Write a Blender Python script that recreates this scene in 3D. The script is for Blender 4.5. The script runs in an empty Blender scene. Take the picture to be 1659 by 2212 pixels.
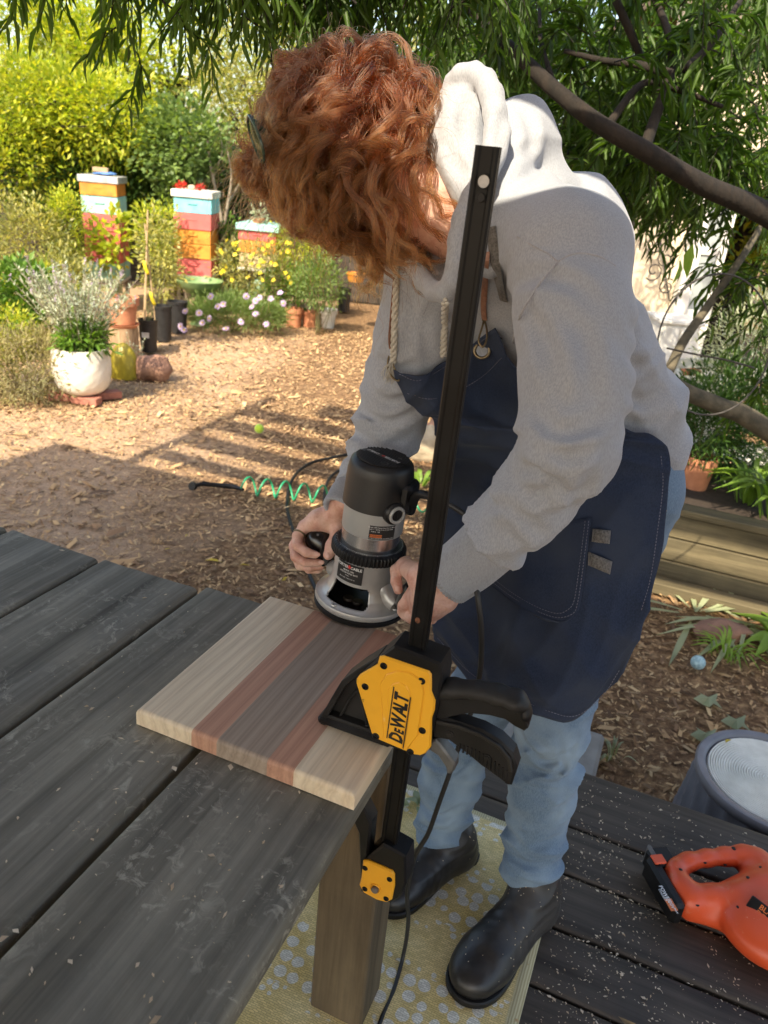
import bpy, math, random
import numpy as np
from mathutils import Vector, Matrix
import mathutils.noise as mn

# ------------------------------------------------------------------ camera, sky, sun, exposure
sc = bpy.context.scene
COL = sc.collection
R = math.radians
rng = np.random.default_rng(7)
W0, H0, FPX = 1659.0, 2212.0, 1640.0
TH, RO = R(24.2), R(5.4)
CAM = np.array([0.0, 0.0, 1.5])
FW = np.array([0, math.cos(TH), -math.sin(TH)])
_u0 = np.array([0, math.sin(TH), math.cos(TH)])
RT = np.array([math.cos(RO), 0, 0]) + math.sin(RO) * _u0
UP = np.array([-math.sin(RO), 0, 0]) + math.cos(RO) * _u0
cd = bpy.data.cameras.new('camera')
cam = bpy.data.objects.new('camera', cd)
COL.objects.link(cam)
cam.matrix_world = Matrix(((RT[0], UP[0], -FW[0], 0), (RT[1], UP[1], -FW[1], 0), (RT[2], UP[2], -FW[2], 1.5), (0, 0, 0, 1)))
cd.sensor_fit = 'VERTICAL'
cd.sensor_height = 36.0
cd.sensor_width = 27.0
cd.lens = FPX / H0 * 36.0
cd.clip_start = 0.02
cd.clip_end = 400
cd.dof.use_dof = True
cd.dof.focus_distance = 1.15
cd.dof.aperture_fstop = 8.0
sc.camera = cam

SUN_EL = R(46)
SUN_DIR = np.array([-0.40 * math.cos(SUN_EL), -0.9165 * math.cos(SUN_EL), math.sin(SUN_EL)])   # towards the sun
world = bpy.data.worlds.new('World')
sc.world = world
world.use_nodes = True
wn = world.node_tree.nodes
wl = world.node_tree.links
sky = wn.new('ShaderNodeTexSky')
sky.sky_type = 'NISHITA'
sky.sun_disc = False
sky.sun_elevation = SUN_EL
sky.sun_rotation = math.atan2(SUN_DIR[0], SUN_DIR[1])
sky.dust_density = 2.5
sky.air_density = 1.0
sky.ozone_density = 0.6
bg = wn['Background']
bg.inputs['Strength'].default_value = 0.15
tint = wn.new('ShaderNodeMix')
tint.data_type = 'RGBA'
tint.blend_type = 'MULTIPLY'
tint.inputs[0].default_value = 1.0
tint.inputs[7].default_value = (1.04, 0.985, 0.90, 1)
wl.new(sky.outputs[0], tint.inputs[6])
wl.new(tint.outputs[2], bg.inputs['Color'])
sl = bpy.data.lights.new('sun', 'SUN')
sl.energy = 3.5
sl.angle = R(0.5)
sl.color = (1.0, 0.87, 0.66)
sun = bpy.data.objects.new('sun', sl)
COL.objects.link(sun)
sun.rotation_euler = Vector(SUN_DIR).to_track_quat('Z', 'Y').to_euler()
sc.view_settings.view_transform = 'Standard'
sc.view_settings.look = 'None'
sc.view_settings.exposure = 1.5
sc.view_settings.gamma = 1.0
sc.view_settings.use_curve_mapping = False
sc.cycles.max_bounces = 7
sc.cycles.diffuse_bounces = 4
sc.cycles.glossy_bounces = 3
sc.cycles.transmission_bounces = 4
sc.cycles.transparent_max_bounces = 6
sc.cycles.caustics_reflective = False
sc.cycles.caustics_refractive = False
sc.cycles.sample_clamp_indirect = 6.0
sc.cycles.use_denoising = True


# ------------------------------------------------------------------ measuring helpers (points in metres)
def ray(x, y):
    return FW + RT * (x - W0 / 2) / FPX - UP * (y - H0 / 2) / FPX


def P(x, y, d):
    return CAM + ray(x, y) * d


def G(x, y, z=0.0):
    q = ray(x, y)
    return CAM + q * ((z - CAM[2]) / q[2])


def AY(x, y, Y):
    q = ray(x, y)
    return CAM + q * (Y / q[1])


def nrm(v):
    v = np.asarray(v, float)
    return v / (np.linalg.norm(v) + 1e-12)


# ------------------------------------------------------------------ shape helpers, all return (V, F)
class MB:
    def __init__(s):
        s.V = []
        s.F = []
        s.n = 0

    def add(s, vf):
        V, F = vf
        V = np.asarray(V, float)
        s.V.append(V)
        s.F += [tuple(int(i) + s.n for i in f) for f in F]
        s.n += len(V)
        return s

    def get(s):
        return np.concatenate(s.V), s.F


def cbox(sx, sy, sz, c=0.0, at=(0, 0, 0), M=None):
    """box with chamfered edges, centred at `at`"""
    h = np.array([sx, sy, sz]) / 2
    if c <= 0:
        V = np.array([[x, y, z] for x in (-1, 1) for y in (-1, 1) for z in (-1, 1)]) * h
        F = [(0, 1, 3, 2), (4, 6, 7, 5), (0, 4, 5, 1), (2, 3, 7, 6), (0, 2, 6, 4), (1, 5, 7, 3)]
    else:
        c = min(c, h.min() * 0.95)
        V = []
        idx = {}
        for x in (-1, 1):
            for y in (-1, 1):
                for z in (-1, 1):
                    s_ = np.array([x, y, z])
                    for a in range(3):
                        p = s_ * (h - c)
                        p[a] = s_[a] * h[a]
                        idx[(x, y, z, a)] = len(V)
                        V.append(p)
        V = np.array(V)
        F = []
        for a in range(3):
            b_, c_ = [(1, 2), (2, 0), (0, 1)][a]
            for s_ in (-1, 1):
                q = []
                for u, v in ((-1, -1), (1, -1), (1, 1), (-1, 1)):
                    k = [0, 0, 0]
                    k[a] = s_
                    k[b_] = u
                    k[c_] = v
                    q.append(idx[(*k, a)])
                F.append(tuple(q if s_ > 0 else q[::-1]))
            for u in (-1, 1):
                for v in (-1, 1):
                    k0 = [0, 0, 0]
                    k1 = [0, 0, 0]
                    k0[a] = -1
                    k1[a] = 1
                    k0[b_] = k1[b_] = u
                    k0[c_] = k1[c_] = v
                    q = [idx[(*k0, b_)], idx[(*k1, b_)], idx[(*k1, c_)], idx[(*k0, c_)]]
                    F.append(tuple(q if u * v < 0 else q[::-1]))
        for x in (-1, 1):
            for y in (-1, 1):
                for z in (-1, 1):
                    q = [idx[(x, y, z, 0)], idx[(x, y, z, 1)], idx[(x, y, z, 2)]]
                    F.append(tuple(q if x * y * z > 0 else q[::-1]))
    V = V + np.array(at)
    if M is not None:
        V = V @ np.array(M)[:3, :3].T + np.array(M)[:3, 3]
    return V, F


def frames(pts):
    pts = np.asarray(pts, float)
    T = np.gradient(pts, axis=0)
    T /= np.linalg.norm(T, axis=1)[:, None] + 1e-12
    u = np.cross(T[0], [0.3, 0.2, 1.0])
    u = nrm(u)
    U = [u]
    for i in range(1, len(pts)):
        u = u - T[i] * (u @ T[i])
        u = nrm(u)
        U.append(u)
    U = np.array(U)
    return T, U, np.cross(T, U)


def tube(pts, rad, n=8, cap=True, flat=1.0):
    pts = np.asarray(pts, float)
    m = len(pts)
    rad = np.broadcast_to(rad, (m,))
    T, U, B = frames(pts)
    a = np.arange(n) * 2 * math.pi / n
    V = (pts[:, None] + rad[:, None, None] * (np.cos(a)[None, :, None] * U[:, None] + flat * np.sin(a)[None, :, None] * B[:, None])).reshape(-1, 3)
    F = [(i * n + j, i * n + (j + 1) % n, (i + 1) * n + (j + 1) % n, (i + 1) * n + j) for i in range(m - 1) for j in range(n)]
    if cap:
        F.append(tuple(range(n))[::-1])
        F.append(tuple((m - 1) * n + j for j in range(n)))
    return V, F


def spline(pts, n=8):
    """Catmull-Rom through the points (any row width)"""
    p = np.asarray(pts, float)
    q = np.vstack([2 * p[0] - p[1], p, 2 * p[-1] - p[-2]])
    out = []
    for i in range(len(p) - 1):
        a, b, c, d = q[i:i + 4]
        for t in np.arange(n) / n:
            out.append(0.5 * (2 * b + (c - a) * t + (2 * a - 5 * b + 4 * c - d) * t * t + (3 * b - a - 3 * c + d) * t ** 3))
    out.append(p[-1])
    return np.array(out)


def lathe(prof, n=32, ax=None, org=None, cap=True):
    """profile rows (r, z) spun about z, or about axis ax through org"""
    prof = np.asarray(prof, float)
    m = len(prof)
    a = np.arange(n) * 2 * math.pi / n
    V = np.stack([prof[:, 0, None] * np.cos(a), prof[:, 0, None] * np.sin(a), np.repeat(prof[:, 1, None], n, 1)], -1).reshape(-1, 3)
    F = [(i * n + j, i * n + (j + 1) % n, (i + 1) * n + (j + 1) % n, (i + 1) * n + j) for i in range(m - 1) for j in range(n)]
    if cap:
        if prof[0, 0] > 1e-6:
            F.append(tuple(range(n))[::-1])
        if prof[-1, 0] > 1e-6:
            F.append(tuple((m - 1) * n + j for j in range(n)))
    if ax is not None:
        V = V @ basis(ax).T
    if org is not None:
        V = V + np.array(org)
    return V, F


def basis(ax, xh=None):
    """3x3 with columns x, y, z where z = ax"""
    z = nrm(ax)
    x = np.array(xh if xh is not None else ((1, 0, 0) if abs(z[0]) < 0.9 else (0, 1, 0)), float)
    x = nrm(x - z * (x @ z))
    return np.stack([x, np.cross(z, x), z], 1)


def ellips(c, r, n=12, m=8, B=None):
    th = np.linspace(0, math.pi, m + 1)
    prof = np.stack([np.maximum(np.sin(th), 1e-4), -np.cos(th)], 1)
    V, F = lathe(prof, n, cap=False)
    V = V * np.array(r)
    if B is not None:
        V = V @ np.array(B).T
    return V + np.array(c), F


def prism(poly, z0, z1, ch=0.0, Mx=None):
    """extruded outline (ccw) with chamfered rims"""
    p = np.asarray(poly, float)
    k = len(p)
    rows = []

    def inset(d):
        e0 = p - np.roll(p, 1, 0)
        e1 = np.roll(p, -1, 0) - p
        n0 = np.stack([-e0[:, 1], e0[:, 0]], 1) / (np.linalg.norm(e0, axis=1)[:, None] + 1e-9)
        n1 = np.stack([-e1[:, 1], e1[:, 0]], 1) / (np.linalg.norm(e1, axis=1)[:, None] + 1e-9)
        b = n0 + n1
        b = b / np.maximum((b * n0).sum(1)[:, None], 0.3)
        return p + b * d
    if ch > 0:
        rows = [(inset(ch), z0), (p, z0 + ch), (p, z1 - ch), (inset(ch), z1)]
    else:
        rows = [(p, z0), (p, z1)]
    V = np.concatenate([np.column_stack([q, np.full(k, z)]) for q, z in rows])
    F = [(i * k + j, i * k + (j + 1) % k, (i + 1) * k + (j + 1) % k, (i + 1) * k + j) for i in range(len(rows) - 1) for j in range(k)]
    F.append(tuple(range(k))[::-1])
    F.append(tuple((len(rows) - 1) * k + j for j in range(k)))
    if Mx is not None:
        V = V @ np.array(Mx)[:3, :3].T + np.array(Mx)[:3, 3]
    return V, F


def mat4(B, o):
    m = np.eye(4)
    m[:3, :3] = B
    m[:3, 3] = o
    return m


def grid_surf(C, nu=6, nv=6):
    """smooth surface through a net of control points C[rows][cols][3]"""
    C = np.asarray(C, float)
    r = np.array([spline(row, nv) for row in C])
    g = np.array([spline(r[:, j], nu) for j in range(r.shape[1])]).transpose(1, 0, 2)
    return g


def grid_faces(a, b, flip=False):
    F = [(i * b + j, i * b + j + 1, (i + 1) * b + j + 1, (i + 1) * b + j) for i in range(a - 1) for j in range(b - 1)]
    return [f[::-1] for f in F] if flip else F


def sheet(g, th, flip=False):
    """closed thin slab from a grid of points"""
    a, b = g.shape[:2]
    N = np.cross(np.gradient(g, axis=0), np.gradient(g, axis=1))
    N /= np.linalg.norm(N, axis=2)[..., None] + 1e-12
    if flip:
        N = -N
    V = np.concatenate([g.reshape(-1, 3), (g - N * th).reshape(-1, 3)])
    n = a * b
    F = grid_faces(a, b)
    F2 = [tuple(i + n for i in f[::-1]) for f in F]
    rim = [i for i in range(b)] + [i * b + b - 1 for i in range(1, a)] + [(a - 1) * b + j for j in range(b - 2, -1, -1)] + [i * b for i in range(a - 2, 0, -1)]
    F3 = [(rim[i], rim[i] + n, rim[(i + 1) % len(rim)] + n, rim[(i + 1) % len(rim)]) for i in range(len(rim))]
    out = F + F2 + F3
    if flip:
        out = [f[::-1] for f in out]
    return V, out


# ------------------------------------------------------------------ objects
def newmesh(name, V, F, smooth=True, sharp=None):
    me = bpy.data.meshes.new(name)
    V = np.ascontiguousarray(V, dtype=np.float32)
    if isinstance(F, np.ndarray):
        k = F.shape[1]
        me.vertices.add(len(V))
        me.vertices.foreach_set('co', V.ravel())
        me.loops.add(F.size)
        me.loops.foreach_set('vertex_index', F.astype(np.int32).ravel())
        me.polygons.add(len(F))
        me.polygons.foreach_set('loop_start', np.arange(0, F.size, k, dtype=np.int32))
        me.update(calc_edges=True)
    else:
        me.from_pydata(V.tolist(), [], F)
    if smooth:
        me.polygons.foreach_set('use_smooth', np.ones(len(me.polygons), dtype=bool))
    if sharp is not None:
        try:
            me.set_sharp_from_angle(angle=R(sharp))
        except Exception:
            pass
    me.update()
    return me


def props(o, label=None, cat=None, group=None, kind=None):
    if label:
        o['label'] = label
    if cat:
        o['category'] = cat
    if group:
        o['group'] = group
    if kind:
        o['kind'] = kind
    return o


def thing(name, label, cat, loc=(0, 0, 0), rz=0.0, group=None):
    o = bpy.data.objects.new(name, None)
    COL.objects.link(o)
    o.empty_display_size = 0.05
    o.location = Vector([float(v) for v in loc])
    o.rotation_euler = (0, 0, rz)
    return props(o, label, cat, group)


def wmat(o):
    m = Matrix.Identity(4)
    while o is not None:
        m = Matrix.LocRotScale(o.location, o.rotation_euler, o.scale) @ m
        o = o.parent
    return m


def obj(name, vf, m, parent=None, smooth=True, sharp=35, world=True, label=None, cat=None, group=None, kind=None, at=None):
    """one mesh object; vertices in world metres unless world=False (then local to the parent).
    at: own origin (world) for top level things"""
    V, F = vf
    V = np.asarray(V, float)
    if parent is not None and world:
        mi = np.array(wmat(parent).inverted())
        V = V @ mi[:3, :3].T + mi[:3, 3]
    if parent is None and at is not None:
        V = V - np.array(at)
    me = newmesh(name, V, F, smooth, sharp)
    if m is not None:
        me.materials.append(m)
    o = bpy.data.objects.new(name, me)
    COL.objects.link(o)
    if parent is not None:
        o.parent = parent
    elif at is not None:
        o.location = [float(v) for v in at]
    return props(o, label, cat, group, kind)


def struct(name, vf, m, **k):
    return obj(name, vf, m, kind='structure', **k)


def kids(o):
    return [c for c in bpy.data.objects if c.parent == o]


def dup(root, loc, rz=0.0, label=None, scale=None):
    ch = {}
    for c in bpy.data.objects:
        if c.parent is not None:
            ch.setdefault(c.parent.name, []).append(c)

    def cp(o, par):
        n = o.copy()
        COL.objects.link(n)
        if par is not None:
            n.parent = par
        for c in ch.get(o.name, []):
            cp(c, n)
        return n
    r = cp(root, None)
    r.location = [float(v) for v in loc]
    r.rotation_euler = (0, 0, rz)
    if scale:
        r.scale = (scale,) * 3
    if label:
        r['label'] = label
    return r


# ------------------------------------------------------------------ materials
def _nt(name):
    m = bpy.data.materials.new(name)
    m.use_nodes = True
    t = m.node_tree
    return m, t, t.nodes['Principled BSDF']


def ramp(t, fac, stops):
    r = t.nodes.new('ShaderNodeValToRGB')
    el = r.color_ramp.elements
    while len(el) < len(stops):
        el.new(0.5)
    for e, (p, c) in zip(el, stops):
        e.position = p
        e.color = (*c, 1) if len(c) == 3 else c
    t.links.new(fac, r.inputs[0])
    return r.outputs[0]


def coords(t, kind='Object', scale=(1, 1, 1), rot=(0, 0, 0), loc=(0, 0, 0)):
    mp = t.nodes.new('ShaderNodeMapping')
    mp.inputs['Scale'].default_value = scale
    mp.inputs['Rotation'].default_value = rot
    mp.inputs['Location'].default_value = loc
    if kind == 'World':
        g = t.nodes.new('ShaderNodeNewGeometry')
        t.links.new(g.outputs['Position'], mp.inputs[0])
    else:
        tc = t.nodes.new('ShaderNodeTexCoord')
        t.links.new(tc.outputs[kind], mp.inputs[0])
    return mp.outputs[0]


def noise(t, vec, scale, detail=4, rough=0.55, dist=0.0):
    n = t.nodes.new('ShaderNodeTexNoise')
    n.inputs['Scale'].default_value = scale
    n.inputs['Detail'].default_value = detail
    n.inputs['Roughness'].default_value = rough
    n.inputs['Distortion'].default_value = dist
    if vec is not None:
        t.links.new(vec, n.inputs['Vector'])
    return n.outputs['Fac']


def mixc(t, fac, a, b, mode='MIX'):
    n = t.nodes.new('ShaderNodeMix')
    n.data_type = 'RGBA'
    n.blend_type = mode
    for s_, v in ((0, fac), (6, a), (7, b)):
        if hasattr(v, 'is_output'):
            t.links.new(v, n.inputs[s_])
        elif s_ == 0:
            n.inputs[0].default_value = v
        else:
            n.inputs[s_].default_value = (*v, 1)
    return n.outputs[2]


def math_(t, op, a, b=0.0, c=0.0):
    n = t.nodes.new('ShaderNodeMath')
    n.operation = op
    for i, v in enumerate((a, b, c)):
        if hasattr(v, 'is_output'):
            t.links.new(v, n.inputs[i])
        else:
            n.inputs[i].default_value = v
    return n.outputs[0]


def bump(t, bs, h, strength=0.5, dist=0.002, prev=None):
    b = t.nodes.new('ShaderNodeBump')
    b.inputs['Strength'].default_value = strength
    b.inputs['Distance'].default_value = dist
    t.links.new(h, b.inputs['Height'])
    if prev is not None:
        t.links.new(prev, b.inputs['Normal'])
    if bs is not None:
        t.links.new(b.outputs[0], bs.inputs['Normal'])
    return b.outputs[0]


def mat(name, c1, c2=None, scale=12, rough=0.5, metal=0.0, bs=None, bstr=0.3, bdist=0.001, st=(1, 1, 1), kind='Object',
        lo=0.35, hi=0.65, rr=None, coat=0.0, spec=0.5, sheen=0.0, det=5):
    m, t, b = _nt(name)
    b.inputs['Metallic'].default_value = metal
    b.inputs['Roughness'].default_value = rough
    b.inputs['Specular IOR Level'].default_value = spec
    if coat:
        b.inputs['Coat Weight'].default_value = coat
        b.inputs['Coat Roughness'].default_value = 0.15
    if sheen:
        b.inputs['Sheen Weight'].default_value = sheen
    co = coords(t, kind, st)
    nz = noise(t, co, scale, det)
    c2 = c2 if c2 is not None else tuple(x * 0.82 for x in c1)
    t.links.new(ramp(t, nz, [(lo, c2), (hi, c1)]), b.inputs['Base Color'])
    if rr:
        t.links.new(ramp(t, nz, [(0.3, (rr[0],) * 3), (0.7, (rr[1],) * 3)]), b.inputs['Roughness'])
    if bs:
        bump(t, b, noise(t, co, bs, 5), bstr, bdist)
    return m


def grime(m, col, scale=60, lo=.60, hi=.68, amt=.5, det=8, dist=.6):
    """worn specks and smears of another colour over a finished material"""
    t = m.node_tree
    b = t.nodes['Principled BSDF']
    l = b.inputs['Base Color'].links[0]
    src_ = l.from_socket
    f = ramp(t, noise(t, coords(t, 'Object'), scale, det, .68, dist), [(lo, (0, 0, 0)), (hi, (amt,) * 3)])
    t.links.new(mixc(t, f, src_, col), b.inputs['Base Color'])
    return m


def leafmat(name, cols, trans=0.45, rough=0.45, spec=0.4):
    m, t, b = _nt(name)
    g = t.nodes.new('ShaderNodeNewGeometry')
    c = ramp(t, g.outputs['Random Per Island'], [(i / max(1, len(cols) - 1), c) for i, c in enumerate(cols)])
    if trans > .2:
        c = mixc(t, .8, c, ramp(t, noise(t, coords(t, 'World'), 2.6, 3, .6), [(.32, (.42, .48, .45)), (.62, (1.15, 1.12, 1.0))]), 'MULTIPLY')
    t.links.new(c, b.inputs['Base Color'])
    b.inputs['Roughness'].default_value = rough
    b.inputs['Specular IOR Level'].default_value = spec
    tr = t.nodes.new('ShaderNodeBsdfTranslucent')
    br = mixc(t, 1.0, c, (1.5, 1.45, 0.5), 'MULTIPLY')
    t.links.new(br, tr.inputs[0])
    mx = t.nodes.new('ShaderNodeMixShader')
    mx.inputs[0].default_value = trans
    t.links.new(b.outputs[0], mx.inputs[1])
    t.links.new(tr.outputs[0], mx.inputs[2])
    t.links.new(mx.outputs[0], t.nodes['Material Output'].inputs[0])
    return m


# ------------------------------------------------------------------ implicit surfaces (smooth bodies, cloth, hands)
def smin(a, b, k):
    h = np.maximum(k - np.abs(a - b), 0) / k
    return np.minimum(a, b) - h * h * k * 0.25


def smax(a, b, k):
    return -smin(-a, -b, k)


def seg(Q, a, b, ra, rb, w=None, kw=1.0):
    a = np.asarray(a, float)
    b = np.asarray(b, float)
    ab = b - a
    t = np.clip(((Q - a) @ ab) / (ab @ ab + 1e-12), 0, 1)
    q = Q - a - t[:, None] * ab
    d2 = (q * q).sum(1)
    if w is not None:
        qw = q @ np.asarray(w)
        d2 = d2 - qw * qw + (qw / kw) ** 2
    return np.sqrt(np.maximum(d2, 0)) - (ra + (rb - ra) * t)


def chain(Q, pts, rad, k=0.02, w=None, kw=1.0):
    d = None
    for i in range(len(pts) - 1):
        e = seg(Q, pts[i], pts[i + 1], rad[i], rad[i + 1], w, kw)
        d = e if d is None else smin(d, e, k)
    return d


def ell(Q, c, r, B=None):
    q = Q - np.asarray(c)
    if B is not None:
        q = q @ np.asarray(B)
    r = np.asarray(r, float)
    k = np.sqrt(((q / r) ** 2).sum(1))
    return (k - 1) * r.min() * (0.5 + 0.5 * k / np.maximum(k, 1)) * 1.15


def nz3(Q, scale, seed=0.0, octs=1):
    """cheap smooth value noise on an array of points, about -1..1"""
    out = 0
    amp = 1.0
    for o in range(octs):
        q = Q * scale + seed
        i = np.floor(q).astype(np.int64)
        f = q - i
        f = f * f * (3 - 2 * f)
        v = 0
        for dx in (0, 1):
            for dy in (0, 1):
                for dz in (0, 1):
                    h = (i[:, 0] + dx) * 374761393 + (i[:, 1] + dy) * 668265263 + (i[:, 2] + dz) * 2147483647
                    h = (h ^ (h >> 13)) * 1274126177
                    h = ((h ^ (h >> 16)) & 0xffff) / 32767.5 - 1
                    wgt = (f[:, 0] if dx else 1 - f[:, 0]) * (f[:, 1] if dy else 1 - f[:, 1]) * (f[:, 2] if dz else 1 - f[:, 2])
                    v = v + h * wgt
        out = out + v * amp
        amp *= 0.5
        scale *= 2.03
    return out


def surf(fn, lo, hi, h):
    """surface net of fn = 0 inside the box lo..hi; returns (V, F as quads array)"""
    lo = np.asarray(lo, float)
    hi = np.asarray(hi, float)
    n = np.ceil((hi - lo) / h).astype(int) + 1
    # coarse pass to skip empty blocks
    k = 8
    nb = -(-n // k)
    d = np.full(tuple(nb * k + 1), 1.0, dtype=np.float32)
    cx = [lo[a] + (np.arange(nb[a]) + 0.5) * k * h for a in range(3)]
    C = np.stack(np.meshgrid(*cx, indexing='ij'), -1).reshape(-1, 3)
    dc = fn(C)
    act = np.abs(dc) < k * h * 1.9
    ii = np.stack(np.unravel_index(np.arange(len(C)), tuple(nb)), -1)
    for (bi, a_, v_) in zip(ii, act, dc):
        if not a_ and v_ < 0:
            s_ = bi * k
            d[s_[0]:s_[0] + k + 1, s_[1]:s_[1] + k + 1, s_[2]:s_[2] + k + 1] = -1
    L = np.stack(np.meshgrid(*[np.arange(k + 1)] * 3, indexing='ij'), -1).reshape(-1, 3)
    A = ii[act]
    for c0 in range(0, len(A), 400):
        blk = A[c0:c0 + 400]
        idx = (blk[:, None] * k + L[None]).reshape(-1, 3)
        val = fn(lo + idx * h)
        d[idx[:, 0], idx[:, 1], idx[:, 2]] = val
    s = d < 0
    cnt = np.zeros(tuple(np.array(d.shape) - 1), dtype=np.int8)
    for x in (0, 1):
        for y in (0, 1):
            for z in (0, 1):
                cnt += s[x:s.shape[0] - 1 + x, y:s.shape[1] - 1 + y, z:s.shape[2] - 1 + z]
    cells = np.argwhere((cnt > 0) & (cnt < 8))
    vid = np.full(cnt.shape, -1, dtype=np.int64)
    vid[cells[:, 0], cells[:, 1], cells[:, 2]] = np.arange(len(cells))
    acc = np.zeros((len(cells), 3))
    num = np.zeros(len(cells))
    cs = [(x, y, z) for x in (0, 1) for y in (0, 1) for z in (0, 1)]
    for p in cs:
        for a in range(3):
            if p[a]:
                continue
            q = list(p)
            q[a] = 1
            va = d[cells[:, 0] + p[0], cells[:, 1] + p[1], cells[:, 2] + p[2]]
            vb = d[cells[:, 0] + q[0], cells[:, 1] + q[1], cells[:, 2] + q[2]]
            m = (va < 0) != (vb < 0)
            t = np.where(m, va / np.where(m, va - vb, 1), 0)
            t = np.clip(t, 0, 1)
            e = np.zeros((len(cells), 3)) + np.array(p)
            e[:, a] += t
            acc += e * m[:, None]
            num += m
    V = lo + (cells + acc / num[:, None]) * h
    Fs = []
    for a in range(3):
        b_, c_ = [(1, 2), (2, 0), (0, 1)][a]
        s0 = [slice(None)] * 3
        s1 = [slice(None)] * 3
        s0[a] = slice(0, -1)
        s1[a] = slice(1, None)
        A0 = s[tuple(s0)]
        A1 = s[tuple(s1)]
        e = np.argwhere(A0 != A1)
        e = e[(e[:, b_] > 0) & (e[:, c_] > 0) & (e[:, b_] < d.shape[b_] - 1) & (e[:, c_] < d.shape[c_] - 1)]
        fl = A0[e[:, 0], e[:, 1], e[:, 2]]
        o = []
        for du, dv in ((-1, -1), (0, -1), (0, 0), (-1, 0)):
            q = e.copy()
            q[:, b_] += du
            q[:, c_] += dv
            o.append(vid[q[:, 0], q[:, 1], q[:, 2]])
        o = np.stack(o, 1)
        o[~fl] = o[~fl][:, ::-1]
        Fs.append(o)
    F = np.concatenate(Fs)
    F = F[(F >= 0).all(1)]
    return V, F


def relax(V, F, it=2, f=0.5):
    E = np.concatenate([F[:, [i, (i + 1) % F.shape[1]]] for i in range(F.shape[1])])
    E = np.concatenate([E, E[:, ::-1]])
    deg = np.bincount(E[:, 0], minlength=len(V)).astype(float)
    for _ in range(it):
        S = np.stack([np.bincount(E[:, 0], V[E[:, 1], a], minlength=len(V)) for a in range(3)], 1)
        V = V + f * (S / np.maximum(deg, 1)[:, None] - V)
    return V


# ------------------------------------------------------------------ leaves
LEAF4 = (np.array([[0, 0, 0], [-.5, .45, .06], [0, 1, 0], [.5, .45, .06]]), [(0, 1, 2), (0, 2, 3)])
LEAFL = (np.array([[0, 0, 0], [-.5, .35, .10], [.5, .35, .10], [-.38, .7, .02], [.38, .7, .02], [0, 1, -.12], [0, .35, 0], [0, .7, -.06]]),
         [(0, 6, 1), (0, 2, 6), (1, 6, 7), (1, 7, 3), (6, 2, 4), (6, 4, 7), (3, 7, 5), (7, 4, 5)])


def leaves(pos, dirs, L, Wd, tmpl=LEAF4, r=None, nrmj=None):
    """many leaves: base points, growing directions, lengths, widths"""
    r = r or rng
    n = len(pos)
    tv, tf = tmpl
    d = dirs / (np.linalg.norm(dirs, axis=1)[:, None] + 1e-9)
    up = (nrmj if nrmj is not None else np.array([0, 0, 1.0])) + r.normal(0, .45, (n, 3))
    x = np.cross(d, up)
    x /= np.linalg.norm(x, axis=1)[:, None] + 1e-9
    z = np.cross(x, d)
    L = np.broadcast_to(L, (n,))
    Wd = np.broadcast_to(Wd, (n,))
    V = (pos[:, None] + tv[None, :, 0, None] * Wd[:, None, None] * x[:, None] + tv[None, :, 1, None] * L[:, None, None] * d[:, None]
         + tv[None, :, 2, None] * L[:, None, None] * z[:, None]).reshape(-1, 3)
    F = (np.arange(n)[:, None, None] * len(tv) + np.array(tf)[None]).reshape(-1, 3)
    return V, F


def cloud(c, rad, nclump, per, spread, L, Wd, tmpl=LEAF4, droop=0.0, seed=1, shell=0.55, hem=False):
    r = np.random.default_rng(seed)
    c = np.asarray(c, float)
    rad = np.asarray(rad, float)
    u = r.normal(size=(nclump, 3))
    u /= np.linalg.norm(u, axis=1)[:, None]
    if hem:
        u[:, 2] = np.abs(u[:, 2])
    rr = r.uniform(shell, 1.0, nclump) ** 0.8
    rr = rr * (1 + .18 * nz3(u, 2.2, seed))
    cc = c + u * rr[:, None] * rad
    o = r.normal(size=(nclump, per, 3)) * spread
    pos = (cc[:, None] + o).reshape(-1, 3)
    dirs = (o / spread * 0.7 + u[:, None] * 0.8 + r.normal(size=o.shape) * .4).reshape(-1, 3)
    dirs[:, 2] += -droop + 0.15
    ll = L * r.uniform(.65, 1.25, len(pos))
    return leaves(pos, dirs, ll, Wd * ll / L, tmpl, r), cc


def merge_arr(lst):
    V = []
    F = []
    n = 0
    for v, f in lst:
        V.append(v)
        F.append(np.asarray(f) + n)
        n += len(v)
    return np.concatenate(V), np.concatenate(F)


# ------------------------------------------------------------------ lettering
_TXT = {}


def text(s, size=1.0, bold=0.0, shear=0.0, sx=1.0, spacing=1.0):
    """letters as flat triangles, centred; returns (V, F)"""
    cu = bpy.data.curves.new('letters', 'FONT')
    cu.body = s
    cu.size = 1.0
    cu.offset = bold
    cu.shear = shear
    cu.space_character = spacing
    cu.align_x = 'CENTER'
    cu.align_y = 'CENTER'
    cu.resolution_u = 2
    o = bpy.data.objects.new('letters', cu)
    COL.objects.link(o)
    dg = bpy.context.evaluated_depsgraph_get()
    me = bpy.data.meshes.new_from_object(o.evaluated_get(dg))
    V = np.array([v.co[:] for v in me.vertices]).reshape(-1, 3)
    F = [tuple(p.vertices) for p in me.polygons]
    V = V * size
    V[:, 0] *= sx
    bpy.data.objects.remove(o)
    bpy.data.curves.remove(cu)
    bpy.data.meshes.remove(me)
    return V, F


# ------------------------------------------------------------------ table frame directions
AD = np.array([math.sin(R(20.8)), math.cos(R(20.8)), 0])     # along the boards, away from the camera
BD = np.array([AD[1], -AD[0], 0])                            # to the right, across the boards
TO = G(768, 1745, .76)
TO[2] = 0
TZ = 0.76
RZT = math.atan2(BD[1], BD[0])                               # rotation that turns local x to BD and local y to AD


def T(u, v, z=0.0):
    return TO + AD * u + BD * v + np.array([0, 0, z])

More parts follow.
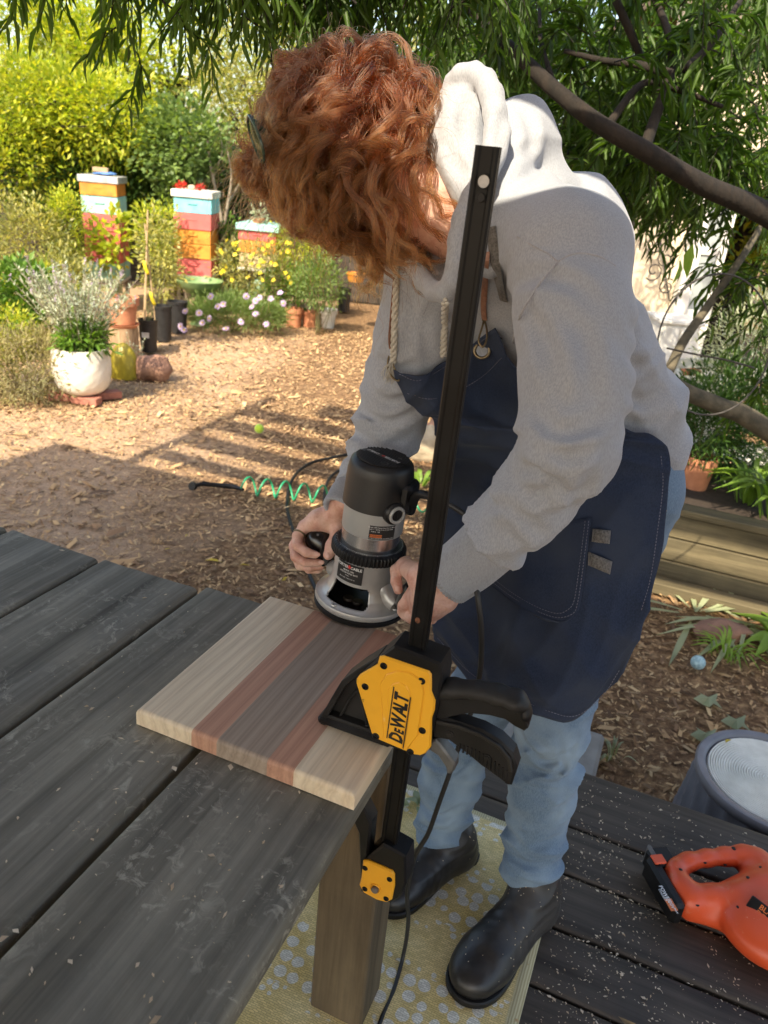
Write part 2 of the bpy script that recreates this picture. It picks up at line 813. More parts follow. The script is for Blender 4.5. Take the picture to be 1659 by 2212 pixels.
# ================================================================== THE SETTING
GZ = -0.30


def woodmat(name, c_dark, c_light, grain=28, along=1.4, rough=0.75, knots=True, bstr=0.35, extra=None, spec=0.3, kind='Object', wear=0.0, wearc=(.3, .3, .27), bdist=.0015):
    """weathered timber: grain runs along the object's local x"""
    m, t, b = _nt(name)
    info = t.nodes.new('ShaderNodeObjectInfo')
    tc = t.nodes.new('ShaderNodeTexCoord')
    add = t.nodes.new('ShaderNodeVectorMath')
    add.operation = 'ADD'
    mul = t.nodes.new('ShaderNodeVectorMath')
    mul.operation = 'SCALE'
    cmb = t.nodes.new('ShaderNodeCombineXYZ')
    for i in range(3):
        t.links.new(info.outputs['Random'], cmb.inputs[i])
    t.links.new(cmb.outputs[0], mul.inputs[0])
    mul.inputs['Scale'].default_value = 17.0
    t.links.new(tc.outputs[kind], add.inputs[0])
    t.links.new(mul.outputs[0], add.inputs[1])
    mp = t.nodes.new('ShaderNodeMapping')
    mp.inputs['Scale'].default_value = (along, grain, grain)
    t.links.new(add.outputs[0], mp.inputs[0])
    g1 = noise(t, mp.outputs[0], 1.0, 8, .62, .5)
    mp2 = t.nodes.new('ShaderNodeMapping')
    mp2.inputs['Scale'].default_value = (along * 3, grain * 6, grain * 6)
    t.links.new(add.outputs[0], mp2.inputs[0])
    g2 = noise(t, mp2.outputs[0], 1.0, 4, .6, .2)
    big = noise(t, add.outputs[0], 5.0, 6, .65, .3)
    c = ramp(t, g1, [(.28, c_dark), (.72, c_light)])
    c = mixc(t, .5, c, ramp(t, g2, [(.3, (.35,) * 3), (.75, (1.0,) * 3)]), 'MULTIPLY')
    c = mixc(t, .55, c, ramp(t, big, [(.3, (.55, .56, .58)), (.7, (1.25, 1.2, 1.1))]), 'MULTIPLY')
    if wear:
        sc_ = noise(t, add.outputs[0], 42.0, 8, .72, 1.2)
        sc2 = noise(t, add.outputs[0], 7.0, 3, .5, .8)
        w = math_(t, 'MULTIPLY', ramp(t, sc_, [(.53, (0, 0, 0)), (.62, (1, 1, 1))]), ramp(t, sc2, [(.45, (0, 0, 0)), (.62, (1, 1, 1))]))
        mps = t.nodes.new('ShaderNodeMapping')
        mps.inputs['Scale'].default_value = (9, 55, 30)
        mps.inputs['Rotation'].default_value = (0, 0, .7)
        t.links.new(add.outputs[0], mps.inputs[0])
        s3 = noise(t, mps.outputs[0], 1.0, 2, .4, 2.5)
        scr = ramp(t, s3, [(.485, (0, 0, 0)), (.5, (.8, .8, .8)), (.515, (0, 0, 0))])
        scr = math_(t, 'MULTIPLY', scr, ramp(t, big, [(.5, (0, 0, 0)), (.7, (.7, .7, .7))]))
        w = math_(t, 'MULTIPLY', math_(t, 'MAXIMUM', w, scr), wear)
        c = mixc(t, w, c, wearc)
    t.links.new(c, b.inputs['Base Color'])
    b.inputs['Specular IOR Level'].default_value = spec
    t.links.new(ramp(t, g1, [(.3, (rough + .1,) * 3), (.7, (rough - .1,) * 3)]), b.inputs['Roughness'])
    n1 = bump(t, None, g1, bstr, bdist)
    bump(t, b, g2, bstr * .6, bdist * .4, n1)
    return m


def plank(name, length, width, thick, m, parent, loc, rz, seed=0, wob=0.0025, n=14, kind_='world', cols=3):
    """a board: local x along the grain, top face slightly cupped, worn rounded edges"""
    r = np.random.default_rng(seed)
    xs = np.linspace(-length / 2, length / 2, n)
    prof = []
    hw, ht = width / 2, thick / 2
    e = min(.006, thick * .22)
    prof = [(-hw, -ht + e), (-hw, ht - e), (-hw + e * .6, ht - e * .25), (-hw + e * 1.6, ht)] + \
           [(hw * k, ht - .0006) for k in np.linspace(-.5, .5, cols)] + [(hw - e * 1.6, ht), (hw - e * .6, ht - e * .25), (hw, ht - e), (hw, -ht + e), (hw - e, -ht), (-hw + e, -ht)]
    prof = np.array(prof)
    k = len(prof)
    V = np.zeros((n, k, 3))
    w1 = np.interp(xs, np.linspace(-length / 2, length / 2, 9), r.normal(0, wob, 9))
    w2 = np.interp(xs, np.linspace(-length / 2, length / 2, 9), r.normal(0, wob, 9))
    for i, x in enumerate(xs):
        V[i, :, 0] = x
        V[i, :, 1] = prof[:, 0] + np.where(prof[:, 0] > 0, w1[i], w2[i])
        V[i, :, 2] = prof[:, 1] + r.normal(0, .0003, k)
    F = [(i * k + j, i * k + (j + 1) % k, (i + 1) * k + (j + 1) % k, (i + 1) * k + j) for i in range(n - 1) for j in range(k)]
    F.append(tuple(range(k)))
    F.append(tuple((n - 1) * k + j for j in range(k))[::-1])
    F = [f[::-1] for f in F]
    o = obj(name, (V.reshape(-1, 3), F), m, None, sharp=50)
    if parent is not None:
        o.parent = parent
        M = wmat(parent).inverted() @ Matrix.LocRotScale(Vector([float(v) for v in loc]), Matrix.Rotation(rz, 3, 'Z').to_quaternion(), None)
        o.location = M.to_translation()
        o.rotation_euler = M.to_euler()
    else:
        o.location = [float(v) for v in loc]
        o.rotation_euler = (0, 0, rz)
    return o


# ------------------------------------------------------------------ ground of bark mulch
def ground_mat():
    m, t, b = _nt('mulch_ground')
    co = coords(t, 'World')
    n1 = noise(t, co, 26, 8, .7, .6)
    n2 = noise(t, co, 1.1, 4, .6, .3)
    mp = coords(t, 'World', (14, 40, 10), (0, 0, .5))
    n3 = noise(t, mp, 1.0, 5, .7, 1.5)
    c = ramp(t, n1, [(.3, (.07, .043, .027)), (.5, (.22, .135, .075)), (.7, (.50, .33, .17))])
    c = mixc(t, .6, c, ramp(t, n3, [(.3, (.40, .37, .35)), (.7, (1.15, 1.1, 1.05))]), 'MULTIPLY')
    # paler, sandy shredded area on the left and the path
    sep = t.nodes.new('ShaderNodeSeparateXYZ')
    t.links.new(co, sep.inputs[0])
    sand = math_(t, 'SUBTRACT', math_(t, 'MULTIPLY', sep.outputs[0], -.9), .75)
    sand = math_(t, 'ADD', sand, math_(t, 'MULTIPLY', math_(t, 'SUBTRACT', n2, .5), 2.2))
    fac = ramp(t, sand, [(.0, (0, 0, 0)), (.7, (.75, .75, .75))])
    fine = noise(t, co, 75, 4, .7)
    c = mixc(t, fac, c, ramp(t, fine, [(.3, (.32, .215, .14)), (.65, (.58, .42, .28))]))
    t.links.new(c, b.inputs['Base Color'])
    b.inputs['Roughness'].default_value = .95
    b.inputs['Specular IOR Level'].default_value = .15
    p = bump(t, None, n1, .8, .012)
    bump(t, b, fine, .5, .004, p)
    return m


MG = ground_mat()
gx = np.concatenate([np.linspace(-60, -8, 8), np.linspace(-7.5, 5.5, 100), np.linspace(6, 60, 8)])
gy = np.concatenate([np.linspace(-40, -1, 6), np.linspace(-.5, 13, 110), np.linspace(14, 90, 10)])
gg = np.stack(np.meshgrid(gx, gy, indexing='ij'), -1).reshape(-1, 2)
q3 = np.column_stack([gg, np.zeros(len(gg))])
gz = GZ + .018 * nz3(q3, 1.3, 3) + .008 * nz3(q3, 5.1, 9) - .02
GV = np.column_stack([gg, gz])
struct('ground', (GV, grid_faces(len(gx), len(gy), True)), MG)

mchip = leafmat('bark_chip', [(.12, .075, .046), (.28, .17, .095), (.44, .28, .14), (.60, .40, .20), (.19, .12, .072), (.68, .49, .26)], trans=0.0, rough=.85, spec=.2)
CH = (np.array([[-.5, 0, 0], [-.2, .5, .02], [.5, .1, .0], [.25, -.5, .0], [0, 0, .22]]), [(0, 3, 4), (3, 2, 4), (2, 1, 4), (1, 0, 4)])


def chips(n, x0, x1, y0, y1, L, seed, power=1.0):
    r = np.random.default_rng(seed)
    x = r.uniform(x0, x1, n)
    y = y0 + (y1 - y0) * r.uniform(0, 1, n) ** power
    # keep clear of the deck
    q = np.column_stack([x, y, np.zeros(n)]) - TO
    keep = (q @ AD) > 1.16
    keep |= (q @ BD) < -1.5
    x, y = x[keep], y[keep]
    n = len(x)
    a = r.uniform(0, math.pi * 2, n)
    l = L * r.lognormal(0, .42, n)
    w = l * r.uniform(.16, .5, n)
    tv, tf = CH
    ti = r.normal(0, .25, (n, 2))
    ca, sa = np.cos(a), np.sin(a)
    X = tv[None, :, 0] * l[:, None]
    Y = tv[None, :, 1] * w[:, None]
    Z = tv[None, :, 2] * w[:, None] + X * ti[:, :1] + Y * ti[:, 1:]
    V = np.stack([x[:, None] + X * ca[:, None] - Y * sa[:, None], y[:, None] + X * sa[:, None] + Y * ca[:, None],
                  GZ - .012 + r.uniform(0, .016, n)[:, None] + Z + .018 * nz3(np.column_stack([x, y, 0 * x]), 1.3, 3)[:, None]], -1).reshape(-1, 3)
    F = (np.arange(n)[:, None, None] * 5 + np.array(tf)[None]).reshape(-1, 3)
    return V, F


obj('mulch', merge_arr([chips(62000, -3.2, 3.0, 1.3, 6.2, .021, 1), chips(5000, -3.2, 3.0, 1.3, 6.2, .045, 3), chips(34000, -4.6, 2.6, 5.0, 9.2, .032, 2, .8)]), mchip, smooth=False, sharp=None,
    label='loose brown bark chips covering the garden ground', cat='mulch', kind='stuff')

# ------------------------------------------------------------------ deck of dark boards
MDECK = woodmat('deck_wood', (.036, .029, .023), (.115, .092, .070), 34, 1.6, .62, bstr=.45, spec=.45)
deck = thing('deck', None, None, T(0, 0, 0), RZT)
deck['kind'] = 'structure'
ue = [1.125, .902, .747, .592, .437, .282, .127, -.028, -.183, -.338, -.493, -.648, -.803, -.958, -1.113, -1.268, -1.423, -1.578]
for i in range(len(ue) - 1):
    w = ue[i] - ue[i + 1] - .007
    plank('plank', 5.2, w, .032, MDECK, deck, T((ue[i] + ue[i + 1]) / 2, .9, -.0165), RZT, 40 + i, .0012, 24)
obj('fascia', cbox(5.2, .03, .16, .003, M=mat4(np.stack([BD, AD, [0, 0, 1]], 1), T(1.105, .9, -.115))), MDECK, deck)
obj('fascia', cbox(.03, 2.7, .16, .003, M=mat4(np.stack([BD, AD, [0, 0, 1]], 1), T(-.25, -1.68, -.115))), MDECK, deck)
for uu in (.8, 0, -.8):
    obj('joist', cbox(5.1, .05, .1, .003, M=mat4(np.stack([BD, AD, [0, 0, 1]], 1), T(uu, .9, -.085))), MDECK, deck)

# stone slab beyond the deck
MSLAB = mat('slab_stone', (.30, .29, .26), (.21, .20, .18), 9, .9, bs=60, bstr=.4, bdist=.003)
BT = np.stack([BD, AD, [0, 0, 1]], 1)
sc_ = T(1.40, .11, GZ + .16)
obj('paving_slab', cbox(.36, .46, .07, .012, M=mat4(BT, T(1.40, .11, GZ + .03))), MSLAB, at=T(1.40, .11, GZ),
    label='grey stone slab lying on the mulch beyond the deck edge', cat='slab')

# ------------------------------------------------------------------ unseen pergola: slats from ground stripes, board roof and slot added to shape light
MROOF = woodmat('roof_wood', (.10, .07, .045), (.22, .16, .11), 20, 1.2, .8)
ZR = 2.62
SH = -SUN_DIR / math.tan(SUN_EL) / math.cos(SUN_EL)      # horizontal travel of a shadow per metre of height
SH[2] = 0


def src(p, z=ZR):
    p = np.asarray(p, float)
    q = p - SH * (z - p[2])
    q[2] = z
    return q


def ab(p):
    q = np.asarray(p) - TO
    return float(q @ AD), float(q @ BD)


roof = thing('pergola', 'unseen wooden pergola with open slats and a board roof added to shade the deck', 'pergola', T(-1.2, -.6, 0), RZT)
stripes = [ab(src((G(*p, GZ) + G(*q, GZ)) / 2))[0] for p, q in
           [((574, 876), (731, 913)), ((514, 898), (757, 962)), ((447, 928), (690, 991)), ((399, 965), (731, 1051)), ((354, 1003), (496, 1040))]]
ends = ab(src(G(430, 930, GZ)))[1]
pat = [ab(src(p)) for p in (P(740, 190, 1.02), P(960, 270, 1.1), P(1040, 240, 1.12), P(1120, 400, 1.10), P(1210, 470, 1.03), P(1290, 530, 1.05), P(1200, 400, 1.22), P(1300, 500, 1.27), P(1360, 560, 1.33))]


def rboard(u0, u1, v0, v1, name='shade_board'):
    return obj(name, cbox(v1 - v0, u1 - u0, .03, .003, M=mat4(BT, T((u0 + u1) / 2, (v0 + v1) / 2, ZR))), MROOF, roof, kind='structure')


SLOTA = min(p[0] for p in pat)
SLOTB = max(p[0] for p in pat)
SLOTV0 = min(p[1] for p in pat)
SLOTV1 = max(p[1] for p in pat)
print('slot', SLOTA, SLOTB, SLOTV0, SLOTV1, 'stripes', stripes, 'ends', ends, pat)
LEFT = ab(src(G(250, 960, GZ)))[1] - .35
near = stripes[-1] - .08
u = near
while u > -4.6:
    u0 = u - .25
    if u0 < SLOTB and u > SLOTA:
        # this board is interrupted where the sun patch falls
        pass
    rng_ok = [(LEFT - .9 if u < near - .6 else LEFT, 3.4)]
    for v0, v1 in rng_ok:
        a0, a1 = max(u0, SLOTA), min(u, SLOTB)
        if a1 > a0:
            rboard(u0, u - .002, v0, SLOTV0 - .05)
            rboard(u0, u - .002, SLOTV1 + .03, v1)
            if u0 < SLOTA:
                rboard(u0, SLOTA, SLOTV0 - .049, SLOTV1 + .029)
            if u > SLOTB:
                rboard(SLOTB, u - .002, SLOTV0 - .049, SLOTV1 + .029)
        else:
            rboard(u0, u - .002, v0, v1)
    u = u0
for i in range(4):
    a, b_ = stripes[i + 1] + .088, stripes[i] - .088
    obj('slat', cbox(3.4 - ends, b_ - a, .035, .003, M=mat4(BT, T((a + b_) / 2, (ends + 3.4) / 2 + .1 * (i % 2) - .05, ZR))), MROOF, roof)
obj('slat', cbox(2.6, .30, .035, .003, M=mat4(BT, T(stripes[0] + .2, ends + .45 + 1.3, ZR))), MROOF, roof)
for vv in (ends - .02, 3.2):
    obj('beam', cbox(.09, 6.3, .14, .004, M=mat4(BT, T(-1.45, vv, ZR + .09))), MROOF, roof)
for uu, vv in ((-4.2, 3.2), (-4.2, ends - .02), (1.6, 3.2)):
    obj('post', cbox(.1, .1, ZR - .02 - GZ, .004, M=mat4(BT, T(uu, vv, (ZR - .02 + GZ) / 2))), MROOF, roof)

# ------------------------------------------------------------------ garden fence far behind
MF = woodmat('fence_wood', (.035, .027, .022), (.10, .080, .065), 16, .8, .9)
fence = thing('fence', 'weathered dark wooden board fence behind the beehives', 'fence', (-3, 11.4, GZ))
for i in range(64):
    x = -8.2 + i * .152
    h = 1.95 + .02 * math.sin(i * 2.1)
    o = obj('board', cbox(.02, .142, h, .003, M=mat4(np.array([[0, 1, 0], [1, 0, 0], [0, 0, 1]]).T, (x, 11.4 + .004 * (i % 3), GZ + h / 2))), MF, fence)
for zz in (.3, 1.2, 1.75):
    obj('rail', cbox(9.8, .04, .09, .003, at=(-3.4, 11.45, GZ + zz)), MF, fence)
# side fence on the left
fence2 = thing('side_fence', 'dark wooden fence hidden behind shrubs at the left', 'fence', (-6.6, 7, GZ))
for i in range(34):
    y = 4.8 + i * .152
    obj('board', cbox(.02, .142, 1.9, .003, at=(-6.8, y, GZ + .95)), MF, fence2)

# ================================================================== TABLE
MTAB = woodmat('table_wood', (.135, .124, .098), (.39, .365, .295), 22, 1.1, .66, bstr=.55, wear=.7, wearc=(.46, .43, .34), spec=.18, bdist=.001)
table = thing('outdoor_table', 'weathered dark grey plank table holding the cutting board and clamp', 'table', T(.24, -.075, 0), RZT)
tv = [0.0, -.2405, -.484, -.711, -.952, -1.19]
tends = [.3505, .3560, .3460, .3420, .3400]
for i in range(5):
    w = tv[i] - tv[i + 1] - .008
    o = plank('plank', 2.0 + tends[i], w, .038, MTAB, table, T((tends[i] - 2.0) / 2, (tv[i] + tv[i + 1]) / 2 - (0 if i else -.004), TZ - .019), RZT + math.pi / 2, 70 + i, .0010, 60, cols=5)
    # gently bowed far end
    me = o.data
    for v in me.vertices:
        if v.co.x > (2.0 + tends[i]) / 2 - .001:
            v.co.x += .004 * math.sin(v.co.y * 9 + i * 2) + .001 * math.sin(v.co.y * 70)
MLEG = woodmat('leg_wood', (.07, .050, .030), (.19, .145, .09), 18, 1.2, .7, bstr=.3, spec=.35)


def zpost(name, sx, sy, z0, z1, at, m, parent):
    """upright post whose grain (local x) is vertical"""
    me_v, f = cbox(z1 - z0, sy, sx, .004)
    o = obj(name, (me_v, f), m, None)
    o.parent = parent
    Mw = np.eye(4)
    Mw[:3, 0] = [0, 0, 1]
    Mw[:3, 1] = AD
    Mw[:3, 2] = np.cross([0, 0, 1], AD)
    Mw[:3, 3] = [at[0], at[1], (z0 + z1) / 2]
    L = wmat(parent).inverted() @ Matrix(Mw.tolist())
    o.location = L.to_translation()
    o.rotation_euler = L.to_euler()
    return o


zpost('leg', .108, .095, 0.008, TZ - .039, T(.238, -.075), MLEG, table)
zpost('leg', .108, .095, 0.008, TZ - .039, T(-1.75, -.075), MLEG, table)
zpost('leg', .108, .095, 0.008, TZ - .039, T(.238, -1.11), MLEG, table)
zpost('leg', .108, .095, 0.008, TZ - .039, T(-1.75, -1.11), MLEG, table)
obj('rail', cbox(.93, .035, .09, .003, M=mat4(BT, T(.238, -.592, TZ - .085))), MLEG, table)

# fine wood shavings -------------------------------------------------
MSH = leafmat('wood_shaving', [(.62, .50, .36), (.74, .64, .50), (.52, .38, .25), (.80, .72, .58)], trans=.15, rough=.8, spec=.1)
FL = (np.array([[-.5, -.12, .0], [-.1, -.5, .12], [.5, .0, .0], [.05, .45, .2]]), [(0, 1, 3), (1, 2, 3)])


def flakes(pts, size, seed, nrm_=None):
    r = np.random.default_rng(seed)
    n = len(pts)
    a = r.uniform(0, 6.283, n)
    s = size * np.minimum(r.lognormal(0, .55, n), 3.2)
    tv_, tf = FL
    asp = r.uniform(.25, .7, n)
    ca, sa = np.cos(a), np.sin(a)
    X = tv_[None, :, 0] * s[:, None]
    Y = tv_[None, :, 1] * (s * asp)[:, None]
    Z = tv_[None, :, 2] * (s * asp)[:, None] + .0005
    V = np.stack([pts[:, 0, None] + X * ca[:, None] - Y * sa[:, None], pts[:, 1, None] + X * sa[:, None] + Y * ca[:, None], pts[:, 2, None] + Z], -1).reshape(-1, 3)
    F = (np.arange(n)[:, None, None] * 4 + np.array(tf)[None]).reshape(-1, 3)
    return V, F


def uvpts(u, v, z):
    return TO[None] + AD[None] * np.asarray(u)[:, None] + BD[None] * np.asarray(v)[:, None] + np.stack([0 * np.asarray(u), 0 * np.asarray(u), np.broadcast_to(z, np.shape(u))], 1)


r = np.random.default_rng(5)
n = 420
u = r.uniform(-.75, .34, n)
v = -np.abs(r.normal(0, .30, n))
v = np.where(v < -1.1, -.2, v)
gapd = np.min(np.abs(v[:, None] - np.array(tv)[None]), 1)
onb = (v > -.345) & (u > -.01)
k = (gapd > .012) & ~onb
v2 = []
obj('table_shavings', merge_arr([flakes(uvpts(u[k], v[k], TZ + .0005), .0030, 6), flakes(uvpts(u[k][:70], v[k][:70] * .9, TZ + .0005), .0065, 61)]), MSH, smooth=False, sharp=None,
    label='pale wood shavings scattered on the grey table top', cat='wood shavings', kind='stuff')
n = 7500
cu = r.normal(.42, .45, n)
cv = r.normal(.38, .30, n) + .1 * r.normal(size=n)
clump = nz3(np.column_stack([cu, cv, 0 * cu]), 9, 4)
seam = np.array(ue)
du = cu[:, None] - seam[None]
nearest = np.argmin(np.abs(du), 1)
tos = r.uniform(size=n) < .22
cu = np.where(tos, seam[nearest] + r.normal(-.008, .007, n), cu)
kk = (cu < 1.10) & (cv > .265) & ((clump > -.25) | tos) & (np.abs(cu - seam[nearest]) > .004)
obj('deck_shavings', flakes(uvpts(cu[kk], cv[kk], .0005), .0038, 8), MSH, smooth=False, sharp=None,
    label='pale wood shavings scattered over the dark deck boards', cat='wood shavings', kind='stuff')

# ================================================================== RUG
def rug_mat():
    m, t, b = _nt('woven_rug')
    tc = t.nodes.new('ShaderNodeTexCoord')
    co = tc.outputs['Object']
    sep = t.nodes.new('ShaderNodeSeparateXYZ')
    t.links.new(co, sep.inputs[0])
    base = coords(t, 'Object', (1, 1, 1))
    wob = t.nodes.new('ShaderNodeTexNoise')
    wob.inputs['Scale'].default_value = 60
    t.links.new(base, wob.inputs['Vector'])
    vm = t.nodes.new('ShaderNodeVectorMath')
    vm.operation = 'MULTIPLY_ADD'
    t.links.new(wob.outputs['Color'], vm.inputs[0])
    vm.inputs[1].default_value = (.006, .006, 0)
    t.links.new(base, vm.inputs[2])

    def spots(scale, thr):
        v = t.nodes.new('ShaderNodeTexVoronoi')
        v.inputs['Scale'].default_value = scale
        v.inputs['Randomness'].default_value = .55
        t.links.new(vm.outputs[0], v.inputs['Vector'])
        return ramp(t, v.outputs['Distance'], [(thr, (1, 1, 1)), (thr + .03, (0, 0, 0))])
    big = spots(28, .36)
    small = spots(50, .35)
    band = t.nodes.new('ShaderNodeTexWave')
    band.wave_type = 'RINGS'
    band.inputs['Scale'].default_value = 1.1
    band.inputs['Distortion'].default_value = 3.5
    band.inputs['Detail'].default_value = 1
    t.links.new(base, band.inputs['Vector'])
    bsel = ramp(t, band.outputs['Fac'], [(.48, (0, 0, 0)), (.52, (1, 1, 1))])
    plain = ramp(t, band.outputs['Fac'], [(.14, (0, 0, 0)), (.17, (1, 1, 1))])
    s_ = mixc(t, bsel, small, big)
    s_ = math_(t, 'MULTIPLY', s_, plain)
    # weave
    br = t.nodes.new('ShaderNodeTexBrick')
    br.inputs['Scale'].default_value = 1
    br.inputs['Brick Width'].default_value = .011
    br.inputs['Row Height'].default_value = .0042
    br.inputs['Mortar Size'].default_value = .0007
    br.inputs['Mortar Smooth'].default_value = .8
    br.inputs['Color1'].default_value = (1, 1, 1, 1)
    br.inputs['Color2'].default_value = (.62, .6, .55, 1)
    br.inputs['Mortar'].default_value = (.12, .1, .06, 1)
    t.links.new(vm.outputs[0], br.inputs['Vector'])
    nz = noise(t, base, 9, 5, .6)
    yel = ramp(t, nz, [(.3, (.72, .54, .20)), (.7, (.92, .76, .40))])
    wht = ramp(t, nz, [(.3, (.78, .75, .66)), (.7, (.92, .89, .80))])
    c = mixc(t, s_, yel, wht)
    c = mixc(t, .6, c, br.outputs['Color'], 'MULTIPLY')
    edge = ramp(t, math_(t, 'ADD', sep.outputs[0], .5), [(.0, (0, 0, 0)), (1, (1, 1, 1))])
    # pale bound edge: local x close to the right hem
    hem = ramp(t, math_(t, 'SUBTRACT', sep.outputs[0], RUGHW - .028), [(.0, (0, 0, 0)), (.006, (1, 1, 1))])
    hem2 = ramp(t, math_(t, 'SUBTRACT', sep.outputs[1], RUGHL - .02), [(.0, (0, 0, 0)), (.006, (1, 1, 1))])
    h = math_(t, 'MAXIMUM', hem, hem2)
    wv = t.nodes.new('ShaderNodeTexWave')
    wv.bands_direction = 'X'
    wv.inputs['Scale'].default_value = 55
    wv.inputs['Distortion'].default_value = 1.5
    t.links.new(base, wv.inputs['Vector'])
    hemc = mixc(t, .6, (.52, .47, .30), ramp(t, wv.outputs['Fac'], [(.2, (.5, .45, .3)), (.8, (1, 1, 1))]), 'MULTIPLY')
    c = mixc(t, h, c, hemc)
    t.links.new(c, b.inputs['Base Color'])
    b.inputs['Roughness'].default_value = .85
    b.inputs['Specular IOR Level'].default_value = .25
    p = bump(t, None, br.outputs['Fac'], -.8, .0018)
    bump(t, b, noise(t, base, 420, 3), .4, .0012, p)
    return m


RUGHW, RUGHL = .62, 1.25
rg = np.zeros((100, 60, 3))
yy = np.linspace(-RUGHL, RUGHL, 100)
xx = np.linspace(-RUGHW, RUGHW, 60)
rg[..., 0] = xx[None]
rg[..., 1] = yy[:, None]
q_ = rg.reshape(-1, 3)
rg[..., 2] = (.0075 + .0018 * nz3(q_, 4, 2) + .0005 * nz3(q_, 40, 2)).reshape(100, 60)
V, F = sheet(rg, .005, flip=False)
nup = np.cross(rg[1, 0] - rg[0, 0], rg[0, 1] - rg[0, 0])[2]
if nup < 0:
    F = [f[::-1] for f in F]
rugo = obj('rug', (V, F), rug_mat(), label='yellow woven rug with white pebble pattern on the deck', cat='rug', sharp=None)
rugo.location = [float(x) for x in T(.823 - RUGHL, .252 - RUGHW, 0)]
rugo.rotation_euler = (0, 0, RZT)
n = 3600
cu = r.uniform(-.5, .82, n)
cv = .25 - np.abs(r.normal(0, .30, n))
MSH2 = leafmat('rug_shaving', [(.62, .50, .30), (.66, .52, .28), (.52, .38, .2), (.72, .62, .42)], trans=.15, rough=.8, spec=.1)
obj('rug_shavings', flakes(uvpts(cu, cv, .0102), .0050, 9), MSH2, smooth=False, sharp=None,
    label='fine pale wood shavings strewn on the yellow rug', cat='wood shavings', kind='stuff')

# ================================================================== CUTTING BOARD
def strip_mat(name, c1, c2, c3, grain=26, wave=7.0, endc=None):
    m, t, b = _nt(name)
    co = coords(t, 'Object', (grain, 1.2, grain))
    co2 = coords(t, 'Object', (grain * 8, 7, grain * 3))
    info = noise(t, co, 1.0, 4, .55, wave * .3)
    g2 = noise(t, co2, 1.0, 4, .7, .2)
    w = t.nodes.new('ShaderNodeTexWave')
    w.wave_type = 'BANDS'
    w.bands_direction = 'X'
    w.inputs['Scale'].default_value = 1.2
    w.inputs['Distortion'].default_value = 5
    w.inputs['Detail'].default_value = 3
    w.inputs['Detail Scale'].default_value = .7
    t.links.new(coords(t, 'Object', (14, 2.2, 40)), w.inputs['Vector'])
    c = ramp(t, info, [(.3, c2), (.7, c1)])
    c = mixc(t, ramp(t, w.outputs['Fac'], [(.0, (.0, .0, .0)), (.12, (.0,) * 3), (.2, (.0,) * 3), (.9, (.55,) * 3), (1, (.2,) * 3)]), c, c3)
    c = mixc(t, .3, c, ramp(t, g2, [(.35, (.6,) * 3), (.6, (1.05,) * 3)]), 'MULTIPLY')
    t.links.new(c, b.inputs['Base Color'])
    b.inputs['Roughness'].default_value = .62
    b.inputs['Specular IOR Level'].default_value = .3
    bump(t, b, g2, .2, .0004)
    return m


MAPLE = strip_mat('maple', (.80, .665, .48), (.73, .585, .40), (.62, .47, .31), 18)
PADAUK = strip_mat('padauk', (.58, .33, .215), (.49, .265, .175), (.38, .19, .125), 45)
WALNUT = strip_mat('walnut', (.42, .33, .25), (.34, .262, .195), (.25, .185, .135), 40)
BTH = .027
board = thing('cutting_board', 'striped maple, red and walnut wood cutting board clamped on the table end', 'cutting board', T(.175, -.17, TZ), RZT)
U0, U1 = -.006, .356
rr_ = .007
sv = [-.338, -.2455, -.205, -.1270, -.0875, 0.0]
for i, (mm, nm) in enumerate(((MAPLE, 'strip'), (PADAUK, 'strip'), (WALNUT, 'strip'), (PADAUK, 'strip'), (MAPLE, 'strip'))):
    v0, v1 = sv[i], sv[i + 1]
    # cross-section in u with rounded rim, swept in v; outer strips rounded on their outer side too
    pr = [(U0, .001), (U0 + .0005, BTH - rr_)] + [(U0 + rr_ - rr_ * math.cos(a), BTH - rr_ + rr_ * math.sin(a)) for a in np.linspace(.3, math.pi / 2, 4)] + \
         [(U1 - rr_ + rr_ * math.sin(a), BTH - rr_ + rr_ * math.cos(a)) for a in np.linspace(0, 1.3, 4)] + [(U1, BTH - rr_), (U1, .001)]
    pr = np.array(pr)
    vs = [v0, v1]
    if i == 0:
        vs = [v0, v0 + .0015, v0 + .004, v0 + rr_, v1]
    if i == 4:
        vs = [v0, v1 - rr_, v1 - .004, v1 - .0015, v1]
    V = []
    for vv in vs:
        d = (vv - v0) if i == 0 else (v1 - vv) if i == 4 else 1
        z = pr[:, 1].copy()
        uu = pr[:, 0].copy()
        if d < rr_:
            top = BTH - rr_ + math.sqrt(max(0, rr_ ** 2 - (rr_ - d) ** 2))
            z = np.minimum(z, top)
        if i in (0, 4) and d < rr_:
            cc_ = rr_ - math.sqrt(max(0, rr_ ** 2 - (rr_ - d) ** 2))
        for a_, b_ in zip(uu, z):
            V.append(T(a_, vv, TZ + b_))
    k = len(pr)
    F = [(a * k + j, (a + 1) * k + j, (a + 1) * k + (j + 1) % k, a * k + (j + 1) % k) for a in range(len(vs) - 1) for j in range(k)]
    F += [tuple(range(k)), tuple((len(vs) - 1) * k + j for j in range(k))[::-1]]
    lab = [None, 'reddish strip nearer the middle left', None, None, None][i] if False else None
    obj(nm, (np.array(V), F), mm, board, sharp=40)

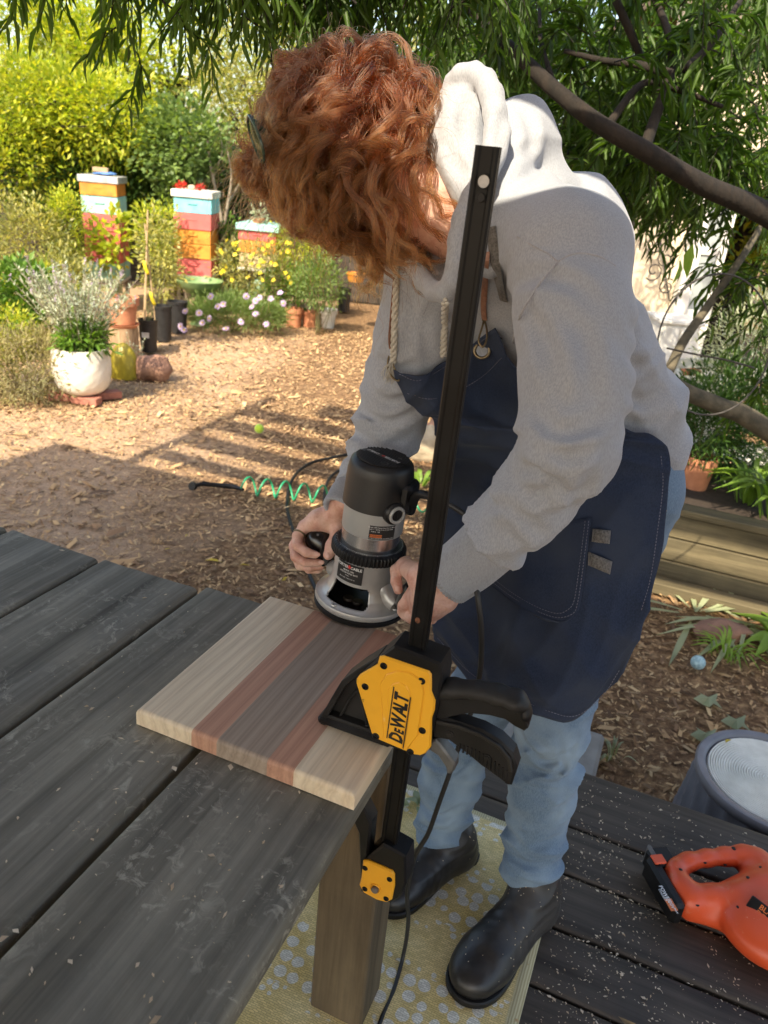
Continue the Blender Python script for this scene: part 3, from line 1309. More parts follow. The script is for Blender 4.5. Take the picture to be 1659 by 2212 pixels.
# ================================================================== BAR CLAMP
BLK = mat('black_plastic', (.011, .011, .012), (.006, .006, .006), 30, .42, bs=220, bstr=.12, bdist=.0006, spec=.3, rr=(.35, .55))
BLK2 = mat('dusty_black_plastic', (.020, .019, .018), (.008, .008, .008), 14, .5, bs=160, bstr=.15, bdist=.0006, spec=.35, rr=(.4, .65))
STEEL = mat('black_steel', (.008, .008, .008), (.003, .003, .003), 22, .45, .0, spec=.22, bs=90, bstr=.08, bdist=.0005, rr=(.38, .55))
YEL = mat('yellow_plastic', (.86, .43, .025), (.74, .35, .02), 16, .40, bs=260, bstr=.08, bdist=.0004, spec=.5, lo=.2, hi=.5)
SCR = mat('screw_steel', (.03, .03, .03), (.012, .012, .012), 60, .35, .7)
GREYP = mat('grey_metal', (.17, .17, .165), (.10, .10, .10), 30, .45, .4)
UC = .108                                                    # the clamp's plane lies at this distance along the table
clamp = thing('bar_clamp', 'black and yellow bar clamp with tall steel bar gripping the board', 'clamp', T(UC, .03, .5), 0)


def onplane(x, y, u):
    """(v, z) where the sight line meets the upright plane at distance u along the table"""
    q = ray(x, y)
    t_ = (u - (CAM - TO) @ AD) / (q @ AD)
    p = CAM + q * t_ - TO
    return np.array([p @ BD, p[2]])


def z4(pts, u):
    return np.array([onplane(619.4 + .3733 * x, 1327.2 + .3733 * y, u) for x, y in pts])


MCL = np.eye(4)
MCL[:3, 0] = BD
MCL[:3, 1] = [0, 0, 1]
MCL[:3, 2] = -AD            # prism height grows towards the camera
BD_, AD_ = BD, AD


def cl(poly, u0, u1, ch=.0015):
    """prism from a (v, z) outline between distances u0 < u1"""
    p = np.asarray(poly)
    a = 0.5 * np.sum(p[:, 0] * np.roll(p[:, 1], -1) - np.roll(p[:, 0], -1) * p[:, 1])
    if a < 0:
        p = p[::-1]
    M_ = MCL.copy()
    M_[:3, 3] = TO + AD * u1
    return prism(p, 0, u1 - u0, ch, M_)


# bar: two grooved faces
bt_lo, bt_hi = T(UC - .002, .0325, .43), None
vt = onplane(1057, 316, UC - .004)
vb = onplane(866, 1640, UC - .004)
bw, bd_ = .0245, .0115
ptop = T(UC - .006, vt[0], vt[1])
vlow = onplane(826, 1870, UC - .004)
pbot = T(UC, vb[0] + (vb[0] - vt[0]) * (vb[1] - .52) / (vt[1] - vb[1]), .52)
zb_ = nrm(ptop - pbot)
xb_ = nrm(BD - zb_ * (BD @ zb_))
yb_ = np.cross(zb_, xb_)
Lb = np.linalg.norm(ptop - pbot)
cs = np.array([(-bw / 2, -bd_ / 2 + .002), (-bw / 2 + .002, -bd_ / 2), (-.0075, -bd_ / 2), (-.0055, -bd_ / 2 + .0016), (.0055, -bd_ / 2 + .0016), (.0075, -bd_ / 2),
               (bw / 2 - .002, -bd_ / 2), (bw / 2, -bd_ / 2 + .002), (bw / 2, -.0012), (bw / 2 - .0012, 0), (bw / 2, .0012), (bw / 2, bd_ / 2 - .002), (bw / 2 - .002, bd_ / 2),
               (-bw / 2 + .002, bd_ / 2), (-bw / 2, bd_ / 2 - .002)])
V = []
for t_ in (0, 1):
    for a_, b_ in cs:
        V.append(pbot + zb_ * Lb * t_ + xb_ * a_ + yb_ * b_)
k = len(cs)
F = [(j, (j + 1) % k, k + (j + 1) % k, k + j) for j in range(k)] + [tuple(range(k))[::-1], tuple(k + j for j in range(k))]
obj('bar', (np.array(V), F), STEEL, clamp, sharp=20)


def onbar(x, y, off=0.0):
    """point on the bar's camera side under the given pixel"""
    o_ = pbot - yb_ * (bd_ / 2) * (1 if yb_ @ AD > 0 else -1)
    nn = yb_
    q = ray(x, y)
    t_ = ((o_ - CAM) @ nn + 0) / (q @ nn)
    return CAM + q * t_


fy = -yb_ if yb_ @ AD > 0 else yb_
hole = onbar(1045, 392) + fy * .0004
hb = basis(fy, xb_)
MIR = mat('hole_pale_fill', (.66, .66, .65), (.45, .45, .45), 90, .5)
hr = .0058
obj('bar_hole', MB().add(lathe([(hr, 0), (hr, .0009), (hr * 1.18, .0009), (hr * 1.22, .0)], 24, fy, hole, cap=False)).get(), STEEL, clamp)
obj('hole_disc', lathe([(0.0001, 0.0003), (hr, .0003)], 24, fy, hole, cap=False), MIR, clamp)  # pale disc stands in for the bright hoodie seen through the hole
h2_ = onbar(1038, 427) + fy * .0004
obj('bar_hole', lathe([(.0001, .0002), (.0034, .0002), (.0034, .0010), (.0044, .0010), (.0046, .0)], 18, fy, h2_, cap=False), BLK, clamp)
obj('rust_spot', ellips(onbar(902, 1340) + fy * .0001, (.0035, .0045, .0004), 10, 6, basis(fy, xb_)), mat('rust', (.18, .07, .03), (.07, .03, .02), 200, .8), clamp)

ufr = UC - .024
# housing behind the yellow plate
body = z4([(535, 245), (620, 178), (890, 283), (900, 372), (862, 600), (838, 700), (830, 775), (770, 822), (600, 770), (490, 715), (400, 400), (395, 375)], ufr + .004)
obj('housing', cl(body, ufr + .003, UC + .022, .003), BLK, clamp, sharp=30)
plate = z4([(535, 247), (560, 243), (822, 332), (836, 352), (836, 450), (858, 505), (853, 560), (838, 600), (832, 770), (800, 808), (770, 820), (735, 815), (505, 718), (488, 690), (400, 402), (402, 376), (420, 352), (522, 292)], ufr)
obj('cover_plate', cl(plate, ufr, ufr + .006, .002), YEL, clamp, sharp=30)
rim1 = z4([(540, 400), (575, 345), (640, 325), (720, 340), (780, 380), (795, 450), (760, 700), (700, 778), (560, 720)], ufr - .001)
obj('raised_panel', cl(rim1, ufr - .0018, ufr + .001, .0016), YEL, clamp, sharp=30)
rim2 = z4([(583, 440), (610, 405), (650, 393), (690, 412), (712, 450), (715, 480), (668, 770), (575, 738)], ufr - .003)
obj('raised_panel', cl(rim2, ufr - .0030, ufr - .001, .001), YEL, clamp, sharp=30)
for p in ((561, 298), (454, 418), (780, 386), (784, 672), (516, 704), (715, 795)):
    c_ = z4([p], ufr)[0]
    o_ = T(ufr - .0001, c_[0], c_[1])
    s_ = obj('screw', lathe([(.0001, .0004), (.0019, .0004), (.0022, .0016), (.0040, .0016), (.0050, .0006), (.0052, -.001)], 16, -AD, o_, cap=False), SCR, clamp)
# printed word, reading upwards along the bar
TXTK = mat('black_print', (.012, .012, .012), (.008, .008, .008), 50, .5)


def decal(vf, o, bx, by, m, parent, name='lettering', lift=.0003, thick=0.0):
    V, F = vf
    n_ = np.cross(bx, by)
    W_ = o + V[:, :1] * bx + V[:, 1:2] * by + n_ * lift
    return obj(name, (W_, F), m, parent, smooth=False, sharp=None)


e0 = z4([(628, 735)], ufr - .003)[0]
e1 = z4([(668, 455)], ufr - .003)[0]
ctr = (e0 + e1) / 2
L_ = np.linalg.norm(e1 - e0)
dx = nrm(BD * (e1[0] - e0[0]) + np.array([0, 0, 1]) * (e1[1] - e0[1]))
dy = np.cross(-AD, dx)
w_, h_ = 0, 0
tv1, tf1 = text('D', 1, .025, .12)
tw, twf = text('E', .74, .02, .12)
tl_, tlf = text('WALT', 1, .025, .12)
# assemble D e WALT in small-cap style
pieces = MB()
x0 = 0
for s_, sz in (('D', 1.0), ('E', .68), ('W', 1.0), ('A', 1.0), ('L', 1.0), ('T', 1.0)):
    a_, f_ = text(s_, sz, .045, .14)
    a_ = a_ - [a_[:, 0].min(), a_[:, 1].min(), 0]
    a_[:, 0] += x0
    x0 = a_[:, 0].max() + (.03 if s_ not in 'WA' else -.13)
    pieces.add((a_, f_))
a_, f_ = pieces.get()
a_ = a_ - [(a_[:, 0].max() + a_[:, 0].min()) / 2, a_[:, 1].max() / 2, 0]
wd = a_[:, 0].max() - a_[:, 0].min()
a_[:, 0] *= L_ / wd * 1.0
a_[:, 1] *= .0262
o_ = T(ufr - .0032, ctr[0], ctr[1])
decal((a_, f_), o_, dx, dy, TXTK, clamp)
for sgn in (-1, 1):
    q_ = np.array([[-L_ * .53, -.0008, 0], [L_ * .53, -.0008, 0], [L_ * .53, .0008, 0], [-L_ * .53, .0008, 0]]) + [(.003 if sgn > 0 else -.004), sgn * .0121, 0]
    decal((q_, [(0, 1, 2, 3)]), o_, dx, dy, TXTK, clamp, 'stripe')

# upper jaw: webbed arm and pad
jaw = z4([(525, 255), (335, 382), (318, 420), (215, 580), (208, 615), (212, 640), (560, 780), (600, 770), (600, 300)], UC - .012)
hollow = z4([(505, 300), (345, 400), (235, 585), (240, 612), (470, 700), (440, 560)], UC - .012)
obj('jaw_web', cl(jaw, UC - .003, UC + .004, .001), BLK2, clamp, sharp=30)


def rib(pts, w=.0035, dep=.013, name='rib', m=None):
    q_ = z4(pts, UC - .012)
    return obj(name, tube([T(UC - .006, a[0], a[1]) for a in q_], w, 6, flat=2.6), m or BLK2, clamp)


def bars(pts, hw, u0, u1, uref=None):
    """flat band of given half width following a (v, z) polyline, between two distances"""
    q_ = z4(pts, uref if uref is not None else UC - .012)
    q_ = np.array(q_)
    t_ = np.gradient(q_, axis=0)
    t_ /= np.linalg.norm(t_, axis=1)[:, None]
    nn = np.stack([-t_[:, 1], t_[:, 0]], 1)
    hw = np.broadcast_to(hw, (len(q_),))[:, None]
    return cl(np.concatenate([q_ + nn * hw, (q_ - nn * hw)[::-1]]), u0, u1, .001)


obj('jaw_arm', bars([(545, 250), (432, 318), (338, 388), (300, 450), (222, 585), (216, 640)], .0042, UC - .017, UC + .017), BLK2, clamp, sharp=30)
obj('rib', bars([(405, 445), (355, 500), (290, 620)], .0016, UC - .010, UC + .004), BLK2, clamp)
obj('rib', bars([(225, 560), (350, 680), (470, 645)], .0016, UC - .012, UC + .004), BLK2, clamp)
obj('rib', bars([(400, 445), (425, 500), (455, 640)], .0016, UC - .010, UC + .004), BLK2, clamp)
obj('rib', bars([(245, 590), (300, 640), (420, 690)], .0012, UC - .012, UC + .004), BLK2, clamp)
foot = z4([(172, 628), (200, 602), (585, 765), (600, 790), (560, 838), (530, 840), (180, 690), (168, 672)], UC - .020)
foot[:, 1] = np.maximum(foot[:, 1], TZ + BTH + .0006)
zlow = foot[:, 1].min()
f2 = z4([(172, 628), (200, 602), (585, 765), (600, 790)], UC - .02)
vl, vr = f2[:, 0].min(), f2[:, 0].max() - .002
ft = TZ + BTH + .0006
obj('jaw_pad', cbox(vr - vl, .040, .013, .004, M=mat4(BT, T(UC, (vl + vr) / 2, ft + .0065))), BLK, clamp)
obj('jaw_base', cbox(vr - vl - .012, .034, .006, .002, M=mat4(BT, T(UC, (vl + vr) / 2, ft + .0155))), BLK2, clamp)

# handles
def bar3(pts, rad, name, m, u, flat=1.0, k=.006, squash=None):
    q_ = z4([p for p in pts], u)
    c3 = [T(u, a[0], a[1]) for a in q_]
    lo = np.min(c3, 0) - .035
    hi = np.max(c3, 0) + .035

    def f(Q):
        return chain(Q, c3, rad, k, w=AD, kw=flat)
    V, F = surf(f, lo, hi, .0022)
    return obj(name, (V, F), m, clamp, sharp=None)


bar3([(840, 440), (960, 425), (1100, 437), (1220, 462), (1330, 500), (1372, 530)], [.0125, .0115, .0105, .0115, .0125, .0085], 'handle_grip', BLK2, UC - .002, 1.35)
bar3([(1382, 535), (1385, 570), (1384, 636)], [.0065, .0065, .0045], 'handle_tip', BLK, UC - .002, 1.6)
hw = z4([(860, 470), (1120, 470), (1370, 540), (1395, 600), (1400, 645), (1378, 662), (1325, 636), (1270, 596), (1180, 572), (1060, 560), (960, 580), (865, 610)], UC - .006)
obj('handle_frame', cl(hw, UC - .012, UC + .010, .002), BLK, clamp, sharp=30)
tr_ = z4([(845, 600), (900, 590), (1010, 622), (1130, 662), (1235, 722), (1312, 800), (1336, 880), (1302, 985), (1280, 985), (1235, 950), (1130, 875), (1040, 800), (940, 725), (845, 708)], UC - .010)
obj('trigger', cl(tr_, UC - .013, UC + .011, .003), BLK, clamp, sharp=30)
obj('trigger_edge', bars([(870, 612), (1000, 640), (1125, 690), (1230, 755), (1290, 830), (1300, 900)], .0028, UC - .017, UC - .010), BLK2, clamp, sharp=30)
for i in range(13):
    t_ = i / 12
    x_ = 1005 + 270 * t_
    y_ = 745 + 75 * t_ + 80 * t_ * t_
    obj('grip_ridge', bars([(x_, y_), (x_ - 6, y_ + 42 + 30 * t_)], .0011, UC - .0150, UC - .011), BLK2, clamp)
for p in ((942, 695), (1158, 830)):
    c_ = z4([p], UC - .014)[0]
    obj('rivet', lathe([(.0001, .002), (.0028, .0018), (.0034, .0008), (.0052, .0008), (.0056, -.001)], 14, -AD, T(UC - .0135, c_[0], c_[1]), cap=False), BLK2, clamp)
lev = z4([(828, 722), (868, 718), (892, 742), (975, 852), (974, 895), (950, 918), (930, 912), (926, 882), (880, 812), (828, 778)], UC - .012)
obj('release_lever', cl(lev, UC - .016, UC + .006, .0025), GREYP, clamp, sharp=30)

# lower jaw
lp = z4([(440, 1427), (470, 1428), (608, 1488), (622, 1510), (622, 1580), (606, 1655), (576, 1670), (520, 1655), (442, 1612), (418, 1570), (430, 1520)], ufr + .004)
obj('lower_plate', cl(lp, ufr + .004, ufr + .010, .002), YEL, clamp, sharp=30)
lb = z4([(442, 1425), (500, 1375), (560, 1325), (660, 1380), (690, 1400), (692, 1560), (655, 1640), (600, 1668), (440, 1610), (420, 1560)], ufr + .010)
obj('lower_housing', cl(lb, ufr + .008, UC + .022, .003), BLK, clamp, sharp=30)
for p in ((453, 1468), (595, 1533), (452, 1588), (575, 1645)):
    c_ = z4([p], ufr + .004)[0]
    obj('screw', lathe([(.0001, .0004), (.0016, .0004), (.0018, .0014), (.0036, .0014), (.0044, .0004), (.0046, -.001)], 14, -AD, T(ufr + .0038, c_[0], c_[1]), cap=False), SCR, clamp)
c_ = z4([(514, 1585)], ufr + .004)[0]
obj('button_ring', lathe([(.0085, -.001), (.0088, .0012), (.0075, .0018), (.0068, .0)], 22, -AD, T(ufr + .0038, c_[0], c_[1]), cap=False), YEL, clamp)
obj('button', lathe([(.0055, -.001), (.0056, .004), (.0050, .0052), (.0001, .0058)], 20, -AD, T(ufr + .0038, c_[0], c_[1]), cap=False), mat('button_grey', (.22, .19, .17), (.15, .13, .12), 60, .35, .3), clamp)
# arm reaching up under the table to its pad
vz = z4([(440, 1425), (420, 1560)], UC)
arm = [tuple(vz[0] + [.012, .006]), (-.010, .640), (-.045, .697), (-.092, .7015), (-.092, .693), (-.062, .672), (-.028, .610), tuple(vz[1] + [.01, .002])]
obj('lower_arm', cl(np.array(arm), UC - .014, UC + .014, .003), BLK, clamp, sharp=30)
obj('lower_pad', cbox(.075, .036, .016, .004, M=mat4(BT, T(UC, -.058, .7125))), BLK, clamp)

for m_ in (BLK, BLK2, STEEL):
    grime(m_, (.12, .11, .10), 130, .66, .74, .5)
grime(YEL, (.20, .11, .03), 75, .66, .73, .75)
grime(YEL, (.95, .70, .30), 34, .66, .70, .4)
# ================================================================== ROUTER
MCAP = mat('router_black', (.011, .011, .0115), (.006, .006, .0065), 20, .42, bs=300, bstr=.1, bdist=.0004, rr=(.35, .5))
MALU = mat('router_grey', (.43, .43, .415), (.38, .38, .37), 24, .38, .25, bs=500, bstr=.06, bdist=.0003, rr=(.3, .45))
MCHR, t, b = _nt('turned_steel')
b.inputs['Base Color'].default_value = (.85, .84, .82, 1)
b.inputs['Metallic'].default_value = 1
b.inputs['Roughness'].default_value = .27
b.inputs['Anisotropic'].default_value = .5
bump(t, b, noise(t, coords(t, 'Object', (1, 1, 260)), 1.0, 3), .15, .0003)
MCAST = mat('cast_aluminium', (.50, .50, .485), (.42, .42, .41), 30, .34, .4, bs=400, bstr=.12, bdist=.0004, rr=(.28, .42))
MKNOB = mat('knob_black', (.012, .012, .013), (.009, .009, .009), 10, .22, spec=.6)
RB = G(778, 1302, TZ + BTH)
RB[2] = TZ + BTH + .0008
ptopc = P(828, 986, 1.0)
# choose the top centre on the sight line so that the axis is .272 long
q = ray(828, 986)
best = max(np.linspace(1.0, 1.7, 1400), key=lambda s_: nrm(CAM + q * s_ - RB)[2])
TOPC = CAM + q * best
print('router', RB, TOPC, 'lean', np.degrees(np.arccos(nrm(TOPC - RB)[2])))
RZ = nrm(TOPC - RB)
KD = nrm(G(885, 1262, .86) - G(690, 1167, .86))
RX = nrm(KD - RZ * (KD @ RZ))                                 # across the knobs, towards the right-hand one
RBB = np.stack([RX, np.cross(RZ, RX), RZ], 1)                 # local x knobs, y away, z up
router = thing('router', 'grey and black fixed base wood router resting on the cutting board', 'router', RB, 0)
HT = .272
RSC = np.linalg.norm(TOPC - RB) / .275
print('router scale', RSC)
RBB = RBB * RSC


def rl(x, y, z):
    return RB + RBB @ np.array([x, y, z])


def rlathe(prof, n=48, c=(0, 0, 0), cap=False):
    V, F = lathe(prof, n, cap=cap)
    V = (V + np.array(c)) @ RBB.T + RB
    return V, F


def rM(c=(0, 0, 0), B=None):
    m = np.eye(4)
    m[:3, :3] = RBB @ (np.eye(3) if B is None else B)
    m[:3, 3] = rl(*c)
    return m


rc = .054
obj('motor_cap', rlathe([(.0001, .2735), (.040, .2732), (.046, .272), (.0505, .268), (.0525, .262), (rc + .0005, .25), (rc + .0015, .196), (rc + .0018, .194), (rc - .002, .193)], 56), MCAP, router)
# vent slats on the top
for i in range(-8, 9):
    y_ = i * .0051
    hl = math.sqrt(max(0, .0435 ** 2 - y_ ** 2))
    if abs(i) <= 1:
        continue
    obj('vent_slat', cbox(hl * 2, .0022, .0022, .0006, M=rM((0, y_, .2742))), MCAP, router)
obj('name_strip', cbox(.068, .0135, .0022, .0008, M=rM((0, 0, .2744))), MCAP, router)
WPR = mat('white_print', (.78, .78, .76), (.7, .7, .7), 60, .5)
RPR = mat('red_print', (.62, .04, .03), (.5, .03, .02), 60, .5)
obj('vent_recess', lathe([(.0001, 0), (.0045, 0), (.0052, .0012), (.0068, .0012)], 18, RZ, rl(-.026, .012, .2743), cap=False), MCAP, router)
obj('vent_recess', lathe([(.0001, 0), (.0045, 0), (.0052, .0012), (.0068, .0012)], 18, RZ, rl(.022, -.022, .2743), cap=False), MCAP, router)


def rdecal(s_, size, c, bx, by, m, bold=.01, sx=1.0):
    V, F = text(s_, size, bold * 1.0, 0, sx)
    return decal((V, F), c, bx, by, m, router, lift=.00035)


d30 = nrm(RBB @ np.array([-1, 0, 0]))
dyy = np.cross(RZ, d30)
rdecal('PORTER', .0085, rl(.0185, 0, .2758), d30, dyy, WPR, .015)
rdecal('CABLE', .0085, rl(-.0205, 0, .2758), d30, dyy, WPR, .015)
for sx_, sy_ in ((.0052, .0018), (.0018, .0052)):
    obj('emblem', cbox(sx_, sy_, .0004, 0, M=rM((0.0, 0, .2762))), RPR, router)
obj('motor_body', rlathe([(.0515, .194), (.0515, .150), (.0508, .1485), (.0495, .148)], 56), MALU, router)
obj('sleeve', rlathe([(.0490, .152), (.0490, .110), (.0480, .109)], 64), MCHR, router)
# depth ring with teeth
V = []
nT = 60
for ring, (rr0, z_) in enumerate(((.0492, .122), (.0575, .1225), (.0625, .119), (.0640, .116), (.0640, .105), (.0615, .103), (.050, .103))):
    for j in range(nT * 4):
        tooth = (.0 if (j % 4) < 2 else -.0016) if 2 <= ring <= 5 else 0
        a = j * 2 * math.pi / (nT * 4)
        V.append(rl((rr0 + tooth) * math.cos(a), (rr0 + tooth) * math.sin(a), z_))
k = nT * 4
F = [(i * k + j, i * k + (j + 1) % k, (i + 1) * k + (j + 1) % k, (i + 1) * k + j) for i in range(6) for j in range(k)]
obj('depth_ring', (np.array(V), [f[::-1] for f in F]), BLK, router, sharp=25)
mbt = MB()
for j in range(100):
    a = j * 2 * math.pi / 100
    l_ = .0040 if j % 5 == 0 else .0022
    c_ = np.array([math.cos(a), math.sin(a), 0])
    t_ = np.array([-math.sin(a), math.cos(a), 0])
    zz = lambda rr: .1225 + .0004 - max(0, rr - .0575) * .7
    q_ = [c_ * (.0545) - t_ * .00022, c_ * (.0545 + l_) - t_ * .00022, c_ * (.0545 + l_) + t_ * .00022, c_ * .0545 + t_ * .00022]
    q_ = np.array([rl(p[0], p[1], zz(np.linalg.norm(p)) + .0009) for p in q_])
    mbt.add((q_, [(0, 1, 2, 3)]))
obj('scale_marks', mbt.get(), WPR, router, smooth=False)


def wraptext(s_, size, ang, rad, z_, m, bold=.012, upside=False):
    V, F = text(s_, size, bold)
    if upside:
        V[:, :2] *= -1
    a = ang + V[:, 0] / rad
    W_ = np.stack([rl(rad * math.cos(x), rad * math.sin(x), z_ + y) for x, y in zip(a, V[:, 1])])
    return obj('lettering', (W_, F), m, router, smooth=False, sharp=None)


# casting: housing with windows, flaring into the base ring
prof = [(.0505, .104), (.0535, .1035), (.0545, .100), (.0550, .060), (.0565, .050), (.062, .036), (.070, .026), (.077, .0215), (.0800, .0205), (.0808, .018), (.0808, .0120), (.0795, .0100)]


def cutrange(a):
    """angle offset from the window centre, camera side"""
    return (a + math.pi) % (2 * math.pi) - math.pi


# direction of the camera in router coordinates
cl_ = RBB.T @ (CAM - RB)
acam = math.atan2(cl_[1], cl_[0])
awin = acam - .42
nA, V, F = 144, [], []
pr = []
pz = np.array(prof)
zz = np.concatenate([np.linspace(.104, .100, 2), np.linspace(.096, .060, 8), np.linspace(.0585, .0215, 24), [.0205, .018, .012, .010]])
rr = np.interp(-zz, -pz[:, 1], pz[:, 0])
for i, (a_, b_) in enumerate(zip(rr, zz)):
    for j in range(nA):
        an = j * 2 * math.pi / nA
        V.append(rl(a_ * math.cos(an), a_ * math.sin(an), b_))
for i in range(len(zz) - 1):
    for j in range(nA):
        an = (j + .5) * 2 * math.pi / nA
        zc_ = (zz[i] + zz[i + 1]) / 2
        w1 = abs(cutrange(an - awin)) * .06
        rnd = max(0, abs(zc_ - .043) - .012)
        inwin = (.027 < zc_ < .0585) and w1 < .0375 - rnd * 1.0
        w2 = abs(cutrange(an - awin - math.pi)) * .06
        inwin |= (.027 < zc_ < .0585) and w2 < .035
        if not inwin:
            F.append((i * nA + j, (i + 1) * nA + j, (i + 1) * nA + (j + 1) % nA, i * nA + (j + 1) % nA))
base = obj('base_casting', (np.array(V), F), MCAST, router, sharp=40)
md = base.modifiers.new('wall', 'SOLIDIFY')
md.thickness = .0035
md.offset = -1
obj('sub_base', rlathe([(.0001, .010), (.078, .010), (.0800, .0095), (.0815, .008), (.0812, .001), (.0790, .0), (.0001, .0)], 64), BLK, router)
obj('collet_nut', rlathe([(.0001, .095), (.020, .095), (.020, .05), (.014, .048), (.012, .03), (.0001, .03)], 6), STEEL, router)
obj('inner_plate', rlathe([(.0001, .016), (.052, .016), (.052, .011)], 40), BLK, router)
for a in (awin - .35, awin + .25):
    obj('screw_boss', lathe([(.0001, .004), (.009, .004), (.0105, .0), (.0105, -.002)], 20, RZ, rl(.030 * math.cos(a), .030 * math.sin(a), .016), cap=False), mat('boss_bronze', (.10, .08, .06), (.05, .04, .03), 50, .4, .5), router)
for da in (-.62, .95):
    a = acam + da
    obj('screw', lathe([(.0001, .0006), (.0028, .0006), (.0034, .002), (.0052, .002), (.006, 0)], 14, RZ, rl(.073 * math.cos(a), .073 * math.sin(a), .0235), cap=False), MCAST, router)
# knobs on stalks
for sgn, px_, py_ in ((-1, 690, 1167), (1, 884, 1262)):
    kc = rl(sgn * .103, 0, .072)
    dirn = RBB @ nrm([sgn * .55, -.05, .85])
    unused_ = [rl(sgn * .050, 0, .050), rl(sgn * .075, 0, .047), rl(sgn * .098, 0, .050)]
    cst = [rl(sgn * .045, 0, .050), rl(sgn * .060, 0, .040), rl(sgn * .076, 0, .034)]
    obj('knob_bracket', tube(spline(cst, 5), [.022, .0215, .020, .019, .018, .0175, .017, .0165, .016, .015, .014], 16), MCAST, router)
    obj('knob', lathe([(.0001, -.006), (.014, -.006), (.0160, 0), (.0185, .008), (.0225, .020), (.0255, .034), (.0255, .046), (.0225, .057), (.015, .064), (.006, .0672), (.0001, .068)], 28, dirn, rl(sgn * .090, 0, .041), cap=False), MKNOB, router)
# power lead boss and switch cap
acap = acam + 1.02
rcx = rl(.0535 * math.cos(acam + .62), .0535 * math.sin(acam + .62), .199)
dcx = RBB @ np.array([math.cos(acam + .62), math.sin(acam + .62), 0])
obj('brush_boss', lathe([(.020, -.012), (.0195, .004), (.0165, .0075), (.013, .008)], 28, dcx, rcx, cap=True), MCAP, router)
obj('brush_ring', lathe([(.0148, .006), (.0150, .0105), (.0135, .0118), (.0105, .0112), (.0100, .0085)], 28, dcx, rcx, cap=False), MALU, router)
obj('brush_cap', lathe([(.0001, .0092), (.0102, .0092)], 24, dcx, rcx, cap=False), BLK, router)
xs_ = np.cross(dcx, RZ)
obj('slot', cbox(.0022, .014, .0012, 0, M=mat4(np.stack([xs_, RZ, dcx], 1), rcx + dcx * .0096)), MCAP, router)
sb = rl(.050 * math.cos(acam + 1.45), .050 * math.sin(acam + 1.45), .205)
obj('switch_block', cbox(.022, .05, .052, .006, M=rM((0, 0, 0)) @ np.eye(4) if False else mat4(np.stack([RBB @ [math.cos(acam + 1.25), math.sin(acam + 1.25), 0], RBB @ [-math.sin(acam + 1.25), math.cos(acam + 1.25), 0], RZ], 1), rl(.052 * math.cos(acam + 1.25), .052 * math.sin(acam + 1.25), .220))), MCAP, router)
for m_ in (MCAP, MALU, MCAST):
    grime(m_, (.16, .155, .145), 90, .64, .72, .45)
# labels on the curved sides
def wrappatch(a0, a1, z0, z1, rad, m, name):
    aa = np.linspace(a0, a1, 14)
    V = np.concatenate([[rl(rad * math.cos(x), rad * math.sin(x), z) for x in aa] for z in (z0, z1)])
    F = [(i, i + 1, 15 + i - 0, 14 + i) for i in range(13)]
    return obj(name, (V, F), m, router, sharp=None)


LBL = mat('label_black', (.022, .022, .022), (.016, .016, .016), 40, .4)
ORG = mat('label_orange', (.75, .20, .05), (.65, .16, .04), 40, .5)
a0 = acam - .50
wrappatch(a0 - .46, a0 + .46, .0650, .0985, .0562, LBL, 'name_label')
wraptext('PORTER', .0070, a0 - .245, .0566, .0925, WPR, .02)
wraptext('CABLE', .0070, a0 + .235, .0566, .0925, WPR, .02)
wraptext('+', .0120, a0 + .015, .0568, .0928, RPR, .06)
wraptext('MODEL 1001', .0038, a0, .0566, .0855, WPR, .004)
wraptext('ROUTER FIXED BASE', .0038, a0, .0566, .0810, WPR, .004)
wraptext('TYPE 2', .0026, a0 - .03, .0566, .0765, WPR, .004)
wraptext('MILWAUKEE, WI MADE IN USA', .0022, a0 - .03, .0566, .0715, WPR, .003)
a1 = acam + .55
wrappatch(a1 - .62, a1 + .25, .1505, .1750, .0517, LBL, 'rating_label')
wrappatch(a1 - .59, a1 - .20, .1545, .1595, .0519, ORG, 'warning_patch')
wraptext('WARNING', .0052, a1 - .37, .0521, .1570, LBL, .01)
wraptext('Model 6902 Heavy Duty Router Motor', .0030, a1 - .20, .0519, .1720, WPR, .003)
wraptext('120 V ~ 60 Hz 11 A 27,500 RPM', .0030, a1 - .24, .0519, .1685, WPR, .003)
wraptext('TYPE 4   SER.', .0028, a1 - .42, .0519, .1645, WPR, .003)
wraptext('ALWAYS USE PROPER EYE PROTECTION', .0024, a1 - .20, .0519, .1525, WPR, .003)
# cord: strain relief, behind the clamp bar, then down to the deck
CORD = mat('cord_rubber', (.022, .022, .022), (.014, .014, .014), 20, .5)
c0 = rl(.058 * math.cos(acam + 1.5), .058 * math.sin(acam + 1.5), .190)
cpts = [c0, P(905, 1068, 1.20), P(960, 1085, 1.17), P(1010, 1118, 1.16), P(1028, 1160, 1.16), P(1022, 1230, 1.12), P(1032, 1290, 1.1), P(1040, 1370, 1.12), P(1037, 1450, 1.16), P(1020, 1530, 1.22), P(995, 1600, 1.26), P(975, 1660, 1.28),
        P(950, 1730, 1.30), P(925, 1800, 1.33), P(897, 1850, 1.36), P(880, 1925, 1.43), P(882, 1990, 1.50), P(872, 2060, 1.57)]
gz_ = G(845, 2150, .011)
cpts += [G(850, 2140, .012), G(820, 2212, .012), G(790, 2330, .012)]
obj('cord', tube(spline(cpts, 8), .0042, 10), CORD, router)
obj('strain_relief', tube(spline(cpts[:3], 6), np.linspace(.0085, .0055, 13), 12), BLK, router)

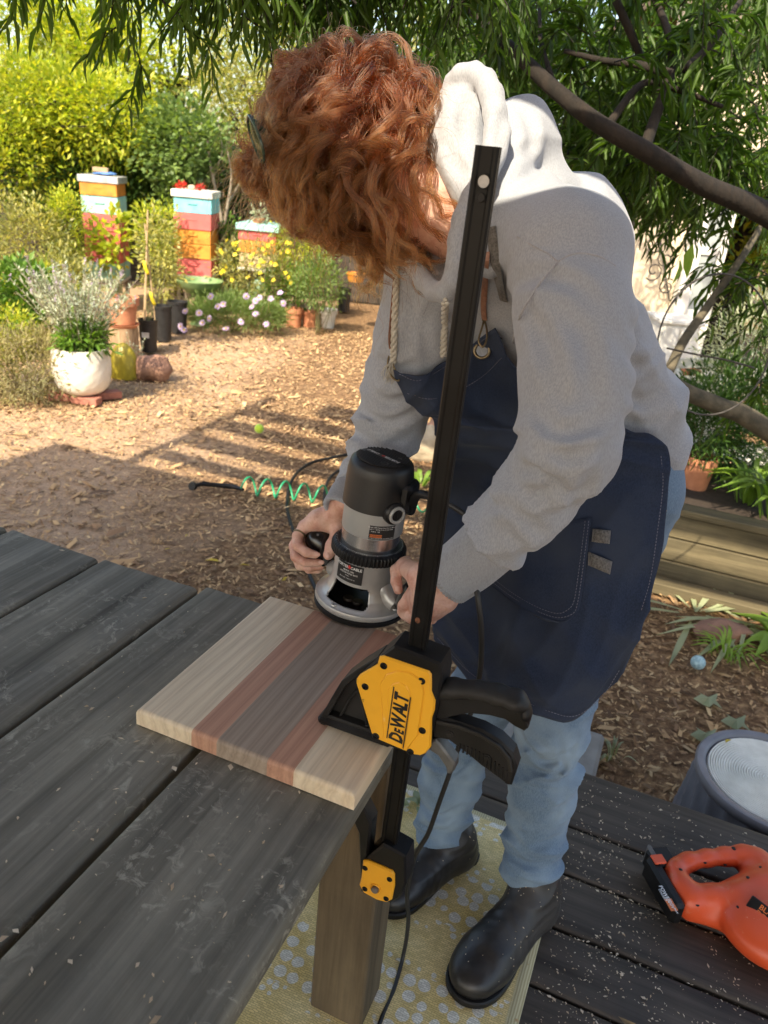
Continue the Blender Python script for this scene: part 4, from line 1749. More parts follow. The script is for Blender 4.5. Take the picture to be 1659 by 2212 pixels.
# ================================================================== THE GARDEN
LM = {
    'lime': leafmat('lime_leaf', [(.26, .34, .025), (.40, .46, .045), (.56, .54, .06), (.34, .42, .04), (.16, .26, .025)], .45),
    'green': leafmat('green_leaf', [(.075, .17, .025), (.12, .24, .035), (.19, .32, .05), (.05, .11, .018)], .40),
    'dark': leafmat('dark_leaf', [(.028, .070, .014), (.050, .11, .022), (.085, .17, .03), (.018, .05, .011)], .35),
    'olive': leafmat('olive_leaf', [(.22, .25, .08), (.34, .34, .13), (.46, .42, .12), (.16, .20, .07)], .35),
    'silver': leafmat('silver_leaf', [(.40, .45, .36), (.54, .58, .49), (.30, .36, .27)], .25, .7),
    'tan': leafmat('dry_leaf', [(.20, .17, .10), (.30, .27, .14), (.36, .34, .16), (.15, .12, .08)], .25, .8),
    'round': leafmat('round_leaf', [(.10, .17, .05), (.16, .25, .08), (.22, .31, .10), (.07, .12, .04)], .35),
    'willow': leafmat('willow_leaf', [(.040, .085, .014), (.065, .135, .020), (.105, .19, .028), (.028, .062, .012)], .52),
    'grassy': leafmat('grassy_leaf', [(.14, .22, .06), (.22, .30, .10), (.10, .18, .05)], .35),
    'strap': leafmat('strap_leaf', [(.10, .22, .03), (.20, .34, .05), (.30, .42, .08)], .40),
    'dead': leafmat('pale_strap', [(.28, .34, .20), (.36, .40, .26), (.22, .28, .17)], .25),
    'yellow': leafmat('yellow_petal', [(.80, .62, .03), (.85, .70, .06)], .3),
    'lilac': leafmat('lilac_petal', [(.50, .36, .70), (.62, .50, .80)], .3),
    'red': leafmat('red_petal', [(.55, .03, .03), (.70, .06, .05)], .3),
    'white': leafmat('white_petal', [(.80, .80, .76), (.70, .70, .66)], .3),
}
MBARK = mat('bark', (.022, .015, .010), (.008, .006, .004), 26, .9, bs=60, bstr=.9, bdist=.006, st=(1, 1, .4))  # darkened further to carry the shade on the willow limb
MBARKP = mat('pale_bark', (.34, .29, .22), (.20, .16, .12), 26, .9, bs=60, bstr=.7, bdist=.004)
MSTEM = mat('stem', (.16, .16, .06), (.10, .09, .04), 40, .8)
MTERRA = mat('terracotta', (.56, .24, .125), (.42, .17, .09), 16, .85, bs=120, bstr=.3, bdist=.001)
MWHT = mat('white_glaze', (.78, .75, .68), (.68, .64, .56), 10, .45, bs=14, bstr=.25, bdist=.006)
MNPOT = mat('nursery_black', (.022, .022, .024), (.014, .014, .015), 30, .5)
MPAINTW = mat('white_paint', (.74, .73, .69), (.60, .58, .53), 14, .6, bs=40, bstr=.2)
BAMB = mat('bamboo', (.48, .35, .20), (.34, .24, .13), 40, .6)


def px2m(y0, d):
    return d / FPX


def foliage(name, lab, cat, c, rad, ncl, per, spread, L, Wd, mk, base=None, seed=1, tmpl=LEAF4, droop=0.0, shell=.5, group=None, stems=10, smat=None, hem=False, stem_r=.004):
    """a plant: foliage and stems under one Empty standing on the ground"""
    c = np.asarray(c, float)
    base = np.array([c[0], c[1], GZ]) if base is None else np.asarray(base, float)
    t_ = thing(name, lab, cat, base, 0, group)
    vf, cc = cloud(c, rad, ncl, per, spread, L, Wd, tmpl, droop, seed, shell, hem)
    obj('foliage', vf, LM[mk], t_, smooth=False, sharp=None)
    r_ = np.random.default_rng(seed + 99)
    mb = MB()
    for i in range(min(stems, len(cc))):
        e = cc[i * len(cc) // stems]
        s0 = base + [r_.normal(0, .03), r_.normal(0, .03), 0]
        mid = (s0 + e) / 2 + r_.normal(0, .04, 3) + [0, 0, .05]
        mb.add(tube(spline([s0, mid, e], 4), np.linspace(stem_r, stem_r * .4, 9), 5))
    if stems:
        obj('stem', mb.get(), smat or MSTEM, t_, sharp=None)
    return t_


# ------------------------------------------------------------------ beehives
HCOL = {'orange': mat('hive_orange', (.66, .27, .035), (.48, .17, .02), 9, .7), 'aqua': mat('hive_aqua', (.36, .66, .62), (.26, .54, .52), 8, .7),
        'sky': mat('hive_sky', (.22, .56, .62), (.14, .42, .50), 8, .7), 'red': mat('hive_red', (.62, .13, .12), (.50, .09, .085), 8, .7),
        'white': mat('hive_white', (.70, .68, .62), (.56, .54, .48), 8, .7), 'tin': mat('hive_tin', (.55, .55, .54), (.42, .42, .41), 20, .5, .5),
        'beige': mat('hive_beige', (.52, .42, .24), (.42, .33, .18), 8, .7), 'blue': mat('hive_blue', (.08, .20, .48), (.06, .14, .36), 8, .7)}


for m_ in HCOL.values():
    grime(m_, (.20, .13, .07), 7, .56, .70, .55)


def hive(lab, px, ytop, ybot, Y, boxes, roofc, rz, wpx, overhang=.02):
    bpt = AY(px, ybot, Y)
    d = (bpt - CAM) @ FW
    k_ = d / FPX * .93
    w = wpx * d / FPX
    dp = w * 1.18
    t_ = thing('beehive', lab, 'beehive', bpt, rz, 'painted beehives by the back fence')
    z = 0
    for hp, cn in boxes[::-1]:
        h = hp * k_
        bo = obj('hive_box', cbox(w, dp, h - .005, .004, at=(.008 * math.sin(z * 31 + px), .006 * math.cos(z * 17), z + h / 2)), HCOL[cn], t_, world=False)
        obj('handhold', cbox(w * .26, .012, .018, .004, at=(0, -dp / 2 - .002, z + h * .62)), HCOL[cn], bo, world=False)
        z += h
    obj('roof', cbox(w + overhang * 2, dp + overhang * 2, .075, .006, at=(0, 0, z + .0375)), HCOL[roofc], t_, world=False)
    obj('base_board', cbox(w + .02, dp + .06, .03, .003, at=(0, -.01, -.016)), HCOL['white'], t_, world=False)
    for sx in (-1, 1):
        for sy in (-1, 1):
            zz_ = bpt[2] - .031 - GZ
            obj('leg', cbox(.045, .045, zz_, .003, at=(sx * w * .42, sy * dp * .42, -.031 - zz_ / 2)), MBARKP, t_, world=False)
    return t_, bpt, w, z + .075


h1, b1, w1, z1 = hive('tallest hive, orange over aqua over red boxes under a grey roof', 235, 370, 598, 9.5, [(26, 'orange'), (37, 'aqua'), (35, 'red'), (34, 'red'), (33, 'red'), (37, 'aqua')], 'tin', .14, 72)
h2, b2, w2, z2 = hive('hive with white roof, sky blue, red and double orange boxes', 427, 402, 590, 9.5, [(32, 'sky'), (34, 'red'), (30, 'orange'), (31, 'orange'), (37, 'red')], 'white', .05, 76)
h3, b3, w3, z3 = hive('short hive with aqua roof, red, orange and beige boxes', 567, 480, 575, 9.9, [(21, 'red'), (27, 'orange'), (32, 'beige')], 'aqua', -.06, 80, .03)
# things lying on the hive roofs
zt1 = b1 + [0, 0, z1]
V, F = ellips(zt1 + [.02, 0, .018], (.13, .10, .022), 18, 8)
V += (.018 * nz3(V, 18, 3))[:, None] * np.array([.6, .6, .5])
V[:, 2] = np.maximum(V[:, 2], zt1[2] + .001)
obj('cloth', (V, F), HCOL['blue'], at=zt1, label='crumpled blue cloth lying on the grey roof of the tallest hive', cat='cloth')
brk = obj('brick', cbox(.17, .09, .05, .004, at=(0, 0, .025)), mat('tan_brick', (.42, .30, .18), (.32, .22, .13), 30, .9), label='tan brick holding down the blue cloth on the tallest hive', cat='brick', sharp=30)
brk.location = [float(x) for x in zt1 + [-.01, -.02, .034]]
brk.rotation_euler = (0, 0, .2)
for k_, (dx_, lab) in enumerate(((-.16, 'red flower cluster at the left end of the white hive roof'), (.07, 'red flower cluster right of the middle of the white hive roof'))):
    c_ = b2 + [dx_, -.08, z2]
    t_ = thing('flower_cluster', lab, 'flowers', c_, 0, 'red flower clusters on the white hive roof')
    vf, _ = cloud(c_ + [0, 0, .03], (.055, .04, .022), 14, 9, .012, .024, .018, seed=30 + k_)
    obj('petals', vf, LM['red'], t_, smooth=False, sharp=None)
    obj('stem', tube([c_, c_ + [0, 0, .03]], .006, 6), MSTEM, t_)
V, F = ellips(b2 + [-.04, -.05, z2 + .028], (.045, .035, .03), 10, 6)
V += (.012 * nz3(V, 30, 8))[:, None]
V[:, 2] = np.maximum(V[:, 2], b2[2] + z2 + .001)
obj('stone', (V, F), mat('pale_stone', (.50, .40, .28), (.36, .28, .2), 30, .9), at=b2 + [-.04, -.05, z2], label='small tan stone on the white hive roof between red flowers', cat='stone')


def potgeo(r0, r1, h, rimh=.0, rimr=.0, th=.012):
    pr = [(.0001, 0), (r0, 0), (r0 + (r1 - r0) * (1 - rimh / h), h - rimh)]
    if rimh:
        pr += [(r1 + rimr, h - rimh + .002), (r1 + rimr * 1.2, h)]
    else:
        pr += [(r1, h)]
    ro = pr[-1][0]
    pr += [(ro - th, h), (ro - th * 1.3, h * .86), (.0001, h * .84)]
    return pr


def pot(name, lab, px, ybase, wpx, hpx, m, Y=None, rimh=.2, ratio=.72, z=None, group=None, seg_=32, cat='plant pot'):
    b = AY(px, ybase, Y) if Y else G(px, ybase, GZ)
    if Y is None:
        b[2] = GZ
    if z is not None:
        b[2] = z
    d = (b - CAM) @ FW
    r1 = wpx * d / FPX / 2
    h = hpx * d / FPX
    t_ = thing(name, lab, cat, b, 0, group)
    V, F = lathe(potgeo(r1 * ratio, r1 * (.93 if rimh else 1), h, h * rimh, r1 * .05, min(.012, r1 * .12)), seg_)
    obj('vessel', (V + b, F), m, t_)
    obj('soil', lathe([(.0001, 0), (r1 * .84, 0)], 20, org=b + [0, 0, h * .855], cap=False), mat('soil_' + name, (.05, .035, .025), (.03, .02, .015), 60, .95) if 'soil' not in bpy.data.materials else bpy.data.materials['soil'], t_)
    return t_, b, r1, h


MSOIL = mat('soil', (.05, .035, .025), (.03, .02, .015), 60, .95)

# large white pot with lavender
wp, wb, wr_, wh = None, G(182, 862, GZ), 0, 0
wb[2] = GZ + .055
d_ = (wb - CAM) @ FW
wr_ = 59 * d_ / FPX
wh = 92 * d_ / FPX / .93
t_ = thing('white_pot', 'large round white carved pot standing on red bricks', 'plant pot', wb)
pr = [(.0001, 0), (wr_ * .55, 0), (wr_ * .80, wh * .10), (wr_ * .95, wh * .30), (wr_ * 1.0, wh * .55), (wr_ * .99, wh * .80), (wr_ * .96, wh), (wr_ * .88, wh), (wr_ * .88, wh * .85), (.0001, wh * .85)]
pr = np.array(pr)
prs = spline(pr[1:7], 6)
V, F = lathe(np.vstack([pr[:1], prs, pr[7:]]), 96)
an = np.arctan2(V[:, 1], V[:, 0])
rad_ = np.hypot(V[:, 0], V[:, 1])
m_ = (V[:, 2] > wh * .1) & (V[:, 2] < wh * .9) & (rad_ > wr_ * .7)
pat_ = .5 + .5 * np.sin(an * 14 + 3 * np.sin(V[:, 2] / wh * 14)) * np.sin(V[:, 2] / wh * 28)
V[m_, :2] *= (1 + .022 * pat_[m_])[:, None]
obj('vessel', (V + wb, F), MWHT, t_)
obj('soil', lathe([(.0001, 0), (wr_ * .87, 0)], 20, org=wb + [0, 0, wh * .86], cap=False), MSOIL, t_)
MBRK = mat('red_brick', (.40, .17, .12), (.28, .11, .08), 40, .9, bs=120, bstr=.4)
for k_, (dx_, dy_, a_, lab) in enumerate(((-.13, -.06, .2, 'red brick under the left of the white pot'), (.06, -.10, -.1, 'red brick under the front of the white pot'), (.15, .08, .7, 'red brick under the right of the white pot'))):
    o = obj('brick', cbox(.20, .095, .054, .004), MBRK, label=lab, cat='brick', group='bricks under the white pot', sharp=30)
    o.location = [float(wb[0] + dx_), float(wb[1] + dy_), GZ + .027]
    o.rotation_euler = (0, 0, a_)


def spikes(name, lab, cat, base, n, h, spread, mk, seed, leafL=.03, leafW=.006, per=16, tipm=None, lean=.35, hmin=.6, r0=.05, group=None, tipk=0.0):
    """upright narrow stems clothed in small leaves"""
    r_ = np.random.default_rng(seed)
    t_ = thing(name, lab, cat, base, 0, group)
    P_, D_ = [], []
    mb = MB()
    TP, TD = [], []
    for i in range(n):
        a = r_.uniform(0, 6.28)
        rr = r0 * math.sqrt(r_.uniform())
        s0 = np.array(base) + [rr * math.cos(a), rr * math.sin(a), 0]
        hh = h * r_.uniform(hmin, 1)
        e = s0 + [math.cos(a) * spread * rr / r0 + r_.normal(0, .03), math.sin(a) * spread * rr / r0 + r_.normal(0, .03), hh]
        ctrl = (s0 + e) / 2 + [0, 0, hh * .12]
        c_ = spline([s0, ctrl, e], 3)
        mb.add(tube(c_, .0022, 4, cap=False))
        for k_ in range(per):
            f = r_.uniform(.15, 1) ** .8
            idx = f * (len(c_) - 1)
            p = c_[int(idx)] + (c_[min(int(idx) + 1, len(c_) - 1)] - c_[int(idx)]) * (idx % 1)
            P_.append(p)
            D_.append(r_.normal(0, .8, 3) + [0, 0, .9])
        if tipm and r_.uniform() < tipk:
            for k_ in range(14):
                TP.append(e + r_.normal(0, .003, 3) + [0, 0, k_ * .003])
                TD.append(r_.normal(0, 1, 3) + [0, 0, .4])
    ll = leafL * r_.uniform(.6, 1.3, len(P_))
    obj('foliage', leaves(np.array(P_), np.array(D_), ll, ll * leafW / leafL, LEAF4, r_), LM[mk], t_, smooth=False, sharp=None)
    obj('stem', mb.get(), MSTEM if mk != 'silver' else MBARKP, t_, sharp=None)
    if TP:
        obj('blossom', leaves(np.array(TP), np.array(TD), .012, .008, LEAF4, r_), LM[tipm], t_, smooth=False, sharp=None)
    return t_


spikes('lavender', 'silvery lavender with purple tips growing in the white pot', 'lavender', wb + [-.03, .06, wh * .86], 150, .60, .30, 'silver', 3, .040, .010, 24, 'lilac', r0=.12, tipk=.25)
foliage('leafy_plant', 'bright green leafy plant spilling over the rim of the white pot', 'plant', wb + [.03, -.02, wh + .08], (wr_ * 1.0, wr_ * .8, .13), 60, 12, .03, .075, .02, 'green', base=wb + [.03, -.02, wh * .87], seed=5, tmpl=LEAFL, shell=.3, stems=8)

# terracotta pot on a stump
sb = G(268, 772, GZ)
sb[2] = GZ
d_ = (sb - CAM) @ FW
sr, sh_ = 31 * d_ / FPX, 62 * d_ / FPX / .93
MSTUMP = mat('stump_wood', (.42, .29, .17), (.22, .14, .08), 12, .85, st=(6, 6, .8), bs=30, bstr=.6, bdist=.006)
V, F = lathe([(.0001, 0), (sr * 1.05, 0), (sr, sh_ * .5), (sr * .98, sh_), (.0001, sh_)], 28)
V[:, :2] *= (1 + .04 * np.sin(np.arctan2(V[:, 1], V[:, 0]) * 5))[:, None]
obj('tree_stump', (V + sb, F), MSTUMP, at=sb, label='sawn upright tree stump holding a terracotta pot', cat='stump', sharp=30)
tp, tb_, tr1, th1 = pot('terracotta_pot', 'terracotta pot on its saucer on the tree stump', 266, 700, 72, 56, MTERRA, Y=sb[1], rimh=.3, z=GZ + sh_ + .03)
obj('saucer', lathe([(.0001, 0), (tr1 * .82, 0), (tr1 * .95, .028), (tr1 * .90, .028), (tr1 * .80, .008), (.0001, .008)], 28, org=tb_ - [0, 0, .029]), MTERRA, tp)
foliage('seedling', 'small green seedlings in the stump pot', 'plant', tb_ + [0, 0, th1 + .03], (.10, .09, .06), 16, 7, .02, .04, .014, 'green', base=tb_ + [0, 0, th1 * .86], seed=7, stems=6, stem_r=.002)

# black nursery pots with bamboo canes
np1, nb1, nr1, nh1 = pot('nursery_pot', 'black plastic nursery pot with a white tag and bamboo canes', 322, 758, 42, 68, MNPOT, rimh=.08, ratio=.78)
obj('tag', cbox(.07, .002, .05, .0, at=nb1 + [0, -nr1 * .93, nh1 * .55]), MPAINTW, np1)
for k_, (px, yb, w_, h_, lab) in enumerate(((352, 735, 44, 74, 'black nursery pot close behind the tagged pot'), (385, 718, 44, 66, 'black nursery pot with its rim right of the tagged pot'), (62, 745, 60, 70, 'dark nursery pot in the shade left of the lavender'),
                                             (742, 672, 30, 48, 'black nursery pot right of the small white pot'))):
    pot('nursery_pot', lab, px, yb, w_, h_, MNPOT, rimh=.08, ratio=.8, group='black nursery pots')
tri = nb1 + [0, 0, nh1 * .8]
canes = thing('cane_tripod', 'bamboo cane tripod tied with yellow ribbon in the tagged pot', 'plant support', tri)
topc = tri + [.03, .0, .86]
for k_ in range(3):
    a = k_ * 2.1 + .4
    s0 = tri + [.07 * math.cos(a), .07 * math.sin(a), 0]
    obj('cane', tube([s0, topc + [.02 * math.cos(a + 3), .02 * math.sin(a + 3), .06 * (k_ + 1)]], .007, 7), BAMB, canes)
for k_, (f, s_) in enumerate(((.30, 1), (.62, -1))):
    c_ = tri + (topc - tri) * f + [.03 * s_, -.04, 0]
    rib_ = np.array([[c_ + [.0, 0, .07], c_ + [.03, 0, .06]], [c_ + [.005, -.01, .02], c_ + [.04, -.01, .01]], [c_ + [.03, 0, -.06], c_ + [.06, .01, -.05]]])
    V, F = sheet(grid_surf(rib_, 4, 3), .002)
    obj('ribbon', (V, F), LM['yellow'], canes, sharp=None)
foliage('climbing_plant', 'yellow green climbing plant on the bamboo canes', 'plant', P(345, 545, 7.2), (.20, .18, .34), 70, 14, .045, .055, .022, 'olive', base=nb1 + [0, 0, nh1 * .8], seed=11, stems=10)

# yellow glazed dome and rust coloured rock by the stump
V, F = ellips(G(262, 818, GZ) + [0, .08, .02], (.13, .10, .27), 24, 12)
V[:, 2] = np.maximum(V[:, 2], GZ - .01)
obj('garden_cloche', (V, F), mat('mustard_glaze', (.42, .34, .03), (.32, .25, .02), 10, .4), at=G(262, 818, GZ), label='mustard yellow domed cover leaning beside the stump', cat='cloche')
spikes('silver_sprig', 'silver grey sprig growing in front of the stump', 'plant', G(298, 800, GZ), 9, .32, .10, 'silver', 13, .03, .009, 16, r0=.04)


def rock(lab, c, r_, m, seed, name='rock', cat='rock'):
    V, F = ellips((0, 0, 0), (1, 1, 1), 22, 14)
    V *= (1 + .22 * nz3(V, 1.6, seed) + .10 * nz3(V, 4, seed + 3) + .04 * nz3(V, 11, seed + 5))[:, None]
    V = V * np.array(r_)
    V += [0, 0, r_[2] * .55]
    V[:, 2] = np.maximum(V[:, 2], -.02)
    return obj(name, (V + np.array(c), F), m, at=c, label=lab, cat=cat, sharp=None)


MRKR = mat('rust_rock', (.36, .20, .13), (.20, .11, .08), 9, .9, bs=30, bstr=.7, bdist=.01)
MRKP = mat('pale_rock', (.50, .42, .30), (.33, .27, .19), 9, .9, bs=30, bstr=.7, bdist=.01)
rock('rust brown rock on the mulch right of the stump', G(330, 815, GZ), (.15, .11, .13), MRKR, 4)
rock('pale sandstone rock behind the clamp bar', G(915, 985, GZ), (.13, .12, .15), MRKP, 9)
rock('grey brown rock beside the pale sandstone rock', G(960, 960, GZ), (.16, .12, .16), MRKR, 17)
rock('terracotta coloured block in the sun by the raised bed', G(1560, 1375, GZ), (.13, .07, .045), MRKR, 21)

# green bowl on a pedestal
bb = G(432, 700, GZ)
bb[2] = GZ
d_ = (bb - CAM) @ FW
bz = AY(432, 605, bb[1])[2]
br_ = 50 * d_ / FPX
MGRN = mat('green_glaze', (.20, .30, .13), (.12, .20, .08), 10, .4)
t_ = thing('bird_bath', 'green glazed bowl on a pedestal below the white roofed hive', 'bird bath', bb)
obj('bowl', lathe([(.05, bz - GZ - .17), (br_ * .55, bz - GZ - .14), (br_ * .9, bz - GZ - .05), (br_, bz - GZ), (br_ * .95, bz - GZ + .004), (br_ * .8, bz - GZ - .05), (.0001, bz - GZ - .10)], 40, org=bb), MGRN, t_)
obj('pedestal', lathe([(.12, 0), (.10, .03), (.05, .08), (.045, bz - GZ - .2), (.06, bz - GZ - .16)], 24, org=bb), MGRN, t_)
V, F = ellips(G(509, 668, GZ) + [0, 0, .16], (.10, .07, .19), 20, 12)
obj('glazed_stone', (V, F), mat('pale_green_glaze', (.34, .46, .32), (.24, .36, .24), 10, .45), at=G(509, 668, GZ), label='pale green upright glazed stone behind the lilac flowers', cat='ornament')
V, F = ellips(G(555, 640, GZ) + [0, 0, .12], (.15, .08, .12), 20, 12)
obj('glazed_stone', (V, F), bpy.data.materials['pale_green_glaze'], at=G(555, 640, GZ), label='low pale green glazed stone under the yellow flowers', cat='ornament')

# yellow bench below the tallest hive
MYB = mat('yellow_wood', (.55, .50, .20), (.42, .38, .14), 12, .7)
by = b1 + [.08, -.62, 0]
t_ = thing('yellow_bench', 'small yellow slatted bench in front of the tallest hive', 'bench', (by[0], by[1], GZ), .1)
bh = b1[2] - GZ - .04
for k_ in range(3):
    obj('slat', cbox(.42, .08, .022, .003, at=(0, -.09 + .09 * k_, bh)), MYB, t_, world=False)
for sx in (-1, 1):
    for sy in (-1, 1):
        obj('leg', cbox(.04, .04, bh - .012, .003, at=(sx * .18, sy * .10, (bh - .012) / 2)), MYB, t_, world=False)
for zz_ in (bh * .75, bh * .4):
    obj('rail', cbox(.40, .02, .05, .003, at=(0, -.125, zz_)), MYB, t_, world=False)

# flowering bushes
fb = foliage('flower_bush', 'low grassy bush with lilac daisies at the edge of the mulch', 'flower bush', G(500, 720, GZ) + [0, .15, .12], (.62, .34, .24), 330, 22, .05, .06, .008, 'grassy', seed=21, tmpl=LEAF4, hem=True, stems=14, shell=.6)
r = np.random.default_rng(8)


def daisies(parent, pts, R_, m, cm, n=10):
    mbV = []
    for p in pts:
        nn = nrm(np.array([-.15, -.9, .7]) + r.normal(0, .3, 3))
        Bm = basis(nn)
        a = np.arange(n) * 2 * math.pi / n
        d_ = (np.cos(a)[:, None] * Bm[:, 0] + np.sin(a)[:, None] * Bm[:, 1])
        V, F = leaves(np.tile(p, (n, 1)), d_, R_, R_ * .62, LEAF4, r, nrmj=nn)
        o = obj('flower', (V, F), LM[m], parent, smooth=False, sharp=None)
        obj('flower_centre', ellips(p + nn * .003, (R_ * .25,) * 3, 8, 5), LM[cm], o)


pts = [P(x, y, (G(x, 735, GZ) - CAM) @ FW - .10) for x, y in ((390, 705), (398, 713), (437, 697), (452, 688), (470, 662), (482, 657), (488, 710), (400, 672), (455, 640), (544, 662), (552, 650), (560, 643), (585, 645), (552, 678), (605, 632), (430, 676), (520, 695), (575, 700), (612, 655), (532, 640))]
daisies(fb, pts, .042, 'lilac', 'yellow')
yb = foliage('yellow_flower_bush', 'green bush covered in small yellow flowers before the short hive', 'flower bush', P(545, 590, 8.9), (.50, .30, .42), 150, 16, .05, .055, .02, 'olive', base=G(545, 675, GZ), seed=23, stems=16)
for k_ in range(36):
    x, y = 475 + r.uniform(0, 165), 520 + r.uniform(0, 95)
    p = P(x, y, 8.5 + r.uniform(0, .2))
    nn = nrm(np.array([-.15, -.9, .5]) + r.normal(0, .35, 3))
    Bm = basis(nn)
    a = np.arange(5) * 2 * math.pi / 5
    obj('flower', leaves(np.tile(p, (5, 1)), np.cos(a)[:, None] * Bm[:, 0] + np.sin(a)[:, None] * Bm[:, 1], .032, .028, LEAF4, r, nrmj=nn), LM['yellow'], yb, smooth=False, sharp=None)

# shrubs, left to right (label, centre px, depth, radii, counts, leaf, material)
foliage('dry_shrub', 'greyish tan feathery shrub at the left edge of the mulch', 'shrub', P(42, 800, 5.6) + [0, .1, 0], (.42, .34, .33), 300, 20, .045, .05, .010, 'tan', seed=31, stems=26, smat=MBARKP)
foliage('yellow_shrub', 'yellow green feathery growth above the tan shrub', 'shrub', P(18, 735, 5.9), (.22, .25, .22), 90, 20, .035, .04, .012, 'lime', seed=32, stems=8)
foliage('leafy_shrub', 'bright green leafy shrub at the left edge above the tan shrub', 'shrub', P(35, 640, 6.6), (.34, .3, .30), 150, 14, .05, .075, .035, 'green', seed=33, stems=10)
foliage('leafy_shrub', 'light green shrub left of the lavender', 'shrub', P(75, 655, 7.2), (.4, .3, .35), 150, 14, .05, .07, .03, 'lime', seed=34, stems=10)
foliage('olive_shrub', 'tall olive green shrub with yellow buds left of the tallest hive', 'shrub', P(60, 540, 8.2), (.48, .35, .52), 320, 15, .05, .055, .020, 'olive', seed=35, stems=26)
foliage('olive_shrub', 'slim olive green shrub with yellow tips close to the tallest hive', 'shrub', P(150, 500, 8.4), (.22, .22, .50), 150, 15, .045, .05, .020, 'lime', seed=36, stems=14)
foliage('olive_shrub', 'olive shrub low in front of the tallest hive', 'shrub', P(130, 600, 7.2), (.35, .25, .28), 120, 14, .05, .05, .02, 'olive', seed=37, stems=14)
foliage('broad_leaf_vine', 'broad leaved green vine climbing over the tallest hive', 'vine', P(240, 520, 8.6), (.22, .10, .34), 30, 8, .05, .10, .065, 'lime', seed=38, stems=14)
foliage('sapling', 'yellow leaved sapling between the two tall hives', 'sapling', P(335, 500, 8.5), (.22, .2, .32), 110, 12, .05, .05, .022, 'lime', seed=39, stems=10)
foliage('sapling', 'green sapling with stakes between the two tall hives', 'sapling', P(352, 600, 8.6), (.22, .2, .28), 80, 12, .045, .05, .02, 'olive', seed=40, stems=12)
foliage('creeper', 'slender green creeper right of the white roofed hive', 'creeper', P(495, 530, 9.3), (.10, .12, .32), 70, 10, .04, .05, .03, 'green', seed=41, stems=6)
foliage('bright_bush', 'lime green bush right of the short hive', 'bush', P(655, 530, 9.2), (.34, .3, .55), 230, 16, .05, .05, .022, 'lime', seed=42, stems=14)
foliage('bright_bush', 'fresh green bush behind the small white pot', 'bush', P(690, 615, 8.6), (.30, .22, .25), 170, 14, .045, .055, .018, 'grassy', seed=43, stems=12)
foliage('bright_bush', 'dense green bush behind the lilac daisies', 'bush', P(620, 620, 9.0), (.35, .25, .25), 140, 14, .045, .05, .02, 'green', seed=44, stems=12)
foliage('succulent', 'grey succulent in a small pot on the aqua hive roof', 'succulent', b3 + [-.03, -.05, z3 + .10], (.09, .07, .07), 14, 8, .02, .07, .02, 'silver', base=b3 + [-.03, -.05, z3 + .01], seed=45, stems=3)
pot('small_pot', 'tiny terracotta pot on the aqua hive roof', 558, 478, 30, 10, MTERRA, Y=b3[1] - .05, z=b3[2] + z3 + .001, rimh=.3)
for k_, (px, yb_, w_, h_, m_, lab, ra) in enumerate(((634, 706, 40, 40, MTERRA, 'terracotta pot left of the small white pot', .72), (668, 706, 34, 34, MTERRA, 'ribbed terracotta pot touching the white pot', .8),
                                                (708, 708, 38, 40, MPAINTW, 'small white tapered pot at the edge of the mulch', .66), (600, 660, 46, 24, MTERRA, 'pale terracotta bowl behind the lilac daisies', .7))):
    pot('small_pot', lab, px, yb_, w_, h_, m_, rimh=.25, ratio=ra)
yp = pot('orange_bowl', 'orange bowl standing on the yellow pot', 768, 608, 44, 18, HCOL['orange'], Y=9.3, rimh=.2)
pot('yellow_pot', 'bright yellow pot beside the grey sleeve', 770, 642, 36, 32, LM['yellow'] and mat('yellow_glaze', (.78, .52, .03), (.66, .42, .02), 8, .5), rimh=.1)

# ------------------------------------------------------------------ trees beyond
def tree(lab, base, trunk_pts, tr, crowns, mk, seed, L=.08, Wd=.03, bark=None, name='tree', tmpl=LEAF4, per=14, spread=.09, group='trees along the back of the garden', droop=0.0, shell=.55):
    t_ = thing(name, lab, 'tree', base, 0, group)
    pts_ = [np.asarray(base)] + [np.asarray(p) for p in trunk_pts]
    c_ = spline(pts_, 6)
    obj('trunk', tube(c_, np.linspace(tr, tr * .45, len(c_)), 10), bark or MBARK, t_, sharp=None)
    parts, bmb = [], MB()
    for k_, (c, rad, ncl) in enumerate(crowns):
        vf, cc = cloud(c, rad, ncl, per, spread, L, Wd, tmpl, droop, seed + k_, shell)
        parts.append(vf)
        for i in range(6):
            e = cc[(i * 37) % len(cc)]
            s_ = c_[min(len(c_) - 1, len(c_) // 2 + i)]
            mid = (s_ + e) / 2 + [0, 0, .08]
            bmb.add(tube(spline([s_, mid, e], 4), np.linspace(tr * .4, .006, 9), 6))
    obj('branches', bmb.get(), bark or MBARK, t_, sharp=None)
    obj('crown', merge_arr(parts), LM[mk], t_, smooth=False, sharp=None)
    return t_


def gb(x, Y):
    return np.array([x, Y, GZ])


